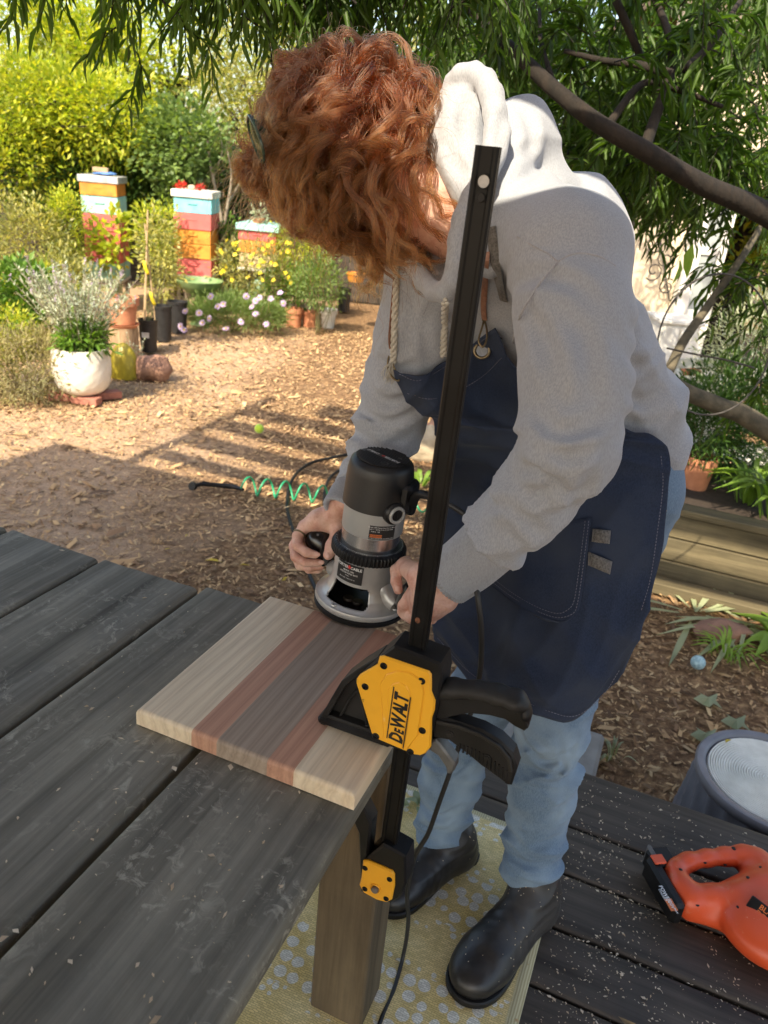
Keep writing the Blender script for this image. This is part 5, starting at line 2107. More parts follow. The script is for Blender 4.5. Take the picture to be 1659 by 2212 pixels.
tree('sunlit lime green tree filling the upper left beyond the hives', gb(-5.65, 10.62), [(-5.54, 10.62, .8), (-5.42, 10.51, 1.6)], .10,
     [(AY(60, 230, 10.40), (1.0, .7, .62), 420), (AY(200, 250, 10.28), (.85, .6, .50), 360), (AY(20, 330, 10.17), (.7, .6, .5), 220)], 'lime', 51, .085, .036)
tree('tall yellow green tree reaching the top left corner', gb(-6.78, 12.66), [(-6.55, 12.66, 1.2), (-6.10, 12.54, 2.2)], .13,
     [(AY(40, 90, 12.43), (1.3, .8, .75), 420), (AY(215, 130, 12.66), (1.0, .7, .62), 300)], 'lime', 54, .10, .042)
tree('green tree behind the tallest hive, leaves darkened for shade', gb(-4.52, 10.96), [(-4.52, 10.96, .8), (-4.52, 10.85, 1.3)], .09,
     [(AY(230, 340, 10.73), (.95, .5, .55), 340), (AY(110, 390, 10.40), (.75, .5, .45), 240), (AY(300, 400, 10.73), (.5, .4, .4), 120)], 'dark', 57, .08, .034)  # shade behind the hive is put into the dark leaf colour
tree('green tree behind the gap between the tall hives, darkened for shade', gb(-3.62, 11.19), [(-3.62, 11.19, .8), (-3.50, 11.07, 1.3)], .09,
     [(AY(310, 400, 11.07), (.6, .4, .55), 240), (AY(470, 400, 11.07), (.5, .3, .45), 160)], 'dark', 60, .075, .032)  # dark leaves stand for the shaded backdrop between the hives
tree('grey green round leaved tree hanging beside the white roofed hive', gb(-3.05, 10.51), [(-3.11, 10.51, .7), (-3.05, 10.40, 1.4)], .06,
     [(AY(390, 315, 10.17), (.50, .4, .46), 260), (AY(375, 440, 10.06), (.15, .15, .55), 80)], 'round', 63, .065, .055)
tree('feathery yellow green tree right of the round leaved tree', gb(-2.15, 11.98), [(-2.20, 11.98, 1.1), (-2.26, 11.86, 1.9)], .07,
     [(AY(520, 250, 11.53), (.9, .6, .7), 360), (AY(560, 130, 11.98), (1.1, .6, .75), 380)], 'olive', 66, .07, .022)
tree('bright tree behind the hair of the woodworker', gb(-0.68, 12.20), [(-0.68, 12.20, 1.1), (-0.68, 12.09, 1.9)], .08,
     [(AY(680, 260, 11.86), (1.2, .7, 1.1), 420), (AY(760, 60, 12.20), (1.3, .7, .7), 320)], 'lime', 69, .08, .03)
tree('tall airy tree filling the sky gap above the hives', gb(-4.0, 14.0), [(-4.0, 14.0, 1.4), (-3.9, 13.9, 2.6)], .12,
     [(AY(330, 110, 13.6), (1.5, .8, .95), 300), (AY(470, 60, 13.8), (1.4, .8, .8), 260), (AY(150, 30, 13.8), (1.4, .8, .6), 200)], 'lime', 72, .11, .04, per=11, spread=.15)
pt = thing('pale_tree', 'bare pale grey forked tree behind the white roofed hive', 'tree', G(482, 640, GZ) * [1, 1, 0] + [0, .3, GZ], 0, 'trees along the back of the garden')

for k_, (a_, rr_2) in enumerate(([(484, 560), (482, 500), (470, 430), (455, 360), (448, 300)], .032), ([(482, 500), (492, 440), (500, 380), (490, 320)], .022), ([(470, 430), (462, 380), (480, 330), (472, 270)], .014), ([(492, 440), (520, 390), (540, 340)], .014)) if False else enumerate([([(484, 560), (482, 500), (470, 430), (455, 360), (448, 300)], .032), ([(482, 500), (492, 440), (500, 380), (490, 320)], .022), ([(470, 430), (462, 380), (480, 330), (472, 270)], .014), ([(492, 440), (520, 390), (540, 340)], .014)]):
    q_ = [AY(x, y, 10.11 + .03 * k_) for x, y in a_]
    if k_ == 0:
        q_ = [np.array([q_[0][0] + .02, 10.1, GZ])] + q_
    obj('trunk' if k_ == 0 else 'branch', tube(spline(q_, 5), np.linspace(rr_2, rr_2 * .4, (len(q_) - 1) * 5 + 1), 8), MBARKP, pt, sharp=None)

# far masses closing the view behind the fence
hedge = []
rr = np.random.default_rng(77)
for k_ in range(17):
    x = -9 + k_ * 1.15
    vf, _ = cloud((x, 14.6 + rr.normal(0, .4), .9 + rr.uniform(-.2, .3)), (.95, .6, 1.1), 190, 11, .13, .14, .06, LEAF4, 0, 300 + k_)
    hedge.append(vf)
obj('far_hedge', merge_arr(hedge), LM['green'], smooth=False, sharp=None, label='continuous mass of green hedge beyond the garden fence', cat='hedge', kind='stuff')
for k_, (x, y, z, rx, rz_, mk, lab) in enumerate(((1.6, 9.0, 1.2, 1.3, 1.5, 'green', 'green tree behind the hooded shoulder'), (3.4, 8.6, 1.9, 1.4, 1.3, 'lime', 'sunlit tree behind the house corner'), (.4, 9.5, 2.2, 1.2, .9, 'olive', 'olive tree above the woodworker'),
                                           (5.0, 8.4, 2.2, 1.5, 1.6, 'green', 'green tree at the right edge beyond the house'))):
    tree(lab, gb(x, y), [(x, y, .6), (x + .1, y, z)], .10, [((x, y, z), (rx, .8, rz_), 520)], mk, 90 + k_, .10, .04, per=12, spread=.12)

# ------------------------------------------------------------------ the big willow-leaved tree over the deck
wt = thing('willow_tree', 'spreading tree with narrow drooping leaves over the deck', 'tree', (2.45, 2.7, GZ))
limb = [P(1900, 620, 2.75), P(1659, 465, 2.62), P(1520, 400, 2.5), P(1400, 330, 2.4), P(1290, 265, 2.38), P(1200, 195, 2.4), P(1120, 120, 2.45), P(1050, 55, 2.55), P(980, -20, 2.7)]
base_ = np.array([2.45, 2.7, GZ])
tk = spline([base_, base_ + [.02, 0, .8], limb[0] + [.3, .1, -.35], limb[0]], 6)
obj('trunk', tube(tk, np.linspace(.12, .062, len(tk)), 14), MBARK, wt, sharp=None)
lb_ = spline(limb, 6)
obj('limb', tube(lb_, np.interp(np.linspace(0, 1, len(lb_)), [0, .3, .7, 1], [.044, .031, .023, .013]), 12), MBARK, wt, sharp=None)
for pts_, r0_, r1_ in (([(1390, 330), (1420, 240), (1450, 150), (1440, 60), (1400, -30)], .020, .010), ([(1450, 160), (1380, 140), (1300, 130), (1220, 110)], .016, .008), ([(1310, 275), (1390, 180), (1480, 200), (1560, 230)], .014, .007),
                       ([(1480, 150), (1540, 90), (1600, 0)], .014, .008), ([(1200, 195), (1170, 100), (1165, 20)], .012, .006), ([(1330, 0), (1370, 90), (1390, 140)], .014, .012)):
    q_ = spline([P(x, y, 2.45 + .05 * i) for i, (x, y) in enumerate(pts_)], 5)
    obj('branch', tube(q_, np.linspace(r0_, r1_, len(q_)), 8), MBARK, wt, sharp=None)
# low mossy limb at the right
MMOSS = mat('mossy_bark', (.12, .10, .065), (.05, .045, .03), 20, .9, bs=50, bstr=.8, bdist=.006)
q_ = spline([base_ + [-.05, .2, .5], P(1659, 930, 3.0), P(1560, 880, 2.95), P(1480, 845, 2.9), P(1432, 812, 2.9)], 6)
obj('limb', tube(q_, np.linspace(.045, .026, len(q_)), 10), MMOSS, wt, sharp=None)
q_ = spline([P(1440, 812, 2.9), P(1475, 740, 2.95), P(1530, 660, 3.05), P(1600, 560, 3.1), P(1650, 480, 3.2)], 6)
obj('limb', tube(q_, np.linspace(.020, .013, len(q_)), 10), MMOSS, wt, sharp=None)


def sprays(regions, seed, per=26, L=.085, Wd=.0125, tl=.34, fall=.5):
    """hanging twigs with narrow leaves; regions: (x0, y0, x1, y1, depth0, depth1, count)"""
    r_ = np.random.default_rng(seed)
    P_, D_, LL = [], [], []
    mb = MB()
    for (x0, y0, x1, y1, d0, d1, n) in regions:
        for i in range(n):
            d = r_.uniform(d0, d1)
            s_ = P(r_.uniform(x0, x1), r_.uniform(y0, y1), d)
            a = r_.uniform(0, 6.28)
            l_ = tl * r_.uniform(.6, 1.2)
            h_ = np.array([math.cos(a), math.sin(a), 0])
            m_ = s_ + h_ * l_ * .4 + [0, 0, .03]
            e = s_ + h_ * l_ * .75 - [0, 0, l_ * fall * r_.uniform(.5, 1.3)]
            c_ = spline([s_, m_, e], 4)
            mb.add(tube(c_, np.linspace(.003, .0012, len(c_)), 3, cap=False))
            f = np.linspace(.08, 1, per)
            idx = f * (len(c_) - 1)
            i0 = np.minimum(idx.astype(int), len(c_) - 2)
            p = c_[i0] + (c_[i0 + 1] - c_[i0]) * (idx - i0)[:, None]
            tdir = c_[i0 + 1] - c_[i0]
            tdir /= np.linalg.norm(tdir, axis=1)[:, None]
            sd = np.cross(tdir, [0, 0, 1])
            sd /= np.linalg.norm(sd, axis=1)[:, None] + 1e-9
            sg = np.where(np.arange(per) % 2, 1, -1)[:, None]
            P_.append(p)
            D_.append(tdir * .9 + sd * sg * .75 + r_.normal(0, .28, (per, 3)) - [0, 0, .45])
            LL.append(L * r_.uniform(.6, 1.25, per))
    LL = np.concatenate(LL)
    return leaves(np.concatenate(P_), np.concatenate(D_), LL, Wd * LL / L * r_.uniform(.8, 1.25, len(LL)), LEAFL, r_), mb.get()


vf, tw = sprays([(980, -120, 1700, 160, 2.3, 4.4, 250), (1120, 60, 1700, 380, 2.5, 4.6, 260), (1300, 300, 1720, 470, 2.7, 4.4, 105), (1540, 470, 1740, 700, 2.7, 4.0, 22), (1180, 200, 1420, 420, 3.0, 4.8, 90),
                 (880, 0, 1150, 230, 3.2, 4.6, 100), (1620, 700, 1760, 940, 2.9, 3.8, 9)], 5)
vf2, tw2 = sprays([(520, -90, 1060, 20, 1.55, 2.1, 120), (200, -120, 620, -40, 1.45, 1.8, 40)], 6, L=.056, Wd=.0085, tl=.22)
vf, tw = merge_arr([vf, vf2]), MB().add(tw).add(tw2).get()
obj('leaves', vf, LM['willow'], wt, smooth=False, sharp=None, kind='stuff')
obj('twigs', tw, MBARK, wt, sharp=None, kind='stuff')
# hanging sprays one can pick leaf by leaf, upper left
r_ = np.random.default_rng(12)
tm = {}
nleaf = 0
for (sx, sy, ex, ey, d) in ((480, -60, 520, 90, 2.2), (520, 30, 590, 170, 2.3), (230, -40, 215, 110, 2.1), (250, 60, 180, 130, 2.15), (350, 0, 400, 140, 2.3), (400, 60, 460, 190, 2.35), (300, 130, 270, 230, 2.4), (30, -50, 10, 60, 1.9), (70, -60, 85, 50, 1.95), (420, -30, 340, 80, 2.2), (560, -40, 640, 60, 2.3), (610, 10, 690, 90, 2.4)):
    d *= .66
    s_, e = P(sx, sy, d), P(ex, ey, d + .07)
    m_ = (s_ + e) / 2 + [.02, 0, .02]
    c_ = spline([s_, m_, e], 6)
    obj('twig', tube(c_, np.linspace(.002, .0009, len(c_)), 4, cap=False), MBARK, wt, sharp=None)
    for k_ in range(15):
        f = (k_ + 1) / 15 * (len(c_) - 1)
        i0 = min(int(f), len(c_) - 2)
        p = c_[i0] + (c_[i0 + 1] - c_[i0]) * (f - i0)
        L_ = .056 * r_.uniform(.7, 1.2)
        tdir = nrm(c_[i0 + 1] - c_[i0])
        dd = nrm(tdir * .6 + np.cross(tdir, [0, 1, 0]) * (1 if k_ % 2 else -1) * .6 + r_.normal(0, .2, 3) - [0, 0, .8])
        V, F = leaves(p[None], dd[None], np.array([L_]), np.array([L_ * .15]), LEAFL, r_)
        obj('leaf', (V, F), LM['willow'], wt, smooth=False, sharp=None)
for x, y, d, L_ in ((1498, 525, 2.2, .10), (1470, 560, 2.25, .075)):
    V, F = leaves(P(x, y, d)[None], np.array([[.0, 0, -1.0]]), np.array([L_]), np.array([L_ * .32]), LEAFL, r_)
    obj('leaf', (V, F), LM['strap'], wt, smooth=False, sharp=None)

# ------------------------------------------------------------------ house at the right
hs = AY(1400, 600, 6.6)
MSTUC = mat('cream_stucco', (.66, .56, .42), (.56, .46, .33), 6, .9, bs=50, bstr=.4, bdist=.004)
house = thing('house', 'cream rendered house with white framed glass door and dark doorway', 'house', (2.4, 6.7, GZ))
xw0, xw1 = AY(1362, 600, 6.7)[0], AY(1462, 600, 6.7)[0]
xd1 = AY(1530, 600, 6.7)[0]


def hbox(x0, x1, y0, y1, z0, z1, name, m, ch=.003, par=None):
    return obj(name, cbox(x1 - x0, y1 - y0, z1 - z0, ch, at=((x0 + x1) / 2, (y0 + y1) / 2, (z0 + z1) / 2)), m, par or house)


hbox(xw0, xw1, 6.7, 6.9, GZ, 2.9, 'wall', MSTUC)
hbox(xw1, 6.0, 6.71, 6.9, 1.62, 2.9, 'wall', MSTUC)
hbox(4.0, 6.0, 6.7, 6.9, GZ, 1.62, 'wall', MSTUC)
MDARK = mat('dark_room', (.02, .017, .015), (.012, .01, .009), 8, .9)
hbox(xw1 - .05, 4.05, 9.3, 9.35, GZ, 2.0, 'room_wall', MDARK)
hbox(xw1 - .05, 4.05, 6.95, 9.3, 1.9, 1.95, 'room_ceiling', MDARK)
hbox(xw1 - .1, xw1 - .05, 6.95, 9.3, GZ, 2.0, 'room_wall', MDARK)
hbox(xw0 - .1, 6.2, 6.5, 9.6, 2.9, 3.0, 'roof', MROOF)
dr = obj('door', cbox(.0001, .0001, .0001), MPAINTW, house) if False else None
dx0, dx1 = xw1 + .0, xd1 + .06
z0_, z1_ = GZ + .55, 1.55
fr = hbox(dx0, dx0 + .05, 6.58, 6.70, GZ, 1.62, 'door_frame', MPAINTW)
hbox(dx0 + .055, dx0 + .115, 6.60, 6.65, GZ, 1.60, 'door_stile', MPAINTW)
hbox(dx1 - .06, dx1, 6.60, 6.65, GZ, 1.60, 'door_stile', MPAINTW)
for zz_ in (GZ + .45, .62, 1.12, 1.56):
    hbox(dx0 + .116, dx1 - .061, 6.605, 6.645, zz_ - .03, zz_ + .03, 'door_rail', MPAINTW)
GLS, t, b = _nt('window_glass')
b.inputs['Base Color'].default_value = (.32, .36, .36, 1)
b.inputs['Roughness'].default_value = .06
b.inputs['Specular IOR Level'].default_value = .9
for za, zb_2 in ((GZ + .48, .59), (.65, 1.09), (1.15, 1.53)):
    hbox(dx0 + .117, dx1 - .062, 6.622, 6.628, za, zb_2, 'pane', GLS, 0)
hbox(dx0 + .116, dx1 - .061, 6.605, 6.645, GZ, GZ + .41, 'door_panel', MPAINTW)
# iron scroll trellis on the wall
MIRON = mat('wrought_iron', (.10, .09, .08), (.05, .045, .04), 40, .7, .4)
sct = thing('iron_scroll', 'wrought iron scroll ornament on the cream wall', 'ornament', AY(1425, 560, 6.64))
for k_, (cx, cy, rr_3, st_a, turns) in enumerate(((1418, 530, .10, 0, 1.3), (1438, 560, .07, 2, 1.4), (1412, 585, .08, 4, 1.3), (1440, 620, .07, 1, 1.5))):
    c_ = AY(cx, cy, 6.64)
    a = np.linspace(0, turns * 2 * math.pi, 40)
    rad_ = rr_3 * np.linspace(1, .2, 40)
    obj('scroll', tube(np.stack([c_[0] + rad_ * np.cos(a + st_a), c_[1] + 0 * a, c_[2] + rad_ * np.sin(a + st_a)], 1), .006, 6), MIRON, sct, sharp=None)
obj('rod', tube([AY(1424, 505, 6.65), AY(1446, 650, 6.65)], .007, 6), MIRON, sct)

# white cupboard and tub before the house
cb = G(1455, 905, GZ)
cab = thing('white_cupboard', 'white painted wooden cupboard in front of the glass door', 'cupboard', (cb[0], 5.9, GZ))
zc0, zc1 = AY(1460, 808, 5.9)[2], AY(1460, 700, 5.9)[2]
xa, xb = AY(1415, 760, 5.9)[0], AY(1500, 760, 5.9)[0]
hbox(xa, xb, 5.9, 6.25, GZ, zc1, 'carcass', MPAINTW, .004, cab)
hbox(xa - .02, xb + .02, 5.87, 6.28, zc1, zc1 + .025, 'top', MPAINTW, .004, cab)
hbox(xa + .02, (xa + xb) / 2 - .005, 5.885, 5.898, zc0, zc1 - .02, 'door', MPAINTW, .003, cab)
hbox((xa + xb) / 2 + .005, xb - .02, 5.885, 5.898, zc0, zc1 - .02, 'door', MPAINTW, .003, cab)
tbp = AY(1485, 900, 5.0)
tbz = AY(1485, 812, 5.0)[2]
t_ = thing('white_tub', 'round white tub with a broad rim near the mossy limb', 'tub', (tbp[0], 5.0, GZ))
obj('tub_wall', lathe([(.19, 0), (.235, tbz - GZ - .05), (.26, tbz - GZ - .045), (.265, tbz - GZ), (.23, tbz - GZ), (.215, tbz - GZ - .06), (.0001, tbz - GZ - .07)], 36, org=(tbp[0], 5.0, GZ)), MPAINTW, t_)
pot('terracotta_pot', 'terracotta bowl on the white tub under the branch', 1492, 805, 44, 14, MTERRA, Y=5.0, z=tbz + .002, rimh=.3)


def chair(lab, c, rz, s=1.0):
    t_ = thing('garden_chair', lab, 'chair', c, rz, 'white garden chairs at the right')
    obj('seat', cbox(.42 * s, .42 * s, .025, .005, at=(0, 0, .44 * s)), MPAINTW, t_, world=False)
    for sx in (-1, 1):
        for sy in (-1, 1):
            obj('leg', cbox(.03, .03, .43 * s, .003, at=(sx * .18 * s, sy * .18 * s, .215 * s)), MPAINTW, t_, world=False)
        obj('back_post', cbox(.03, .03, .45 * s, .003, at=(sx * .18 * s, .195 * s, .68 * s)), MPAINTW, t_, world=False)
    for k_ in range(4):
        obj('back_slat', cbox(.32 * s, .015, .06, .003, at=(0, .195 * s, (.54 + .11 * k_) * s)), MPAINTW, t_, world=False)
    return t_


c_ = AY(1540, 860, 4.6)
chair('white slatted garden chair behind the mossy limb', (c_[0], 4.6, GZ), .5)
c_ = AY(1640, 850, 4.4)
chair('white slatted garden chair at the right edge', (c_[0], 4.4, GZ), -.6)

# raised bed of thick boards
bp = G(1500, 1272, GZ)
ub, vb_ = ab(bp)
MBED = woodmat('bed_wood', (.08, .066, .038), (.235, .195, .115), 18, 1.2, .8, bstr=.5)
bed = thing('raised_bed', 'long raised bed of thick weathered timber boards', 'raised bed', T(ub, vb_ + .6, GZ), RZT)
hbm = .126
for k_ in range(3):
    plank('board', 3.2, hbm - .006, .045, MBED, bed, T(ub, vb_ + 1.1, 0), 0, 200 + k_) if False else None
for k_ in range(3):
    o = obj('board', cbox(3.2, .045, hbm - .006, .006), MBED, bed, world=False)
    o.location = (.5, .0, hbm * (k_ + .5))
obj('cap_board', cbox(3.22, .11, .035, .005, at=(.5, .02, hbm * 3 + .018)), MBED, bed, world=False)
obj('board', cbox(.045, 1.0, hbm * 3, .006, at=(-1.08, .53, hbm * 1.5)), MBED, bed, world=False)
V, F = cbox(3.1, .95, .02, 0, at=(.5, .52, hbm * 3 - .012))
obj('soil', (V, F), MSOIL, bed, world=False)
obj('kerb_board', cbox(3.0, .10, .06, .005, at=(.6, -.12, .03)), MBED, bed, world=False)
bz_ = GZ + hbm * 3 - .002


def bedp(x, y):
    p = G(x, y, bz_)
    return p


tp2, tb2, tr2, th2 = pot('terracotta_pot', 'tall terracotta pot standing in the raised timber bed', 1500, 1052, 68, 70, MTERRA, Y=G(1500, 1052, bz_)[1], z=bz_, rimh=.22, ratio=.72)
foliage('feathery_plant', 'dark feathery plant filling the terracotta pot in the raised bed', 'plant', tb2 + [0, .05, th2 + .16], (.26, .2, .22), 190, 16, .035, .04, .010, 'dark', base=tb2 + [0, 0, th2 * .85], seed=71, stems=12)
foliage('feathery_plant', 'dark green ferny bush behind the raised bed', 'plant', P(1590, 930, 4.3), (.50, .3, .40), 380, 16, .05, .05, .013, 'dark', seed=72, stems=14)
foliage('grey_bush', 'grey green wispy bush behind the mossy limb', 'bush', P(1620, 770, 4.6), (.28, .3, .38), 190, 14, .045, .05, .010, 'silver', seed=73, stems=12)


def straps(name, lab, base, n, L, W_, mk, seed, up=1.0, r0=.05, flat=False, cat='plant', group=None):
    r_ = np.random.default_rng(seed)
    t_ = thing(name, lab, cat, base, 0, group)
    for i in range(n):
        a = r_.uniform(0, 6.28)
        l_ = L * r_.uniform(.6, 1.1)
        h_ = np.array([math.cos(a), math.sin(a), 0])
        s0 = np.array(base) + h_ * r0 * r_.uniform(0, 1)
        if flat:
            pts_ = [s0 + [0, 0, .02], s0 + h_ * l_ * .5 + [0, 0, .04 * r_.uniform(.3, 1.4)], s0 + h_ * l_ + [0, 0, .01]]
        else:
            pts_ = [s0, s0 + h_ * l_ * .25 + [0, 0, l_ * .55 * up], s0 + h_ * l_ * .75 + [0, 0, l_ * (.55 * up - .12)]]
        c_ = spline(pts_, 4)
        sd = nrm(np.cross(h_, [0, 0, 1])) * W_ * r_.uniform(.7, 1.2)
        wv = np.sin(np.linspace(.35, math.pi, len(c_)))[:, None] * .5
        V = np.concatenate([c_ - sd * wv, c_ - [0, 0, .1 * W_], c_ + sd * wv])
        m = len(c_)
        F = [(j, j + 1, m + j + 1, m + j) for j in range(m - 1)] + [(m + j, m + j + 1, 2 * m + j + 1, 2 * m + j) for j in range(m - 1)]
        obj('leaf', (V, F), LM[mk], t_, sharp=None)
    return t_


straps('arching_plant', 'bright arching leaved plant in the raised bed at the right', G(1612, 1085, bz_), 34, .34, .030, 'strap', 81, 1.0, .06)
straps('arching_plant', 'lime arching leaved plant leaning out of the bed at the right edge', G(1665, 1120, bz_), 30, .40, .034, 'strap', 82, .9, .06)
straps('broad_leaved_plant', 'broad leaved green plant at the right edge on the mulch', G(1690, 1400, GZ), 10, .34, .07, 'strap', 83, .55, .05)
straps('grass_tuft', 'green grassy tuft on the mulch beside the blue ball', G(1565, 1420, GZ), 26, .20, .012, 'strap', 84, .8, .06)
straps('fallen_leaves', 'pale strap leaves lying on the mulch by the raised bed', G(1500, 1330, GZ), 16, .42, .026, 'dead', 85, 0, .12, flat=True, cat='leaves')
straps('fallen_leaves', 'pale strap leaves piled against the terracotta coloured block', G(1610, 1350, GZ), 18, .40, .026, 'dead', 86, 0, .12, flat=True, cat='leaves')
straps('small_weed', 'small green weed growing behind the router and bar', G(905, 1050, GZ), 16, .20, .030, 'strap', 87, .7, .04)
straps('small_weed', 'little weed at the deck edge beside the stone slab', G(1320, 1640, GZ), 10, .10, .008, 'dead', 88, .9, .03)
straps('small_weed', 'dusty weed on the rug beside the table leg', np.array(G(905, 1740, .012)), 9, .06, .018, 'dead', 89, .6, .03)

# hoop of wire hanging in the tree
hc = P(1545, 745, 2.6)
a = np.linspace(0, 2 * math.pi, 50)
obj('wire_hoop', tube(np.stack([hc[0] + .215 * np.cos(a), hc[1] + .10 * np.sin(a + .6), hc[2] + .225 * np.sin(a)], 1), .0035, 6), MIRON, at=hc, label='thin dark wire hoop hanging among the branches at the right', cat='hoop', sharp=None)
obj('wire', tube(spline([P(1440, 752, 2.7), P(1500, 765, 2.65), P(1570, 778, 2.6), P(1630, 795, 2.6)], 5), .0035, 6), MIRON, at=P(1500, 765, 2.65), label='thin dark wire stretched below the hoop', cat='wire', sharp=None)

# ------------------------------------------------------------------ things on the mulch
def ball(lab, x, y, m, r_, cat='ball'):
    p = G(x, y, GZ + r_ + .012)
    return obj('ball', ellips(p, (r_,) * 3, 24, 16), m, at=p - [0, 0, r_], label=lab, cat=cat, sharp=None)


ball('bright green tennis ball on the striped shade', 560, 926, mat('felt_green', (.42, .62, .04), (.34, .52, .03), 60, .95, sheen=.5), .034)
ball('small pale blue speckled ball on the mulch at the right', 1508, 1431, mat('blue_speckle', (.42, .60, .62), (.24, .38, .42), 90, .7), .030)
# coiled green hose and nozzle
hz0, hz1 = G(525, 1058, GZ + .035), G(735, 1082, GZ + .035)
ax_ = hz1 - hz0
s_ = np.linspace(0, 1, 190)
an = s_ * 5.3 * 2 * math.pi
sd = nrm(np.cross(nrm(ax_), [0, 0, 1]))
hp = hz0 + ax_ * s_[:, None] + (.052 * np.sin(an))[:, None] * np.array([0, 0, 1]) + (.045 * np.cos(an))[:, None] * sd + [0, 0, .028]
hp2 = P(905, 1085, (G(905, 1085, GZ) - CAM) @ FW)
MHOSE = mat('green_hose', (.03, .36, .17), (.02, .26, .12), 10, .35)
hz = thing('coiled_hose', 'coiled green garden hose with black spray nozzle on the mulch', 'hose', hz0 * [1, 1, 0] + [0, 0, GZ])
s2 = np.linspace(0, 1, 90)
an2 = s2 * 3.0 * 2 * math.pi
hp3 = hz1 + (G(925, 1098, GZ + .035) - hz1) * s2[:, None] + (.05 * np.sin(an2))[:, None] * np.array([0, 0, 1]) + (.045 * np.cos(an2))[:, None] * sd + [0, 0, .028]
obj('hose', tube(np.vstack([hp, hp3[3:]]), .0062, 8), MHOSE, hz, sharp=None)
nz_ = [hz0 + [0, 0, .0], G(505, 1052, GZ + .03), G(470, 1048, GZ + .035), G(440, 1046, GZ + .04), G(425, 1048, GZ + .045)]
obj('grip', tube(spline(nz_, 4), np.interp(np.linspace(0, 1, 17), [0, .3, .7, 1], [.010, .016, .013, .012]), 10), BLK, hz)
nd = nrm(nz_[-1] - nz_[-2])
obj('nozzle_head', lathe([(.012, -.02), (.022, -.01), (.026, .008), (.024, .018), (.010, .020), (.0001, .016)], 20, -FW * .6 + nd * .6, G(418, 1050, GZ + .05)), BLK, hz)
obj('lever', tube([G(470, 1047, GZ + .05), G(440, 1040, GZ + .075), G(428, 1046, GZ + .06)], .004, 6), BLK, hz)
dz = [(668, 1110), (655, 1180), (640, 1150), (625, 1080), (632, 1030), (665, 998), (740, 985)]
q_ = spline([G(x, y, GZ + .012) for x, y in [(690, 1290), (668, 1240), (640, 1165), (620, 1095), (632, 1035), (668, 1002), (720, 988), (790, 975)]], 8)
obj('black_hose', tube(q_, .010, 8), BLK, at=q_[0], label='black hose curving over the mulch behind the left hand', cat='hose', sharp=None)
q_ = spline([G(x, y, GZ + .012) for x, y in [(700, 1100), (702, 1060), (715, 1030), (745, 1012), (800, 1000)]], 8)
obj('black_hose', tube(q_, .010, 8), BLK, at=q_[0], label='second black hose looping beside the grey sleeve', cat='hose', sharp=None)
# fallen leaves
yl = mat('yellow_leaf', (.62, .46, .05), (.46, .32, .04), 60, .7)
for k_, (x, y, a_, L_, lab) in enumerate(((442, 1211, .1, .085, 'long curled yellow leaf on the mulch beyond the table'), (515, 1221, .2, .06, 'small yellow leaf right of the long curled one'), (400, 1160, 1.5, .04, 'orange yellow leaf higher on the mulch'),
                                 (608, 1255, 1.1, .05, 'yellow leaf near the cutting board end'), (355, 1188, .8, .035, 'tiny yellow leaf on the sandy mulch'))):
    p = G(x, y, GZ + .012)
    d_ = np.array([math.cos(a_), math.sin(a_), .05])
    V, F = leaves(p[None], d_[None], np.array([L_]), np.array([L_ * .25]), LEAFL, np.random.default_rng(k_))
    obj('fallen_leaf', (V, F), yl, at=p, smooth=False, sharp=None, label=lab, cat='leaf', group='fallen leaves on the mulch')
for k_, (x, y, z_, lab) in enumerate(((1598, 2170, .004, 'dry brown leaf on the deck boards'), (1478, 2288, .004, 'dry leaf'), (1388, 1640, GZ, 'x'))):
    if k_ == 0:
        p = G(1335, 2195, .008)
        V, F = leaves(p[None], np.array([[.6, -.75, .05]]), np.array([.09]), np.array([.02]), LEAFL, np.random.default_rng(k_))
        obj('fallen_leaf', (V, F), mat('dry_leaf_brown', (.30, .21, .10), (.22, .15, .08), 60, .8), at=p, smooth=False, sharp=None, label='long dry brown leaf on the deck near the bottom edge', cat='leaf')
p = G(1578, 2036, .01)
V, F = leaves(p[None], np.array([[.9, .1, .05]]), np.array([.035]), np.array([.014]), LEAFL, np.random.default_rng(9))
obj('fallen_leaf', (V, F), yl, at=p, smooth=False, sharp=None, label='small yellow leaf beside the orange blower', cat='leaf')
for k_, (x, y, lab) in enumerate(((1530, 1512, 'crumpled pale leaf on the mulch above the lidded bin'), (1525, 1590, 'pale dry leaf lower on the mulch near the bin'), (1590, 1560, 'small pale leaf right of the other dry leaves'))):
    p = G(x, y, GZ + .01)
    a = np.linspace(0, 2 * math.pi, 11)[:-1]
    rr_ = .045 * (1 + .45 * (np.arange(10) % 2 * 2 - 1) * .7)
    V = np.concatenate([[p + [0, 0, .012]], p + np.stack([rr_ * np.cos(a), rr_ * np.sin(a), .012 * np.sin(a * 3)], 1)])
    obj('fallen_leaf', (V, [(0, i + 1, (i + 1) % 10 + 1) for i in range(10)]), LM['dead'], at=p, smooth=False, sharp=None, label=lab, cat='leaf', group='dry leaves by the bin')

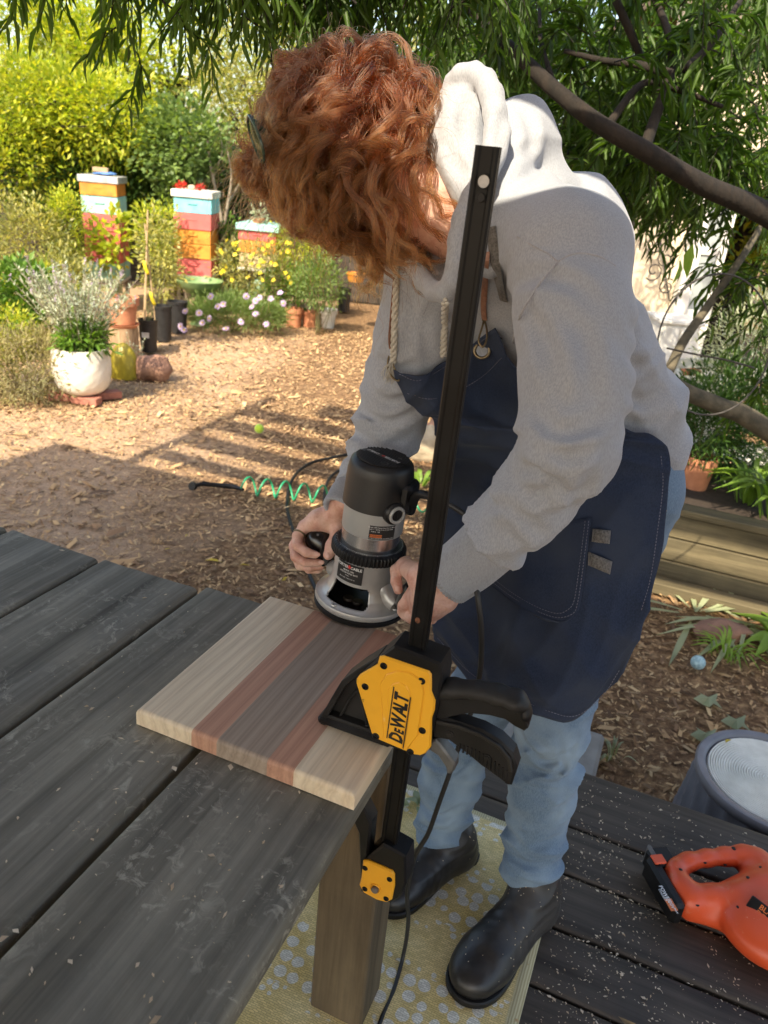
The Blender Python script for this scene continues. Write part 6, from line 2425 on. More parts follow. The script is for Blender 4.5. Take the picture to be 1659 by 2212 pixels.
# ------------------------------------------------------------------ lidded bin beyond the deck
MBIN = mat('blue_grey_plastic', (.175, .18, .205), (.135, .14, .16), 14, .45, bs=200, bstr=.1)
MLID = mat('ivory_lid', (.82, .82, .76), (.70, .70, .64), 20, .6)
bc = G(1672, 1682, -.02)
bc = np.array([bc[0], bc[1], GZ])
bt_ = thing('lidded_bin', 'blue grey twisted ribbed bin with ivory ringed lid beyond the deck', 'bin', bc)
Rb, hb2 = .212, .28
prof_z = np.linspace(0, hb2 - .03, 16)
V = []
n_ = 192
for z_ in prof_z:
    f = z_ / (hb2 - .03)
    for j in range(n_):
        a = j * 2 * math.pi / n_
        rr_ = Rb * (1.12 - .13 * f) - .004 + .011 * (1 - abs(math.sin(11 * a + f * 3.0)) ** .7)
        V.append(bc + [rr_ * math.cos(a), rr_ * math.sin(a), z_])
F = [(i * n_ + j, i * n_ + (j + 1) % n_, (i + 1) * n_ + (j + 1) % n_, (i + 1) * n_ + j) for i in range(15) for j in range(n_)]
obj('bin_wall', (np.array(V), F), MBIN, bt_, sharp=None)
obj('rim', lathe([(Rb - .004, hb2 - .035), (Rb + .003, hb2 - .028), (Rb + .006, hb2 - .008), (Rb + .001, hb2), (Rb - .016, hb2 + .001), (Rb - .024, hb2 - .006), (Rb - .026, hb2 - .022), (.0001, hb2 - .024)], 96, org=bc), MBIN, bt_, sharp=50)
pr = []
for k_ in range(0, 24):
    r_k = .010 + k_ * .0072
    pr += [(r_k, hb2 - .0165), (r_k + .0018, hb2 - .0105), (r_k + .0042, hb2 - .0100), (r_k + .0062, hb2 - .0165)]
pr = [(.0001, hb2 - .012)] + pr + [(pr[-1][0] + .002, hb2 - .02)]
obj('lid', lathe(pr, 96, org=bc + [0, 0, .004]), MLID, bt_, sharp=40)
p = G(1652 - 85, 1605, -.012)
V, F = leaves(np.array(p)[None], np.array([[.7, .6, .05]]), np.array([.035]), np.array([.014]), LEAFL, np.random.default_rng(19))
obj('fallen_leaf', (V, F), yl, at=p, smooth=False, sharp=None, label='small yellow leaf caught on the rim of the bin', cat='leaf')

# ------------------------------------------------------------------ orange leaf blower on the deck
MORG = mat('orange_plastic', (.72, .10, .030), (.64, .085, .025), 8, .36, bs=260, bstr=.06, bdist=.0004, rr=(.3, .5))
grime(MORG, (.55, .33, .20), 26, .58, .72, .55)
grime(MORG, (.80, .62, .42), 150, .66, .72, .6)
MGRYP = mat('grey_plastic', (.17, .175, .18), (.12, .12, .125), 20, .5)


def z7(x, y, z):
    return G(1061.8 + .36 * x, 1548.4 + .36 * y, z)


bl = thing('leaf_blower', 'orange and black cordless leaf blower lying on the deck', 'leaf blower', z7(1400, 1050, 0))


def blower(Q):
    h = .055
    handle = chain(Q, [z7(1110, 905, h), z7(1180, 870, h + .01), z7(1290, 848, h + .012), z7(1400, 838, h + .012), z7(1510, 840, h + .012), z7(1580, 880, h + .01), z7(1610, 960, h + .006)], [.023, .020, .019, .020, .026, .030, .034], .014)
    neck = chain(Q, [z7(1100, 940, h), z7(1135, 1030, h - .002), z7(1190, 1110, h - .006)], [.026, .028, .028], .014, [0, 0, 1], 1.1)
    low = chain(Q, [z7(1190, 1100, h - .006), z7(1320, 1105, h - .004), z7(1460, 1100, h), z7(1570, 1050, h + .004)], [.031, .032, .036, .042], .016, [0, 0, 1], 1.15)
    hub = seg(Q, z7(1700, 1240, .055), z7(1700, 1240, .045), .105, .105)
    q_ = Q - z7(1690, 1230, .05)
    hub = ell(Q, z7(1680, 1235, .050), (.118, .118, .060))
    up = seg(Q, z7(1590, 900, h), z7(1700, 1050, h), .04, .06)
    lip = seg(Q, z7(1200, 1170, .03), z7(1420, 1240, .03), .017, .02)
    d = smin(smin(handle, neck, .02), smin(low, up, .03), .02)
    d = smin(d, lip, .02)
    d = smin(d, hub, .012)
    # grip ridges
    g_ = nrm(z7(1400, 838, h) - z7(1290, 848, h))
    s_ = (Q - z7(1290, 848, h)) @ g_
    d = d + .0009 * (np.cos(s_ * 2 * math.pi / .008) > .2) * (np.abs(s_ + .0) < .028) * (handle < .01)
    return smax(d, .003 - Q[:, 2], .004)


lo = np.minimum(z7(1060, 780, 0), z7(1700, 1500, 0)) - .05
c3 = np.array([z7(1060, 780, 0), z7(1900, 1000, 0), z7(1700, 1500, 0), z7(1060, 1300, 0), z7(1850, 1400, 0)])
lo, hi = c3.min(0) - .05, c3.max(0) + .05
lo[2], hi[2] = -.01, .14
V, F = surf(blower, lo, hi, .0036)
obj('shell', (relax(V, F, 1, .4), F), MORG, bl, sharp=None)
# battery: a chunky wedge at the end of the handle
bM = nrm(z7(1130, 1190, .05) - z7(960, 900, .05))
bN = nrm(np.cross([0, 0, 1], bM))
Bb = np.stack([bM, bN, [0, 0, 1]], 1)
cb_ = (z7(945, 870, .05) + z7(1125, 1190, .05)) / 2
Lb_ = np.linalg.norm(z7(1125, 1190, .05) - z7(945, 870, .05))
obj('battery', cbox(Lb_ * .98, .030, .062, .008, M=mat4(Bb, cb_ + bN * .002 * 0 + [0, 0, -.005])), BLK, bl, sharp=30)
obj('battery_head', cbox(.055, .060, .058, .009, M=mat4(Bb, (z7(1010, 870, .05)) + [0, 0, -.003])), BLK, bl, sharp=30)
obj('battery_cap', cbox(.058, .012, .062, .006, M=mat4(Bb, z7(962, 868, .05) + [0, 0, -.002])), MGRYP, bl, sharp=30)
obj('release_button', cbox(.026, .030, .006, .002, M=mat4(Bb, z7(1003, 852, .082) + [0, 0, -.0015])), MORG, bl, sharp=30)
ctr_ = z7(1072, 1098, .078)
zb3 = .05 - .005 + .031
oo = z7(1052, 1075, zb3)


def flatdecal(s_, size, x, y, z, dirx, m, parent, bold=.02, name='lettering'):
    dx_ = np.array(nrm(dirx))
    dy_ = np.cross([0, 0, 1], dx_)
    V, F = text(s_, size, bold)
    o_ = z7(x, y, z)
    return obj(name, (o_ + V[:, :1] * dx_ + V[:, 1:2] * dy_, F), m, parent, smooth=False, sharp=None)


flatdecal('POWER', .0125, 1040, 1062, zb3 + .0006, bM, WPR, bl)
flatdecal('CONNECT', .0065, 1026, 1070, zb3 + .0006, bM, WPR, bl)
obj('battery_label', cbox(.030, .017, .0006, 0, M=mat4(Bb, z7(1078, 1128, zb3 + .0001))), ORG, bl)
flatdecal('20V', .0120, 1080, 1128, zb3 + .0009, bM, WPR, bl)
flatdecal('MAX', .0060, 1108, 1165, zb3 + .0006, bM, WPR, bl)
sw = z7(1460, 806, .079)
hx_ = nrm(z7(1500, 812, .05) - z7(1420, 812, .05))
hB = np.stack([hx_, np.cross([0, 0, 1], hx_), [0, 0, 1]], 1)
obj('switch_plate', cbox(.040, .016, .004, .001, M=mat4(hB, z7(1461, 812, .0795))), BLK, bl)
obj('switch', cbox(.008, .010, .016, .002, M=mat4(hB, z7(1450, 800, .085))), BLK, bl)
for x, y, z_ in ((1135, 918, .078), (1280, 873, .084), (1400, 885, .084), (1540, 965, .09), (1617, 905, .094), (1235, 1128, .080), (1482, 1142, .088)):
    z0_ = z_
    qq = G(1061.8 + .36 * x, 1548.4 + .36 * y, .05)
    zs = np.linspace(.14, .0, 90)
    pp = np.array([z7(x, y, z) for z in zs])
    dd_ = blower(pp)
    k_ = int(np.argmax(dd_ < 0))
    obj('screw_hole', ellips(pp[k_], (.0048, .0048, .0018), 12, 6), BLK, bl)


def onblower(x, y):
    zs = np.linspace(.14, .0, 120)
    pp = np.array([z7(x, y, z) for z in zs])
    return pp[int(np.argmax(blower(pp) < 0))]


pp = onblower(1640, 1180)
e1, e2 = onblower(1600, 1165), onblower(1690, 1235)
dx_ = nrm(e2 - e1)
nn = nrm(CAM - pp)
nn = nrm(nn - dx_ * (nn @ dx_))
dy_ = np.cross(nn, dx_)
obj('badge', cbox(.090, .034, .004, .002, M=mat4(np.stack([dx_, dy_, nn], 1), onblower(1660, 1200) + nn * .001)), BLK, bl, sharp=30)
for s_, oy in (('BLACK+', .0065), ('DECKER', -.0075)):
    V, F = text(s_, .0155, .015)
    V[:, 0] += .006
    o_ = onblower(1660, 1200) + nn * .0034
    obj('lettering', (o_ + V[:, :1] * dx_ + (V[:, 1:2] + oy) * dy_, F), ORG, bl, smooth=False, sharp=None)

# ================================================================== THE WOODWORKER
def cloth_mat(name, c1, c2, st=(120, 120, 700), scale=1.0, rough=.92, b1=900, bstr=.35, bdist=.0006, sheen=.25, big=None):
    m, t, b = _nt(name)
    co = coords(t, 'Object', st)
    n1 = noise(t, co, scale, 3, .6)
    co2 = coords(t, 'Object', (1, 1, 1))
    n2 = noise(t, co2, 420, 2, .5)
    n3 = noise(t, co2, 7, 3, .5)
    c = ramp(t, n1, [(.34, c2), (.62, c1)])
    c = mixc(t, .09, c, ramp(t, n2, [(.35, (.6,) * 3), (.65, (1.1,) * 3)]), 'MULTIPLY')
    if big:
        c = mixc(t, ramp(t, n3, [(.42, (0, 0, 0)), (.66, (1, 1, 1))]), c, big, 'MIX')
    t.links.new(c, b.inputs['Base Color'])
    b.inputs['Roughness'].default_value = rough
    b.inputs['Specular IOR Level'].default_value = .2
    b.inputs['Sheen Weight'].default_value = sheen
    p = bump(t, None, noise(t, co2, b1, 2), bstr * .5, bdist)
    bump(t, b, n1, .25, bdist, p)
    return m


MHOOD = cloth_mat('grey_marl_fleece', (.37, .39, .435), (.28, .297, .332), (640, 640, 160))
MCUFF = cloth_mat('grey_rib', (.375, .395, .44), (.29, .305, .345), (640, 640, 160))
MDENIM = cloth_mat('blue_denim', (.165, .24, .335), (.105, .165, .25), (700, 700, 120), b1=1100, bstr=.5, sheen=.1, big=(.27, .36, .45))
MAPR = cloth_mat('navy_canvas', (.027, .040, .078), (.017, .026, .053), (500, 500, 260), b1=1300, bstr=.6, bdist=.0007, sheen=.06, big=(.040, .050, .076))
MWEB = cloth_mat('grey_webbing', (.16, .15, .14), (.07, .065, .06), (300, 300, 300), b1=700)
MLEA = mat('brown_leather', (.33, .17, .11), (.22, .11, .07), 120, .6, bs=400, bstr=.3)
MBRASS = mat('aged_brass', (.32, .26, .16), (.17, .13, .08), 90, .38, .9)
MGOLD = mat('gold_ring', (.75, .52, .25), (.55, .36, .16), 90, .25, 1.0)
MROPE = cloth_mat('cream_rope', (.56, .53, .46), (.42, .39, .33), (200, 200, 200), b1=600, bdist=.001)
MTHR = mat('thread', (.17, .17, .22), (.12, .12, .16), 60, .8)
# boots
MBOOT, t, b = _nt('black_leather')
co = coords(t, 'Object')
n1 = noise(t, co, 16, 5, .6)
dust = ramp(t, noise(t, co, 5.5, 5, .65), [(.42, (0, 0, 0)), (.72, (1, 1, 1))])
t.links.new(mixc(t, dust, ramp(t, n1, [(.3, (.012, .011, .011)), (.7, (.024, .022, .021))]), (.060, .054, .048)), b.inputs['Base Color'])
t.links.new(mixc(t, dust, (.38, .38, .38), (.66, .66, .66)), b.inputs['Roughness'])
v_ = t.nodes.new('ShaderNodeTexVoronoi')
v_.inputs['Scale'].default_value = 210
t.links.new(co, v_.inputs['Vector'])
p_ = bump(t, None, v_.outputs['Distance'], .12, .0005)
bump(t, b, n1, .4, .003, p_)
# skin
MSKIN, t, b = _nt('skin')
co = coords(t, 'Object')
n1 = noise(t, co, 38, 5, .6)
n2 = noise(t, co, 260, 3, .6)
c = ramp(t, n1, [(.3, (.50, .23, .17)), (.52, (.66, .40, .31)), (.72, (.74, .50, .40))])
c = mixc(t, .3, c, ramp(t, n2, [(.35, (.75, .66, .6)), (.6, (1, 1, 1))]), 'MULTIPLY')
t.links.new(c, b.inputs['Base Color'])
b.inputs['Roughness'].default_value = .48
b.inputs['Subsurface Weight'].default_value = .18
b.inputs['Subsurface Radius'].default_value = (.012, .004, .002)
b.inputs['Subsurface Scale'].default_value = .6
v_ = t.nodes.new('ShaderNodeTexVoronoi')
v_.inputs['Scale'].default_value = 520
t.links.new(co, v_.inputs['Vector'])
p_ = bump(t, None, v_.outputs['Distance'], .2, .0004)
bump(t, b, n1, .3, .0012, p_)

person = thing('person', 'person in grey hoodie, navy apron and jeans bending over the router', 'person', (.34, 1.28, 0))

SH_L, SH_R = P(1255, 510, 1.00), P(905, 610, 1.27)
SIDE = nrm(SH_L - SH_R)                       # towards the person's left arm, the near one


def pparam(Q, pts):
    """arc length and distance to a polyline"""
    best = np.full(len(Q), 9.0)
    S = np.zeros(len(Q))
    a0 = 0.0
    for i in range(len(pts) - 1):
        a, b_ = np.asarray(pts[i]), np.asarray(pts[i + 1])
        v = b_ - a
        L = np.linalg.norm(v)
        t_ = np.clip((Q - a) @ v / (L * L), 0, 1)
        d = np.linalg.norm(Q - a - t_[:, None] * v, axis=1)
        m = d < best
        best[m] = d[m]
        S[m] = a0 + t_[m] * L
        a0 += L
    return S, best, a0


def fold(x):
    f = x - np.floor(x)
    t_ = 1 - np.abs(2 * f - 1)
    return 1 - np.abs(np.sin((x + .5) * math.pi)) ** .75 * .95


def march(fn, x, y, t0=.6, t1=2.2, off=0.0, n=160):
    q = ray(x, y)
    ts = np.linspace(t0, t1, n)
    d = fn(CAM + q * ts[:, None]) - off
    i = np.argmax(d < 0)
    if d[i] < 0 and i > 0:
        a, b_ = ts[i - 1], ts[i]
        da, db = d[i - 1], d[i]
        return a + (b_ - a) * da / (da - db)
    return ts[np.argmin(d)]


CREASES = {'hoodie': None, 'jeans': None}


def crease(Q, key):
    c = CREASES[key]
    if c is None:
        return 0.0
    out = np.zeros(len(Q))
    for pts, dep_, w in c:
        lo_, hi_ = pts.min(0) - 4 * w, pts.max(0) + 4 * w
        m = np.all((Q > lo_) & (Q < hi_), axis=1)
        if not m.any():
            continue
        S, dd, L = pparam(Q[m], pts)
        tp = np.clip(np.minimum(S, L - S) / (L * .35), 0, 1) ** .7
        out[m] += tp * dep_ * (np.exp(-(dd / w) ** 2) - .55 * np.exp(-((dd - 2.1 * w) / (w * 1.1)) ** 2))
    return out


def march_many(fn, lines):
    out = []
    for pts, dep_, w in lines:
        q_ = spline(np.array(pts, float), 4)
        out.append((np.array([P(x, y, march(fn, x, y, n=110)) for x, y in q_]), dep_, w))
    return out


# ---------------------------------------------------------------- jeans
HIP = P(1283, 1020, 1.47)
LEGL = [HIP + SIDE * np.array([1, 1, 0]) * .09, P(1262, 1330, 1.50), P(1190, 1560, 1.55), P(1172, 1690, 1.60), P(1143, 1890, 1.665)]
LEGR = [HIP - SIDE * np.array([1, 1, 0]) * .09, P(1120, 1360, 1.63), P(1000, 1580, 1.70), P(972, 1690, 1.74), P(950, 1812, 1.785)]
RL = [.098, .086, .071, .068, .063]
RR_ = [.095, .086, .074, .066, .060]


def jeans_fn(Q):
    dl = chain(Q, LEGL, RL, .03)
    dr = chain(Q, LEGR, RR_, .03)
    pv = seg(Q, HIP + [0, 0, .02], HIP + [0, 0, -.06], .105, .10, SIDE, 1.35)
    for k_, (d, pts) in enumerate(((dl, LEGL), (dr, LEGR))):
        S, dd, L = pparam(Q, pts)
        e = L - S
        env = .0110 * np.exp(-((e - .30) / .06) ** 2) + .0085 * np.exp(-((e - .07) / .06) ** 2) + .0040
        ang = (Q @ SIDE) * 9
        w = fold(S / .062 + .55 * nz3(Q, 9, 3 + k_ * 5) + ang * .8 + .3 * np.sin(Q @ np.array([14, 9, 3])))
        w2 = fold(S / .031 + .8 * nz3(Q, 14, 8 + k_) - ang)
        disp = env * (w - .4) * 1.3 + .35 * env * (w2 - .4) + .002 * nz3(Q, 16, 1)
        if k_ == 0:
            dl = d - disp
        else:
            dr = d - disp
    # open hems round the boots
    for pts, rr in ((LEGL, .050), (LEGR, .048)):
        a, b_ = pts[-2], pts[-1]
        ax = nrm(b_ - a)
        inner = seg(Q, b_ - ax * .0, b_ + ax * .08, rr - .010, rr)
        cut = (Q - b_) @ ax - .012 - .010 * np.sin((Q - b_) @ AD * 40)
        if pts is LEGL:
            dl = np.maximum(np.maximum(dl, -inner), cut)
        else:
            dr = np.maximum(np.maximum(dr, -inner), cut)
    return smin(np.minimum(dl, dr), pv, .03) + crease(Q, 'jeans')


CREASES['jeans'] = march_many(jeans_fn, [
    ([(1122, 1598), (1180, 1646), (1248, 1612)], .008, .007), ([(1112, 1640), (1175, 1672), (1240, 1655)], .006, .006), ([(1118, 1570), (1150, 1620), (1190, 1640)], .007, .006),
    ([(1250, 1590), (1225, 1640), (1180, 1690)], .005, .006), ([(1088, 1782), (1140, 1835), (1212, 1800)], .008, .008), ([(1086, 1835), (1145, 1868), (1208, 1850)], .007, .007),
    ([(1225, 1720), (1190, 1770), (1130, 1800)], .005, .007), ([(905, 1622), (955, 1655), (1030, 1622)], .007, .007), ([(902, 1730), (950, 1765), (1002, 1735)], .008, .007),
    ([(1040, 1600), (1010, 1660), (960, 1700)], .006, .007), ([(900, 1775), (945, 1795), (1000, 1775)], .006, .006), ([(1200, 1570), (1215, 1640), (1220, 1720)], .003, .005)])
V, F = surf(jeans_fn, (-.05, .98, .07), (.85, 1.80, 1.12), .0052)
obj('jeans', (relax(V, F, 1, .4), F), MDENIM, person, sharp=None)
MHEM = cloth_mat('denim_hem', (.36, .45, .54), (.22, .31, .42), (300, 300, 300))
# stitched side seam on the right leg
sm = [LEGR[2] + 0, LEGR[3], LEGR[4]]

# ---------------------------------------------------------------- boots
def boot(heel, toe, shaft_dir, name='boot', ws=1.02, sh_h=.175):
    heel = np.array(heel)
    toe = np.array(toe)
    fx = toe - heel
    fx[2] = 0
    L = np.linalg.norm(fx)
    fx = fx / L
    fy_ = np.cross([0, 0, 1], fx)
    s = L / .29 * ws
    fx0 = fx * 1.0
    B = np.stack([fx, fy_, [0, 0, 1]], 1)
    st = B.T @ np.asarray(shaft_dir)

    def f(Q):
        q_ = (Q - heel) @ B / s
        top = np.array([.055 + st[0] / abs(st[2]) * .20, st[1] / abs(st[2]) * .20, .27])
        d = ell(q_, (.232, -.004, .040), (.060, .051, .036))
        d = smin(d, seg(q_, (.05, 0, .045), (.20, -.002, .043), .037, .047, (0, 1, 0), 1.10), .02)
        d = smin(d, seg(q_, (.055, 0, .10), (.185, -.002, .055), .041, .034), .03)
        d = smin(d, seg(q_, (.050, 0, .06), top, .043, .044), .035)
        d = smin(d, ell(q_, (.036, 0, .045), (.040, .038, .05)), .02)
        fd = fold(q_[:, 2] / .024 + q_[:, 0] * 6 + .7 * nz3(q_, 22, 4)) - .4
        d = d - .0030 * fd * np.exp(-((q_[:, 2] - .11) / .035) ** 2) * (q_[:, 0] > -.1)
        d = d - .0016 * fold(q_[:, 0] / .020 + .6 * nz3(q_, 25, 2)) * np.exp(-((q_[:, 0] - .155) / .03) ** 2)
        d = d - .0012 * nz3(q_, 30, 7)
        d = smax(d, .017 - q_[:, 2], .004)
        d = np.maximum(d, q_[:, 2] - sh_h)
        return d * s
    c = heel + fx * L / 2
    lo = np.minimum(heel, toe) - [.09, .09, 0]
    hi = np.maximum(heel, toe) + [.09, .09, 0]
    lo[2], hi[2] = .0, .31
    V, F = surf(f, lo, hi, .0036)
    bo = obj(name, (relax(V, F, 1, .4), F), MBOOT, person, sharp=None)
    ol = [(-.012, .0), (-.008, .026), (.012, .037), (.05, .036), (.09, .034), (.14, .040), (.19, .050), (.235, .053), (.27, .043), (.292, .020), (.297, -.005), (.288, -.03), (.265, -.048), (.23, -.056), (.19, -.054), (.14, -.044), (.09, -.035), (.05, -.036), (.012, -.037), (-.008, -.026)]
    ol = spline(ol + [ol[0]], 4)[:-1] * s
    ol = ol[::-1]
    a_ = 0.5 * np.sum(ol[:, 0] * np.roll(ol[:, 1], -1) - np.roll(ol[:, 0], -1) * ol[:, 1])
    if a_ < 0:
        ol = ol[::-1]
    M_ = mat4(B, heel + [0, 0, .0105])
    obj('sole', prism(ol, .004, .021, .003, M_), BLK, bo)
    hb_ = [p for p in ol if p[0] < .075 * s]
    obj('heel', prism(np.array([(-.010, -.026), (.01, -.036), (.072, -.035), (.072, .035), (.01, .036), (-.010, .026)]) * s, 0, .012, .002, M_), BLK, bo)
    return bo


HL_, TL_ = G(1172, 1960, .0), G(992, 2165, .0)
HR_, TR_ = G(1012, 1850, .0), G(818, 1975, .0)
print('boots', np.linalg.norm(HL_ - TL_), np.linalg.norm(HR_ - TR_))
bootL = boot(HL_, TL_, (LEGL[-2] * .5 + LEGL[-1] * .5 - (HL_ + .055 * nrm(TL_ - HL_) + [0, 0, .06])))
bootR = boot(HR_, TR_, (LEGR[-2] * .5 + LEGR[-1] * .5 - (HR_ + .055 * nrm(TR_ - HR_) + [0, 0, .06])))

# ---------------------------------------------------------------- hoodie
AL = [P(1228, 560, 1.03), P(1238, 700, 1.00), P(1240, 840, .98), P(1226, 968, .975), P(1135, 1103, 1.04), P(1050, 1180, 1.09), P(1010, 1212, 1.115)]
ALR = [.086, .073, .068, .062, .051, .047, .042]
AR = [P(930, 610, 1.27), P(900, 720, 1.31), P(870, 820, 1.36), P(846, 910, 1.39), P(815, 985, 1.40), P(768, 1060, 1.37), P(745, 1092, 1.35)]
ARR = [.078, .068, .066, .062, .054, .042, .036]
TS = [P(1080, 520, 1.19), P(1150, 630, 1.26), P(1225, 760, 1.35), P(1295, 890, 1.43), P(1325, 985, 1.46)]
TSR = [.085, .104, .107, .112, .105]
NECKC = P(945, 500, 1.16)


def torso_fn(Q):
    d = chain(Q, TS, TSR, .04, SIDE, 1.45)
    sh = seg(Q, P(1225, 540, 1.04), P(1080, 480, 1.14), .080, .072)
    sh = smin(sh, seg(Q, P(935, 600, 1.26), P(1080, 480, 1.17), .074, .07), .04)
    d = smin(d, sh, .06)
    back = ell(Q, P(1218, 535, 1.27), (.115, .12, .125))
    return smin(d, back, .05)


def hoodie_fn(Q):
    d = torso_fn(Q)
    dl = chain(Q, AL, ALR, .03)
    dr = chain(Q, AR, ARR, .03)
    for k_, pts in enumerate((AL, AR)):
        S, dd, L = pparam(Q, pts)
        e = L - S
        env = .0018 + .0075 * np.exp(-((S - L * .64) / .095) ** 2) + .0070 * np.exp(-((e - .06) / .06) ** 2)
        ang = (Q @ AD) * (8 if k_ == 0 else -6) + (Q @ BD) * 7
        w = fold(S / .066 + 1.0 * nz3(Q, 8, 2 + k_ * 4) + ang * 1.25)
        w2 = fold(S / .033 + .9 * nz3(Q, 12, 6 + k_) + ang * 1.4)
        disp = (env * (w - .45) * 1.5 + .32 * env * (w2 - .4)) * (.55 + .6 * np.clip(nz3(Q, 11, 41) + .4, 0, 1)) + .0035 * nz3(Q, 7, 11) - .0035 * np.abs(nz3(Q * [1, 1, 1] + .02 * np.stack([nz3(Q, 9, 1), nz3(Q, 9, 2), nz3(Q, 9, 3)], 1), 10, 77)) ** .7 * np.clip(.35 + np.exp(-((S - L * .60) / .13) ** 2) * 1.0 + np.exp(-((e - .05) / .06) ** 2), 0, 1.2)
        if k_ == 0:
            dl = dl - disp
        else:
            dr = dr - disp
    # torso folds run from the armpit to the hem
    q_ = Q - TS[2]
    ax = nrm(TS[-1] - TS[0])
    s_ = q_ @ ax
    env = .0036 * np.clip((s_ + .10) / .25, 0, 1) + .0020
    w = fold(s_ / .085 + .5 * nz3(Q, 6, 21) + (Q @ SIDE) * 3.2)
    d = d - env * (w - .45) * 1.7 - .0045 * nz3(Q, 7, 5) + .0075 * np.abs(nz3(Q @ np.stack([nrm(SIDE) * 1.3, nrm(np.cross(SIDE, ax)) * 1.3, ax * .55], 1), 13, 79)) ** .7
    # hollow for the neck
    hole = ell(Q, P(935, 505, 1.155), (.062, .062, .062))
    hole = smin(hole, seg(Q, P(950, 470, 1.15), P(900, 420, 1.15), .05, .06), .02)
    d = smax(d, -hole, .012)
    dl = np.maximum(dl, (Q - P(1066, 1168, 1.085)) @ nrm(P(968, 1250, 1.137) - P(1066, 1168, 1.085)))
    dr = np.maximum(dr, (Q - P(765, 1064, 1.367)) @ nrm(P(735, 1104, 1.34) - P(765, 1064, 1.367)))
    d = smin(d, dl, .026)
    d = smin(d, dr, .026)
    # waist cut
    d = np.maximum(d, (Q - P(1385, 985, 1.5)) @ nrm([.35, .25, -.9]))
    # hood collar and lobes
    rim = spline([P(962, 196, 1.12), P(985, 168, 1.10), P(1025, 160, 1.08), P(1057, 188, 1.06), P(1070, 245, 1.05), P(1072, 310, 1.045), P(1045, 390, 1.04), P(1010, 450, 1.05), P(992, 520, 1.06), P(985, 590, 1.07), P(962, 632, 1.09), P(925, 620, 1.13), P(897, 575, 1.17)], 3)
    rr = np.interp(np.arange(len(rim)), [0, 4, 16, 24, 36], [.007, .0155, .017, .0165, .014])
    rm = chain(Q, rim[::2], rr[::2], .006)
    S, dd, L = pparam(Q, rim[::2])
    rm = rm - .0012 * (fold(S / .013) - .5)
    lobeA = ell(Q, P(1003, 262, 1.14), (.053, .062, .064))
    lobeA = smin(lobeA, seg(Q, P(985, 300, 1.12), P(1020, 410, 1.10), .042, .032), .03)
    lobeB = ell(Q, P(1122, 284, 1.17), (.054, .068, .048))
    lobeB = smin(lobeB, seg(Q, P(1118, 310, 1.17), P(1160, 420, 1.19), .050, .062), .03)
    lobeB = smin(lobeB, seg(Q, P(1100, 320, 1.13), P(1095, 410, 1.11), .040, .040), .03)
    lobeB = smin(lobeB, seg(Q, P(1090, 420, 1.09), P(1050, 560, 1.085), .036, .026), .03)
    fa = fold((Q @ nrm([.9, .2, .3])) / .050 + .9 * nz3(Q, 9, 31)) - .4
    lobeA = lobeA - .0060 * fa
    fb = fold((Q @ nrm([-.7, .2, .5])) / .055 + .6 * nz3(Q, 8, 33)) - .4
    lobeB = lobeB - .0065 * fb
    hd = np.minimum(smin(lobeA, lobeB, .010), rm)
    collar = chain(Q, [P(897, 575, 1.17), P(880, 520, 1.22), P(905, 455, 1.27), P(960, 410, 1.25)], [.014, .018, .022, .025], .01)
    hd = smin(hd, collar, .01)
    return smin(d, hd, .009) + crease(Q, 'hoodie')


CREASES['hoodie'] = march_many(hoodie_fn, [
    ([(1160, 895), (1205, 935), (1262, 925), (1310, 890)], .010, .009), ([(1172, 955), (1225, 985), (1300, 965)], .009, .008), ([(1118, 1015), (1165, 1015), (1225, 1060), (1262, 1065)], .008, .008),
    ([(1128, 660), (1170, 720), (1195, 800), (1198, 870)], .007, .010), ([(1110, 612), (1170, 596), (1245, 618), (1300, 670)], .006, .010), ([(1050, 1088), (1110, 1100), (1180, 1165)], .008, .008),
    ([(1250, 690), (1275, 780), (1268, 880)], .006, .011), ([(1340, 830), (1385, 868), (1440, 838)], .009, .009), ([(1340, 755), (1385, 795), (1428, 762)], .008, .009),
    ([(1338, 895), (1390, 925), (1448, 895)], .009, .009), ([(1345, 660), (1372, 720), (1398, 740)], .006, .009), ([(788, 835), (845, 868), (915, 838)], .009, .008),
    ([(776, 885), (835, 915), (905, 888)], .009, .008), ([(764, 935), (825, 968), (885, 945)], .008, .008), ([(752, 1000), (800, 1015), (850, 1005)], .007, .007), ([(806, 770), (860, 800), (905, 780)], .007, .009),
    ([(925, 655), (915, 720), (930, 790)], .007, .009), ([(882, 610), (890, 690), (880, 770)], .007, .010), ([(1120, 520), (1090, 600), (1085, 680)], .005, .009), ([(1010, 200), (1000, 270), (1012, 350)], .007, .009),
    ([(968, 300), (985, 350), (1010, 385)], .009, .009), ([(1095, 235), (1080, 290), (1085, 340)], .006, .008), ([(1130, 235), (1150, 290), (1135, 350)], .006, .009), ([(1100, 400), (1140, 380), (1180, 350)], .007, .009),
    ([(1230, 1010), (1180, 1060), (1130, 1075)], .006, .008), ([(1285, 1000), (1250, 1080), (1190, 1130)], .006, .009), ([(1085, 1060), (1100, 1150), (1140, 1200)], .005, .008)])
V, F = surf(hoodie_fn, (-.20, .70, .83), (.78, 1.72, 1.68), .0051)
V = relax(V, F, 1, .35)
hoodie = obj('hoodie', (V, F), MHOOD, person, sharp=None)
print('hoodie', len(V))


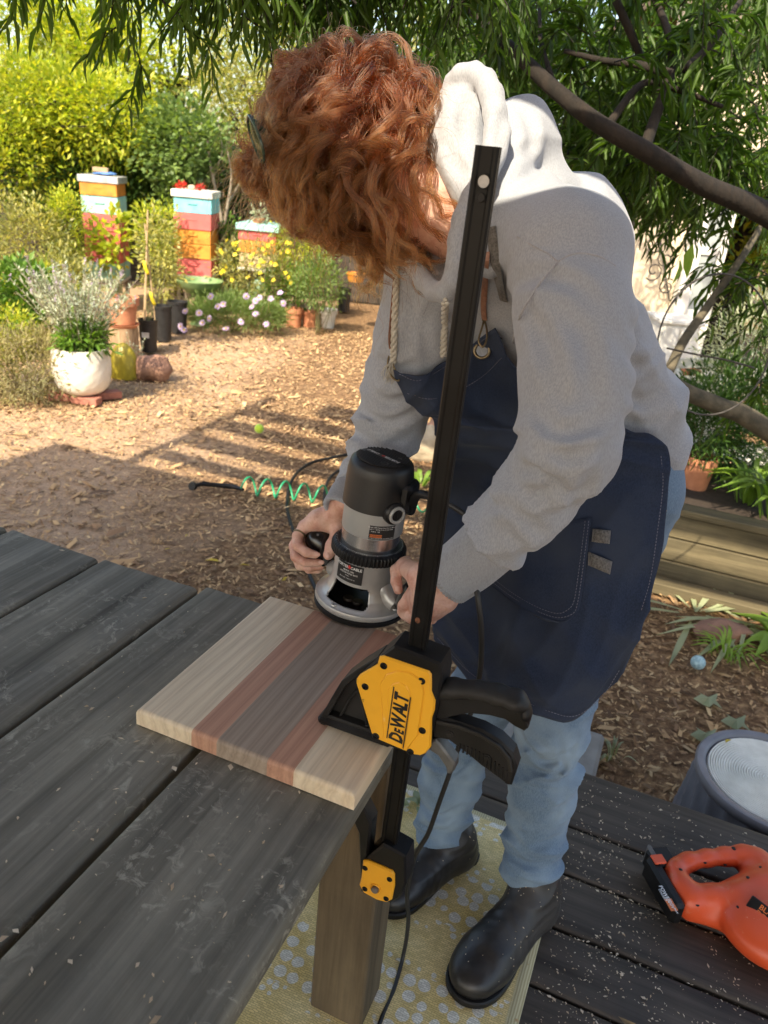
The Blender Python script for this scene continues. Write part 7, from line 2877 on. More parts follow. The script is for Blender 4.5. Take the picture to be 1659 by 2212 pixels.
def cuff(pts, radii, n=46):
    pts = spline(pts, 5)
    radii = np.interp(np.linspace(0, 1, len(pts)), np.linspace(0, 1, len(radii)), radii)
    Tn, U_, B_ = frames(pts)
    V = []
    k = n * 2
    for i in range(len(pts)):
        for j in range(k):
            a = j * 2 * math.pi / k
            rr = radii[i] + (.0017 if j % 2 else -.0017)
            V.append(pts[i] + rr * (math.cos(a) * U_[i] + math.sin(a) * B_[i]))
    m = len(pts)
    for j in range(k):                       # turned-in rim
        a = j * 2 * math.pi / k
        V.append(pts[-1] + (radii[-1] - .006) * (math.cos(a) * U_[-1] + math.sin(a) * B_[-1]) - Tn[-1] * .001)
    for j in range(k):
        a = j * 2 * math.pi / k
        V.append(pts[-1] + (radii[-1] - .008) * (math.cos(a) * U_[-1] + math.sin(a) * B_[-1]) - Tn[-1] * .03)
    F = [(i * k + j, i * k + (j + 1) % k, (i + 1) * k + (j + 1) % k, (i + 1) * k + j) for i in range(m + 1) for j in range(k)]
    return np.array(V), F


obj('cuff', cuff([P(1080, 1156, 1.08), P(1058, 1176, 1.092), P(1015, 1214, 1.115), P(966, 1250, 1.137)], [.039, .0440, .0430, .0415]), MCUFF, person, sharp=None)
obj('cuff', cuff([P(772, 1054, 1.37), P(758, 1074, 1.36), P(735, 1106, 1.34)], [.036, .0385, .034]), MCUFF, person, sharp=None)


def onbody(fn, pts, off=.0, lift=0.0):
    return np.array([P(x, y, march(fn, x, y, off=off) - lift) for x, y in pts])


def stitches(pts, m, parent, name='stitching', w=.0006, dash=.0034, gap=.0020):
    s_ = spline(pts, 10)
    L = np.concatenate([[0], np.cumsum(np.linalg.norm(np.diff(s_, axis=0), axis=1))])
    mb = MB()
    x = 0
    while x < L[-1] - dash:
        a = np.array([np.interp(x, L, s_[:, k]) for k in range(3)])
        b_ = np.array([np.interp(x + dash, L, s_[:, k]) for k in range(3)])
        mb.add(tube([a, b_], w, 4))
        x += dash + gap
    return obj(name, mb.get(), m, parent, smooth=False, sharp=None)


MSEAM = cloth_mat('fleece_seam', (.40, .40, .42), (.30, .30, .32), (640, 640, 160))
for pts in ([(1118, 512), (1150, 530), (1185, 548), (1205, 565)], [(1205, 565), (1240, 548), (1290, 552), (1330, 575)], [(1205, 565), (1160, 620), (1120, 690), (1108, 740)]):
    q_ = onbody(hoodie_fn, pts)
    obj('seam', tube(spline(q_, 5), .0013, 6), MSEAM, person, sharp=None)

# small printed letters on the chest of the hoodie
q_ = P(1079, 727, march(hoodie_fn, 1079, 727) - .0012)
V, F = text('RE', .0125, .02)
obj('lettering', (q_ + V[:, :1] * (RT * .98 + FW * .1) + V[:, 1:2] * nrm(UP - RT * .05), F), TXTK, person, smooth=False, sharp=None)

# ---------------------------------------------------------------- apron
def apron_body(Q):
    d = torso_fn(Q) - .006
    th = chain(Q, [HIP + SIDE * .05, P(1290, 1200, 1.42), P(1200, 1420, 1.42)], [.15, .14, .13], .05, SIDE, 1.1)
    th2 = chain(Q, [HIP - SIDE * .07, P(1120, 1250, 1.56), P(1060, 1400, 1.6)], [.14, .13, .12], .05)
    return smin(smin(d, th, .08), th2, .10)


rows = [[(848, 800), (905, 813), (960, 784), (1010, 750), (1067, 712)],
        [(868, 852), (925, 858), (985, 842), (1050, 822), (1120, 805)],
        [(900, 890), (965, 897), (1035, 892), (1110, 887), (1182, 882)],
        [(935, 915), (1020, 927), (1120, 925), (1225, 922), (1332, 922)],
        [(948, 1000), (1060, 1000), (1180, 985), (1310, 968), (1437, 960)],
        [(950, 1100), (1065, 1100), (1190, 1090), (1320, 1072), (1445, 1050)],
        [(945, 1220), (1060, 1230), (1190, 1225), (1320, 1205), (1430, 1180)],
        [(935, 1310), (1045, 1350), (1170, 1365), (1300, 1345), (1405, 1290)],
        [(930, 1362), (1025, 1430), (1150, 1485), (1275, 1470), (1385, 1365)],
        [(938, 1392), (1012, 1466), (1125, 1526), (1240, 1560), (1345, 1452)]]
net = np.zeros((10, 5, 3))
dep = np.zeros((10, 5))
for i, row in enumerate(rows):
    for j, (x, y) in enumerate(row):
        dep[i, j] = march(apron_body, x, y, off=.012, t0=.9, t1=2.0)
        if i <= 3 and j <= 1:
            dep[i, j] = min(dep[i, j], [1.255, 1.235][j] + .02 * i)
# below the waist the cloth hangs rather than following the body
for _ in range(2):
    dd = dep.copy()
    dd[1:-1] = (dep[:-2] + 2 * dep[1:-1] + dep[2:]) / 4
    dd[:, 1:-1] = (dd[:, :-2] + 2 * dd[:, 1:-1] + dd[:, 2:]) / 4
    dep = np.minimum(dep, dd)
print('apron depth', dep.round(2).tolist())
# the near arm passes in front of the bib
for i in range(10):
    for j in range(5):
        net[i, j] = P(*rows[i][j], dep[i, j])
ag = grid_surf(net, 12, 20)
a_, b_ = ag.shape[:2]
N = np.cross(np.gradient(ag, axis=0), np.gradient(ag, axis=1))
N /= np.linalg.norm(N, axis=2)[..., None]
if (N[a_ // 2, b_ // 2] @ (CAM - ag[a_ // 2, b_ // 2])) < 0:
    N = -N
q_ = ag.reshape(-1, 3)
uu = np.repeat(np.linspace(0, 1, a_), b_)
vv = np.tile(np.linspace(0, 1, b_), a_)
wr = .010 * (fold(vv * 3.1 + .7 * nz3(q_, 4, 51) + uu * .8) - .45) * np.clip((uu - .45) * 2.2, .0, 1)
wr += .007 * (fold(uu * 13 + .9 * nz3(q_, 5, 52) - vv * 2.6) - .45) * np.exp(-((uu - .43) / .13) ** 2)
wr += .0045 * (fold(uu * 7 + 1.1 * nz3(q_, 5, 53) + vv * 3.5) - .45)
wr += .006 * (fold(uu * 10 + .6 * nz3(q_, 6, 58) - vv * 4.4) - .45) * np.exp(-((uu - .86) / .10) ** 2)
wr = wr * 1.5 + .0016 * nz3(q_, 22, 54)
ag2 = ag + N * wr.reshape(a_, b_, 1)
Vs, Fs = sheet(ag2, .0016)
fl = np.cross(ag2[1, 0] - ag2[0, 0], ag2[0, 1] - ag2[0, 0]) @ N[0, 0] > 0
apron = obj('apron', sheet(ag2, .0016, flip=not fl if False else False), MAPR, person, sharp=None)


def aproj(P3):
    v = np.asarray(P3) - CAM
    d = v @ FW
    return np.stack([W0 / 2 + FPX * (v @ RT) / d, H0 / 2 - FPX * (v @ UP) / d], -1)


apx = aproj(ag2.reshape(-1, 3))
adp = (ag2.reshape(-1, 3) - CAM) @ FW


def onapron(x, y, lift=.003):
    d2 = (apx[:, 0] - x) ** 2 + (apx[:, 1] - y) ** 2
    k_ = np.argsort(d2)[:6]
    w = 1 / (d2[k_] + 4)
    return P(x, y, (adp[k_] * w).sum() / w.sum() - lift)


def apron_pts(pts, lift=.0035):
    return np.array([onapron(x, y, lift) for x, y in pts])


# pocket lying on the apron
pk_top = [(1000, 1150), (1060, 1152), (1120, 1146), (1200, 1130), (1277, 1118)]
pk_r1 = [(1000, 1185), (1060, 1195), (1120, 1200), (1200, 1190), (1270, 1180)]
pk_r2 = [(1005, 1215), (1060, 1240), (1120, 1262), (1200, 1262), (1262, 1245)]
pk_bot = [(1020, 1232), (1075, 1272), (1130, 1310), (1195, 1336), (1254, 1300)]
pk_b2 = [(1022, 1236), (1078, 1276), (1132, 1314), (1215, 1342), (1250, 1318)]
pg = grid_surf(np.array([apron_pts(r_, .0060) for r_ in (pk_top, pk_r1, pk_r2, pk_bot, pk_b2)]), 6, 7)
obj('pocket', sheet(pg, .0016), MAPR, apron, sharp=None)
stitches(apron_pts([(1272, 1125), (1264, 1190), (1256, 1250), (1248, 1300), (1238, 1325), (1205, 1334), (1160, 1320), (1110, 1292), (1060, 1255), (1025, 1230)], .0100), MTHR, apron)
stitches(apron_pts([(1264, 1125), (1256, 1190), (1248, 1250), (1240, 1298), (1228, 1316), (1203, 1325), (1160, 1311), (1110, 1283), (1060, 1246), (1025, 1221)], .0100), MTHR, apron)
hem_l = [(945, 1378), (1014, 1452), (1100, 1500), (1190, 1538), (1245, 1546), (1300, 1505), (1340, 1445)]
stitches(apron_pts(hem_l, .0065), MTHR, apron)
stitches(apron_pts([(862, 808), (905, 822), (960, 793), (1010, 760), (1058, 724)], .003), MTHR, apron)
stitches(apron_pts([(880, 850), (930, 862), (985, 846), (1040, 815), (1085, 772)], .003), MTHR, apron)
stitches(apron_pts([(1428, 985), (1432, 1050), (1420, 1150), (1405, 1250), (1385, 1320)], .006), MTHR, apron)
# webbing tabs
for q4 in ([(1280, 1142), (1320, 1146), (1317, 1175), (1278, 1170)], [(1271, 1192), (1323, 1213), (1318, 1241), (1270, 1221)]):
    p4 = apron_pts(q4, .004)
    gA = np.zeros((4, 10, 3))
    for i in range(4):
        for j in range(10):
            a, b2 = i / 3, j / 9
            pt = (p4[0] * (1 - b2) + p4[1] * b2) * (1 - a) + (p4[3] * (1 - b2) + p4[2] * b2) * a
            gA[i, j] = pt + nrm(CAM - pt) * .011 * math.sin(math.pi * min(1, b2 * 1.05)) ** .7
    obj('webbing_tab', sheet(gA, .0014), MWEB, apron, sharp=None)
# grommet ring, clips and straps
gr = onapron(1041, 757, .009)
nA_ = nrm(CAM - gr + UP * .1)


def torus(c, n_, R_, r_, name, m, parent, k=28, sx=1.0, xh=None):
    Bm = basis(n_, xh)
    a = np.linspace(0, 2 * math.pi, k + 1)[:-1]
    ring_ = np.array([np.asarray(c) + Bm @ np.array([R_ * sx * math.cos(x), R_ * math.sin(x), 0]) for x in a])
    V, F = [], []
    m8 = 8
    for i in range(k):
        out = nrm(ring_[i] - np.asarray(c))
        for j in range(m8):
            b_ = j * 2 * math.pi / m8
            V.append(ring_[i] + r_ * (math.cos(b_) * out + math.sin(b_) * Bm[:, 2]))
    F = [(i * m8 + j, i * m8 + (j + 1) % m8, ((i + 1) % k) * m8 + (j + 1) % m8, ((i + 1) % k) * m8 + j) for i in range(k) for j in range(m8)]
    return obj(name, (np.array(V), [f[::-1] for f in F]), m, parent, sharp=None)


torus(gr, nA_, .0122, .0026, 'grommet', MBRASS, apron)
obj('grommet_hole', lathe([(.0001, 0), (.0094, 0)], 24, nA_, gr - nA_ * .0005, cap=False), MHOOD, apron)
top1 = P(1043, 698, 1.00)
dclip = march(hoodie_fn, 1043, 700) - .012
ckL = [P(1046, 690, dclip), P(1040, 712, dclip - .004), P(1034, 735, dclip - .004), P(1042, 750, dclip - .006), P(1050, 738, dclip - .006), P(1052, 715, dclip - .004), P(1046, 690, dclip)]
obj('clip', tube(spline(ckL, 5), .0016, 8), MBRASS, apron)
obj('clip_swivel', ellips(P(1046, 690, dclip), (.004, .004, .004)), MBRASS, apron)
st_ = [P(x, y, march(hoodie_fn, x, y) - .006) for x, y in ((1046, 690), (1044, 664), (1047, 620), (1049, 570), (1050, 545))]
obj('leather_strap', tube(spline(st_, 4), .0052, 8, flat=.28), MLEA, apron)
st_ = [P(x, y, march(hoodie_fn, x, y) - .005) for x, y in ((1088, 650), (1080, 620), (1072, 580), (1066, 540), (1060, 490))]
obj('neck_strap', tube(spline(st_, 5), .0080, 8, flat=.2), MWEB, apron)
dr_ = march(hoodie_fn, 845, 780, t1=1.6)
c1 = [(856, 552), (851, 620), (846, 680), (842, 730), (844, 752)]
st_ = [P(x, y, march(hoodie_fn, x, y, t1=1.7) - .009) for x, y in c1]
obj('leather_strap', tube(spline(st_, 5), .0050, 8, flat=.3), MLEA, apron)
d_ = march(hoodie_fn, 848, 790, t1=1.7) - .014
ck = [P(845, 758, d_), P(838, 778, d_), P(839, 800, d_), P(850, 818, d_ - .01), P(862, 822, d_ - .012), P(858, 808, d_ - .008), P(848, 785, d_ - .004), P(845, 758, d_)]
obj('clip', tube(spline(ck, 5), .0016, 8), MBRASS, apron)
for c1, tag_ in (([(858, 555), (855, 620), (853, 680), (851, 740), (849, 785)], 1), ([(962, 652), (960, 690), (959, 730), (957, 770)], 0)):
    st_ = spline([P(x, y, march(hoodie_fn, x, y, t1=1.7) - .006) for x, y in c1], 14)
    Tn, U_, B_ = frames(st_)
    mb = MB()
    for ph in (0, 2.1, 4.2):
        s_ = np.arange(len(st_)) * .55 + ph
        mb.add(tube(st_ + .0030 * (np.cos(s_)[:, None] * U_ + np.sin(s_)[:, None] * B_), .0034, 6))
    obj('drawstring', mb.get(), MROPE, hoodie, sharp=None)
# frayed end of the left drawstring
mb = MB()
rr = np.random.default_rng(3)
e_ = P(848, 782, march(hoodie_fn, 848, 782, t1=1.7) - .008)
for i in range(36):
    d3 = nrm(np.array([0, 0, -1]) * 1.3 + rr.normal(0, .35, 3) - RT * .35)
    l_ = rr.uniform(.022, .04)
    mb.add(tube([e_, e_ + d3 * l_ * .5 + rr.normal(0, .002, 3), e_ + nrm(d3 + [0, 0, -.5]) * l_], [.0008, .0006, .0004], 4))
obj('frayed_end', mb.get(), MROPE, hoodie, sharp=None)

# ---------------------------------------------------------------- skin: head, neck, forearms and hands in one mesh
HC = P(750, 362, 1.17)
HU = nrm(-.92 * RT + .40 * UP + .02 * FW)
HF = nrm(-.40 * RT - .90 * UP + .18 * FW)
HF = nrm(HF - HU * (HF @ HU))
HS = np.cross(HU, HF)
HB = np.stack([HS, HF, HU], 1)                       # side, face, crown


def head_fn(Q):
    q_ = (Q - HC) @ HB
    x = np.abs(q_[:, 0])
    qs = np.column_stack([x, q_[:, 1], q_[:, 2]])
    d = ell(q_, (0, -.012, .030), (.076, .095, .088))
    d = smin(d, ell(q_, (0, .012, -.030), (.062, .070, .075)), .03)
    d = smin(d, seg(qs, (.045, .0, -.055), (.006, .066, -.098), .022, .018), .03)          # jaw
    d = smin(d, ell(q_, (0, .070, -.095), (.020, .018, .016)), .015)                        # chin
    d = smin(d, seg(q_, (0, .086, .015), (0, .108, -.022), .008, .012), .012)               # nose
    d = smin(d, ell(qs, (.012, .098, -.026), (.009, .010, .007)), .006)
    d = smin(d, ell(q_, (0, .088, -.056), (.022, .010, .006)), .006)                        # lips
    d = smin(d, ell(q_, (0, .086, -.066), (.019, .010, .006)), .005)
    d = smax(d, -ell(qs, (.031, .098, .010), (.017, .016, .012)), .012)                     # eye hollows
    d = smin(d, ell(qs, (.031, .078, .009), (.013, .012, .012)), .004)
    d = smin(d, seg(qs, (.012, .088, .028), (.046, .075, .030), .006, .005), .008)          # brow
    ear = ell(qs, (.079, -.008, -.010), (.010, .019, .032))
    ear = smax(ear, -ell(qs, (.090, -.004, -.008), (.008, .011, .020)), .004)
    d = smin(d, ear, .006)
    nk = chain(Q, [HC + HB @ np.array([0, -.035, -.045]), P(950, 430, 1.17), P(1010, 470, 1.19), P(1070, 510, 1.20)], [.052, .052, .056, .062], .03)
    d = smin(d, nk, .03)
    th = seg(Q, HC + HB @ np.array([0, .03, -.08]), P(985, 520, 1.17), .028, .030)
    return smin(d, th, .03)




def zr(x, y, d):        # zoomed reading of the router close-up
    return P(530.9 + .4267 * x, 884.8 + .4267 * y, d)


KL, KR = rl(-.112, 0, .075), rl(.112, 0, .075)
dKL, dKR = (KL - CAM) @ FW, (KR - CAM) @ FW
print('knob depths', dKL, dKR, aproj(KL), aproj(KR))


def hand_fn_R(Q):
    D = dKL
    wr_ = P(738, 1100, 1.345)
    d = seg(Q, P(748, 1080, 1.352), zr(440, 545, D - .012), .026, .021, SIDE, 1.15)
    # back of the hand and knuckle row
    d = smin(d, chain(Q, [zr(440, 545, D - .010), zr(370, 560, D - .014), zr(300, 590, D - .010)], [.021, .019, .0125], .012), .015)
    d = smin(d, chain(Q, [zr(450, 560, D + .012), zr(380, 600, D + .030), zr(320, 650, D + .034)], [.020, .018, .013], .012), .015)
    d = smin(d, chain(Q, [zr(460, 560, D + .0), zr(395, 600, D + .008), zr(300, 640, D + .012)], [.020, .018, .013], .012), .015)
    fing = [
        ([zr(300, 588, D - .008), zr(262, 640, D - .014), zr(262, 690, D - .028), zr(305, 722, D - .036), zr(352, 735, D - .034)], [.0108, .0098, .0092, .0086, .0072]),
        ([zr(280, 620, D + .006), zr(245, 690, D + .002), zr(252, 745, D - .012), zr(300, 772, D - .022), zr(372, 775, D - .020)], [.0104, .0096, .0092, .0085, .0070]),
        ([zr(285, 655, D + .020), zr(250, 740, D + .018), zr(275, 790, D + .004), zr(330, 800, D - .004), zr(385, 795, D - .002)], [.0098, .0090, .0086, .0080, .0066]),
        ([zr(310, 690, D + .034), zr(285, 770, D + .034), zr(320, 810, D + .022), zr(370, 815, D + .014)], [.0090, .0082, .0076, .0062]),
    ]
    for pts, rad in fing:
        d = smin(d, chain(Q, pts, rad, .0035), .004)
    thb = chain(Q, [zr(468, 570, D - .016), zr(470, 640, D - .030), zr(440, 690, D - .042), zr(418, 735, D - .046)], [.020, .0145, .0125, .0095], .006)
    return smin(d, thb, .006)


def hand_fn_L(Q):
    D = dKR
    d = seg(Q, P(1000, 1228, 1.122), P(945, 1262, 1.15), .027, .022, SIDE, 1.2)
    d = smin(d, chain(Q, [P(950, 1262, 1.15), P(912, 1248, 1.165), P(873, 1222, D - .012)], [.023, .021, .0135], .012), .015)
    d = smin(d, chain(Q, [P(955, 1280, 1.14), P(925, 1290, 1.150), P(895, 1290, D - .030)], [.023, .022, .016], .012), .015)
    d = smin(d, chain(Q, [P(958, 1296, 1.135), P(930, 1312, 1.140), P(905, 1318, D - .042)], [.020, .019, .0135], .012), .015)
    fing = [
        ([P(878, 1215, D - .010), P(856, 1232, D - .016), P(856, 1256, D - .026), P(860, 1274, D - .030)], [.0112, .0102, .0092, .0078]),
        ([P(902, 1262, D - .028), P(884, 1292, D - .040), P(872, 1308, D - .036), P(868, 1322, D - .026)], [.0112, .0104, .0096, .0082]),
        ([P(925, 1300, D - .040), P(905, 1326, D - .046), P(888, 1334, D - .040), P(875, 1330, D - .030)], [.0108, .0100, .0094, .0080]),
        ([P(945, 1312, D - .042), P(932, 1336, D - .046), P(915, 1342, D - .040)], [.0098, .0090, .0078]),
    ]
    for pts, rad in fing:
        d = smin(d, chain(Q, pts, rad, .0035), .004)
    thb = chain(Q, [P(935, 1240, 1.165), P(905, 1222, D + .012), P(880, 1228, D + .018)], [.018, .0135, .0105], .006)
    return smin(d, thb, .006)


def body_fn(Q):
    out = np.full(len(Q), 1.0)
    hl, hr_, hh = P(915, 1270, dKR), zr(340, 700, dKL), HC
    m = (np.linalg.norm(Q - hh, axis=1) < .26)
    a = np.linalg.norm(Q - hr_, axis=1) < .16
    b = np.linalg.norm(Q - hl, axis=1) < .16
    core = chain(Q, [P(748, 1080, 1.352)] + AR[::-1][1:] + [P(1040, 520, 1.22)] + [P(1228, 560, 1.04)] + AL[1:-1] + [P(1000, 1228, 1.122)],
                 [.024, .026, .028, .030, .032, .032, .034, .045, .036, .034, .032, .032, .030, .027, .025], .02)
    out = core
    for mm, fn in ((m, head_fn), (a, hand_fn_R), (b, hand_fn_L)):
        if mm.any():
            out[mm] = smin(core[mm], fn(Q[mm]), .008)
    return out


Vb, Fb = surf(body_fn, (-.26, .86, .78), (.34, 1.56, 1.68), .0025)
print('body', len(Vb))
body = obj('body', (relax(Vb, Fb, 1, .3), Fb), MSKIN, person, sharp=None)
MNAIL = mat('nail', (.72, .46, .38), (.66, .40, .33), 60, .3)
for c_, d_ in ((zr(414, 738, dKL - .056), (0, 1)), (zr(362, 733, dKL - .041), (1, .2)), (zr(383, 773, dKL - .027), (1, .2)), (P(859, 1272, dKR - .038), (0, 1)), (P(868, 1321, dKR - .034), (0, 1))):
    n_ = nrm(CAM - c_)
    x_ = nrm(RT * d_[0] - UP * d_[1])
    x_ = nrm(x_ - n_ * (x_ @ n_))
    obj('nail', ellips(c_, (.0055, .0042, .0012), 12, 6, np.stack([x_, np.cross(n_, x_), n_], 1)), MNAIL, person)
torus(zr(272, 628, dKL - .012), nrm(zr(262, 660, dKL - .02) - zr(295, 600, dKL - .008)), .0108, .0017, 'ring', MBRASS, person)
for k_ in (0, 1):
    torus(P(937 - 3 * k_, 1324 + 8 * k_, dKR - .0435 - .001 * k_), nrm(P(932, 1340, dKR - .046) - P(942, 1310, dKR - .042)), .0104, .0012, 'ring', MGOLD, person)

# ---------------------------------------------------------------- sunglasses pushed up into the hair
sg = thing('sunglasses', 'green reflective sunglasses pushed up on the red curly hair', 'sunglasses', P(562, 302, 1.1))
MFRM = mat('frame_tortoise', (.05, .09, .06), (.02, .03, .02), 120, .25, spec=.6)
ML_, t, b = _nt('mirror_lens')
t.links.new(ramp(t, noise(t, coords(t, 'Object'), 30, 2), [(.3, (.10, .22, .13)), (.7, (.35, .42, .20))]), b.inputs['Base Color'])
b.inputs['Metallic'].default_value = .8
b.inputs['Roughness'].default_value = .12
for k_ in (0, 1):
    c_ = P(553 + 4 * k_, 301 - 2 * k_, 1.045 + .070 * k_)
    ax_ = nrm(P(581, 347, 1.1) - P(546, 260, 1.1))
    n_ = nrm(-RT * .94 - UP * .24 - FW * .20)
    n_ = nrm(n_ - ax_ * (n_ @ ax_))
    w_ = np.cross(n_, ax_)
    ring_ = [c_ + ax_ * .030 * math.copysign(abs(math.cos(a)) ** .8, math.cos(a)) + w_ * .023 * math.copysign(abs(math.sin(a)) ** .8, math.sin(a)) for a in np.linspace(0, 2 * math.pi, 29)]
    obj('frame', tube(ring_, .0022, 8), MFRM, sg)
    V = [c_ + n_ * .003] + [c_ + (np.array(p) - c_) * .97 for p in ring_[:-1]]
    obj('lens', (np.array(V), [(0, i + 1, (i + 1) % 28 + 1) for i in range(28)]), ML_, sg)
obj('temple', tube(spline([P(549, 262, 1.07), P(572, 285, 1.065), P(620, 310, 1.09), P(680, 330, 1.12)], 5), .0022, 8, flat=1.8), MFRM, sg)

# ---------------------------------------------------------------- hair
def make_hair(ng=560, per=32, seed=4):
    r = np.random.default_rng(seed)
    EC = P(766, 304, 1.165)
    HR = np.array([.140, .137, .140])               # half sizes of the mass along screen right, screen up, sight
    Bh = np.stack([RT, UP, FW], 1)
    # roots over the scalp
    roots = []
    while len(roots) < ng:
        u = nrm(r.normal(size=3))
        if u[1] > .50 and u[2] < .62:                 # leave the face free (local axes side, face, crown)
            continue
        if u[2] < -.88:
            continue
        roots.append(u)
    roots = np.array(roots)
    p = HC + (roots * [.078, .097, .090] + [0, -.012, .030]) @ HB.T
    fl = slice(0, 46)
    p[fl] = P(585, 352, 1.12) + r.normal(0, .016, (46, 3))
    out = nrm_rows(roots @ HB.T)
    NP = 44
    step = .0078
    lam = r.uniform(.66, 1.0, ng) ** .8
    d = nrm_rows(out * 1.0 + [0, 0, .5] + HU * .05)
    path = [p.copy()]
    flow = np.array([0, 0, -1.0]) - HU * .12
    gd = r.normal(0, .42, (ng, 3))
    for i in range(NP - 1):
        q_ = (p - EC) @ Bh / HR
        rho = np.linalg.norm(q_, axis=1)
        nrm_o = nrm_rows((q_ / HR) @ Bh.T)
        g = flow + 1.15 * np.stack([nz3(p, 11, 61), nz3(p, 11, 67), nz3(p, 11, 71)], 1) + gd + r.normal(0, .05, (ng, 3))
        tang = g - nrm_o * np.clip((g * nrm_o).sum(1), None, 0)[:, None] * (rho < lam * 1.04)[:, None]
        push = np.clip((lam - rho) * 5, -4.5, 2.2)[:, None] * nrm_o
        w = min(1.0, .25 + i / 16)
        below = ((p - EC)[:, 2] < -.02)[:, None]
        tgt = nrm_rows(tang * w + push * np.where(below, .25, 1.0) + nrm_o * .02)
        d = nrm_rows(d * .62 + tgt * .38)
        p = p + d * step
        path.append(p.copy())
    G_ = np.stack(path, 1)                            # guides x points x 3
    # lower limit of the mass: longer towards the neck side
    x = (G_ - EC) @ RT
    zlim = np.interp(x, [-.17, -.12, -.05, .03, .10, .16], [1.485, 1.455, 1.39, 1.345, 1.375, 1.43]) + r.normal(0, .030, ng)[:, None]
    for i in range(46):                               # small dense knot of curls at the hairline
        a_ = np.linspace(0, r.uniform(4, 9), NP)
        e1_, e2_ = nrm(r.normal(size=3)), nrm(r.normal(size=3))
        c0 = P(558, 372, 1.12) + r.normal(0, .009, 3)
        tt = np.linspace(0, 1, NP)[:, None]
        G_[i] = G_[i, 0] * (1 - tt) ** 2 + c0 * (1 - (1 - tt) ** 2) + .018 * tt * (np.cos(a_)[:, None] * e1_ + np.sin(a_)[:, None] * e2_)
    q_ = (G_ - EC) @ Bh / HR
    alive = np.cumsum((G_[:, :, 2] < zlim) | (np.linalg.norm(q_, axis=2) > np.where((G_ - EC) @ RT < 0, 1.28, 1.8)), 1) == 0
    ncount = np.clip(alive.sum(1), 8, NP)
    ncount[:46] = NP
    # let curls
    T_ = np.gradient(G_, axis=1)
    T_ /= np.linalg.norm(T_, axis=2)[..., None]
    U_ = np.cross(T_, [.3, .5, .2])
    U_ /= np.linalg.norm(U_, axis=2)[..., None]
    B_ = np.cross(T_, U_)
    s = np.arange(NP) * step
    pitch = r.uniform(.045, .120, ng)
    ph = r.uniform(0, 6.28, ng)
    amp = r.uniform(.0040, .0125, ng)
    pts_all, cnt, rad_all, tint = [], [], [], []
    for c_ in range(per):
        off = r.normal(0, 1, (ng, 3)) * r.uniform(.3, 1.5, (ng, 1)) * .0038
        dph = r.normal(0, .24, ng)
        da = r.uniform(.7, 1.35, ng)
        spread = np.interp(s, [0, .06, .16, .4], [1.5, 1.1, .58, .36])
        wv = (s[None] / pitch[:, None] * 2 * math.pi + ph[:, None] + dph[:, None])
        A = (amp * da)[:, None] * np.interp(s, [0, .03, .12, .4], [0, .35, 1, 1.15])[None]
        C = G_ + off[:, None] * spread[None, :, None] + A[..., None] * (np.cos(wv)[..., None] * U_ + np.sin(wv)[..., None] * B_)
        jit = r.normal(0, .00045, C.shape)
        C = C + np.cumsum(jit, 1) * .55
        for i in range(ng):
            n_ = int(np.clip(ncount[i] + r.integers(-3, 3), 8, NP))
            pts_all.append(C[i, :n_])
            cnt.append(n_)
            rad_all.append(np.linspace(.00042, .00016, n_))
            tint.append(r.uniform())
    # loose flyaways round the silhouette
    for _ in range(1100):
        i = r.integers(ng)
        k0 = r.integers(3, 20)
        n_ = r.integers(14, 30)
        st0 = G_[i, k0]
        o_ = nrm(st0 - EC)
        d_ = nrm(o_ * r.uniform(.3, 1.3) + r.normal(0, .7, 3) + [0, 0, .25])
        ph_ = r.uniform(0, 6.28)
        aa = np.arange(n_)
        curl = .007 * (np.sin(aa * .45 + ph_)[:, None] * nrm(r.normal(size=3)) + np.cos(aa * .45 + ph_)[:, None] * nrm(r.normal(size=3)))
        line = st0 + np.cumsum(np.tile(d_, (n_, 1)) * .0036 + np.array([0, 0, -.00022]) * aa[:, None], 0) + curl
        pts_all.append(line)
        cnt.append(n_)
        rad_all.append(np.linspace(.00022, .00010, n_))
        tint.append(r.uniform())
    hc = bpy.data.hair_curves.new('hair')
    hc.add_curves([int(c) for c in cnt])
    A = np.concatenate(pts_all).astype(np.float32)
    base = np.array(person.location)
    hc.position_data.foreach_set('vector', (A - base).astype(np.float32).ravel())
    ra = hc.attributes.get('radius') or hc.attributes.new('radius', 'FLOAT', 'POINT')
    ra.data.foreach_set('value', np.concatenate(rad_all).astype(np.float32))
    ho = bpy.data.objects.new('hair', hc)
    COL.objects.link(ho)
    ho.parent = person
    return ho, A


def nrm_rows(a):
    return a / (np.linalg.norm(a, axis=1)[:, None] + 1e-9)


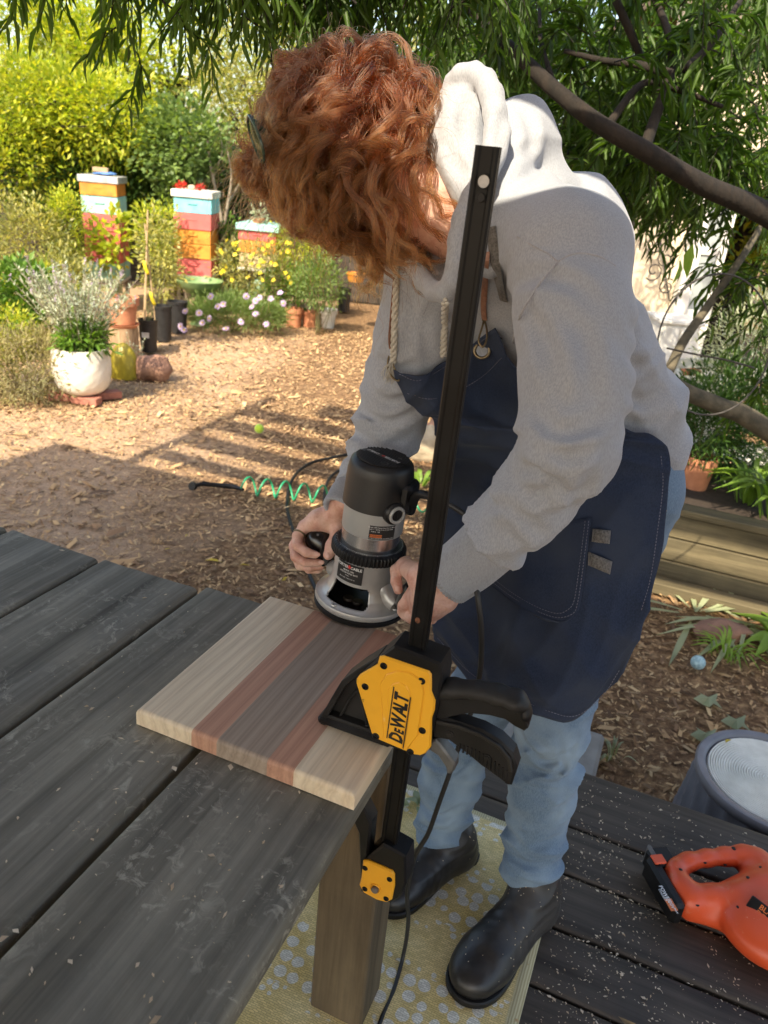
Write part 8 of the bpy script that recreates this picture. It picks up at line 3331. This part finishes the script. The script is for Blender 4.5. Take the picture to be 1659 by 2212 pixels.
MHAIR = bpy.data.materials.new('red_hair')
MHAIR.use_nodes = True
t = MHAIR.node_tree
t.nodes.remove(t.nodes['Principled BSDF'])
hb_ = t.nodes.new('ShaderNodeBsdfHairPrincipled')
hb_.parametrization = 'COLOR'
hi_ = t.nodes.new('ShaderNodeHairInfo')
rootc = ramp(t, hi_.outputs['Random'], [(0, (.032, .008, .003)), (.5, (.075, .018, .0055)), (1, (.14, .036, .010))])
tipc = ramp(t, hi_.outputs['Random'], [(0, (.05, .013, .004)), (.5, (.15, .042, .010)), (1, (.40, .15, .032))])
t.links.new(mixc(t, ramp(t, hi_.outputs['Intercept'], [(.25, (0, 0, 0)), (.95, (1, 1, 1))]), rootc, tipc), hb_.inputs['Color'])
hb_.inputs['Roughness'].default_value = .32
hb_.inputs['Radial Roughness'].default_value = .45
hb_.inputs['Random Roughness'].default_value = .2
t.links.new(hb_.outputs[0], t.nodes['Material Output'].inputs[0])
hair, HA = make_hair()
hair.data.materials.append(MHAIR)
print('hair points', len(HA))
# dark scalp cap below the strands
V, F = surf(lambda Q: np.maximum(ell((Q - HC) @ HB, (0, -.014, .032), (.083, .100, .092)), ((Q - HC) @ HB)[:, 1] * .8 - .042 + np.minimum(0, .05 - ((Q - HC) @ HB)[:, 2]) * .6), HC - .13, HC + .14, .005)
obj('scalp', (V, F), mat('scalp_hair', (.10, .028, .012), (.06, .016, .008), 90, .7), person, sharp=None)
sc.cycles_curves.shape = 'RIBBONS'
# shavings caught on the boots and the apron
for o_, n_, zmin, nm in ((bootL, 70, .02, 'left boot'), (bootR, 24, .02, 'right boot'), (apron, 170, -9, 'apron')):
    me = o_.data
    co_ = np.empty(len(me.vertices) * 3)
    me.vertices.foreach_get('co', co_)
    co_ = co_.reshape(-1, 3) + np.array(person.location)
    no_ = np.empty(len(me.vertices) * 3)
    me.vertex_normals.foreach_get('vector', no_)
    no_ = no_.reshape(-1, 3)
    ok = np.where((no_[:, 2] > .25) if o_ is not apron else ((no_ @ nrm(CAM - co_.mean(0))) > .3))[0]
    k_ = np.random.default_rng(4).choice(ok, n_)
    p_ = co_[k_] + no_[k_] * .0006
    V, F = leaves(p_, np.cross(no_[k_], np.random.default_rng(5).normal(size=(n_, 3))), .0028 * np.random.default_rng(6).lognormal(0, .5, n_), .0018, LEAF4, np.random.default_rng(7), nrmj=no_[k_])
    obj('shavings', (V, F), MSH, o_, smooth=False, sharp=None, kind='stuff')
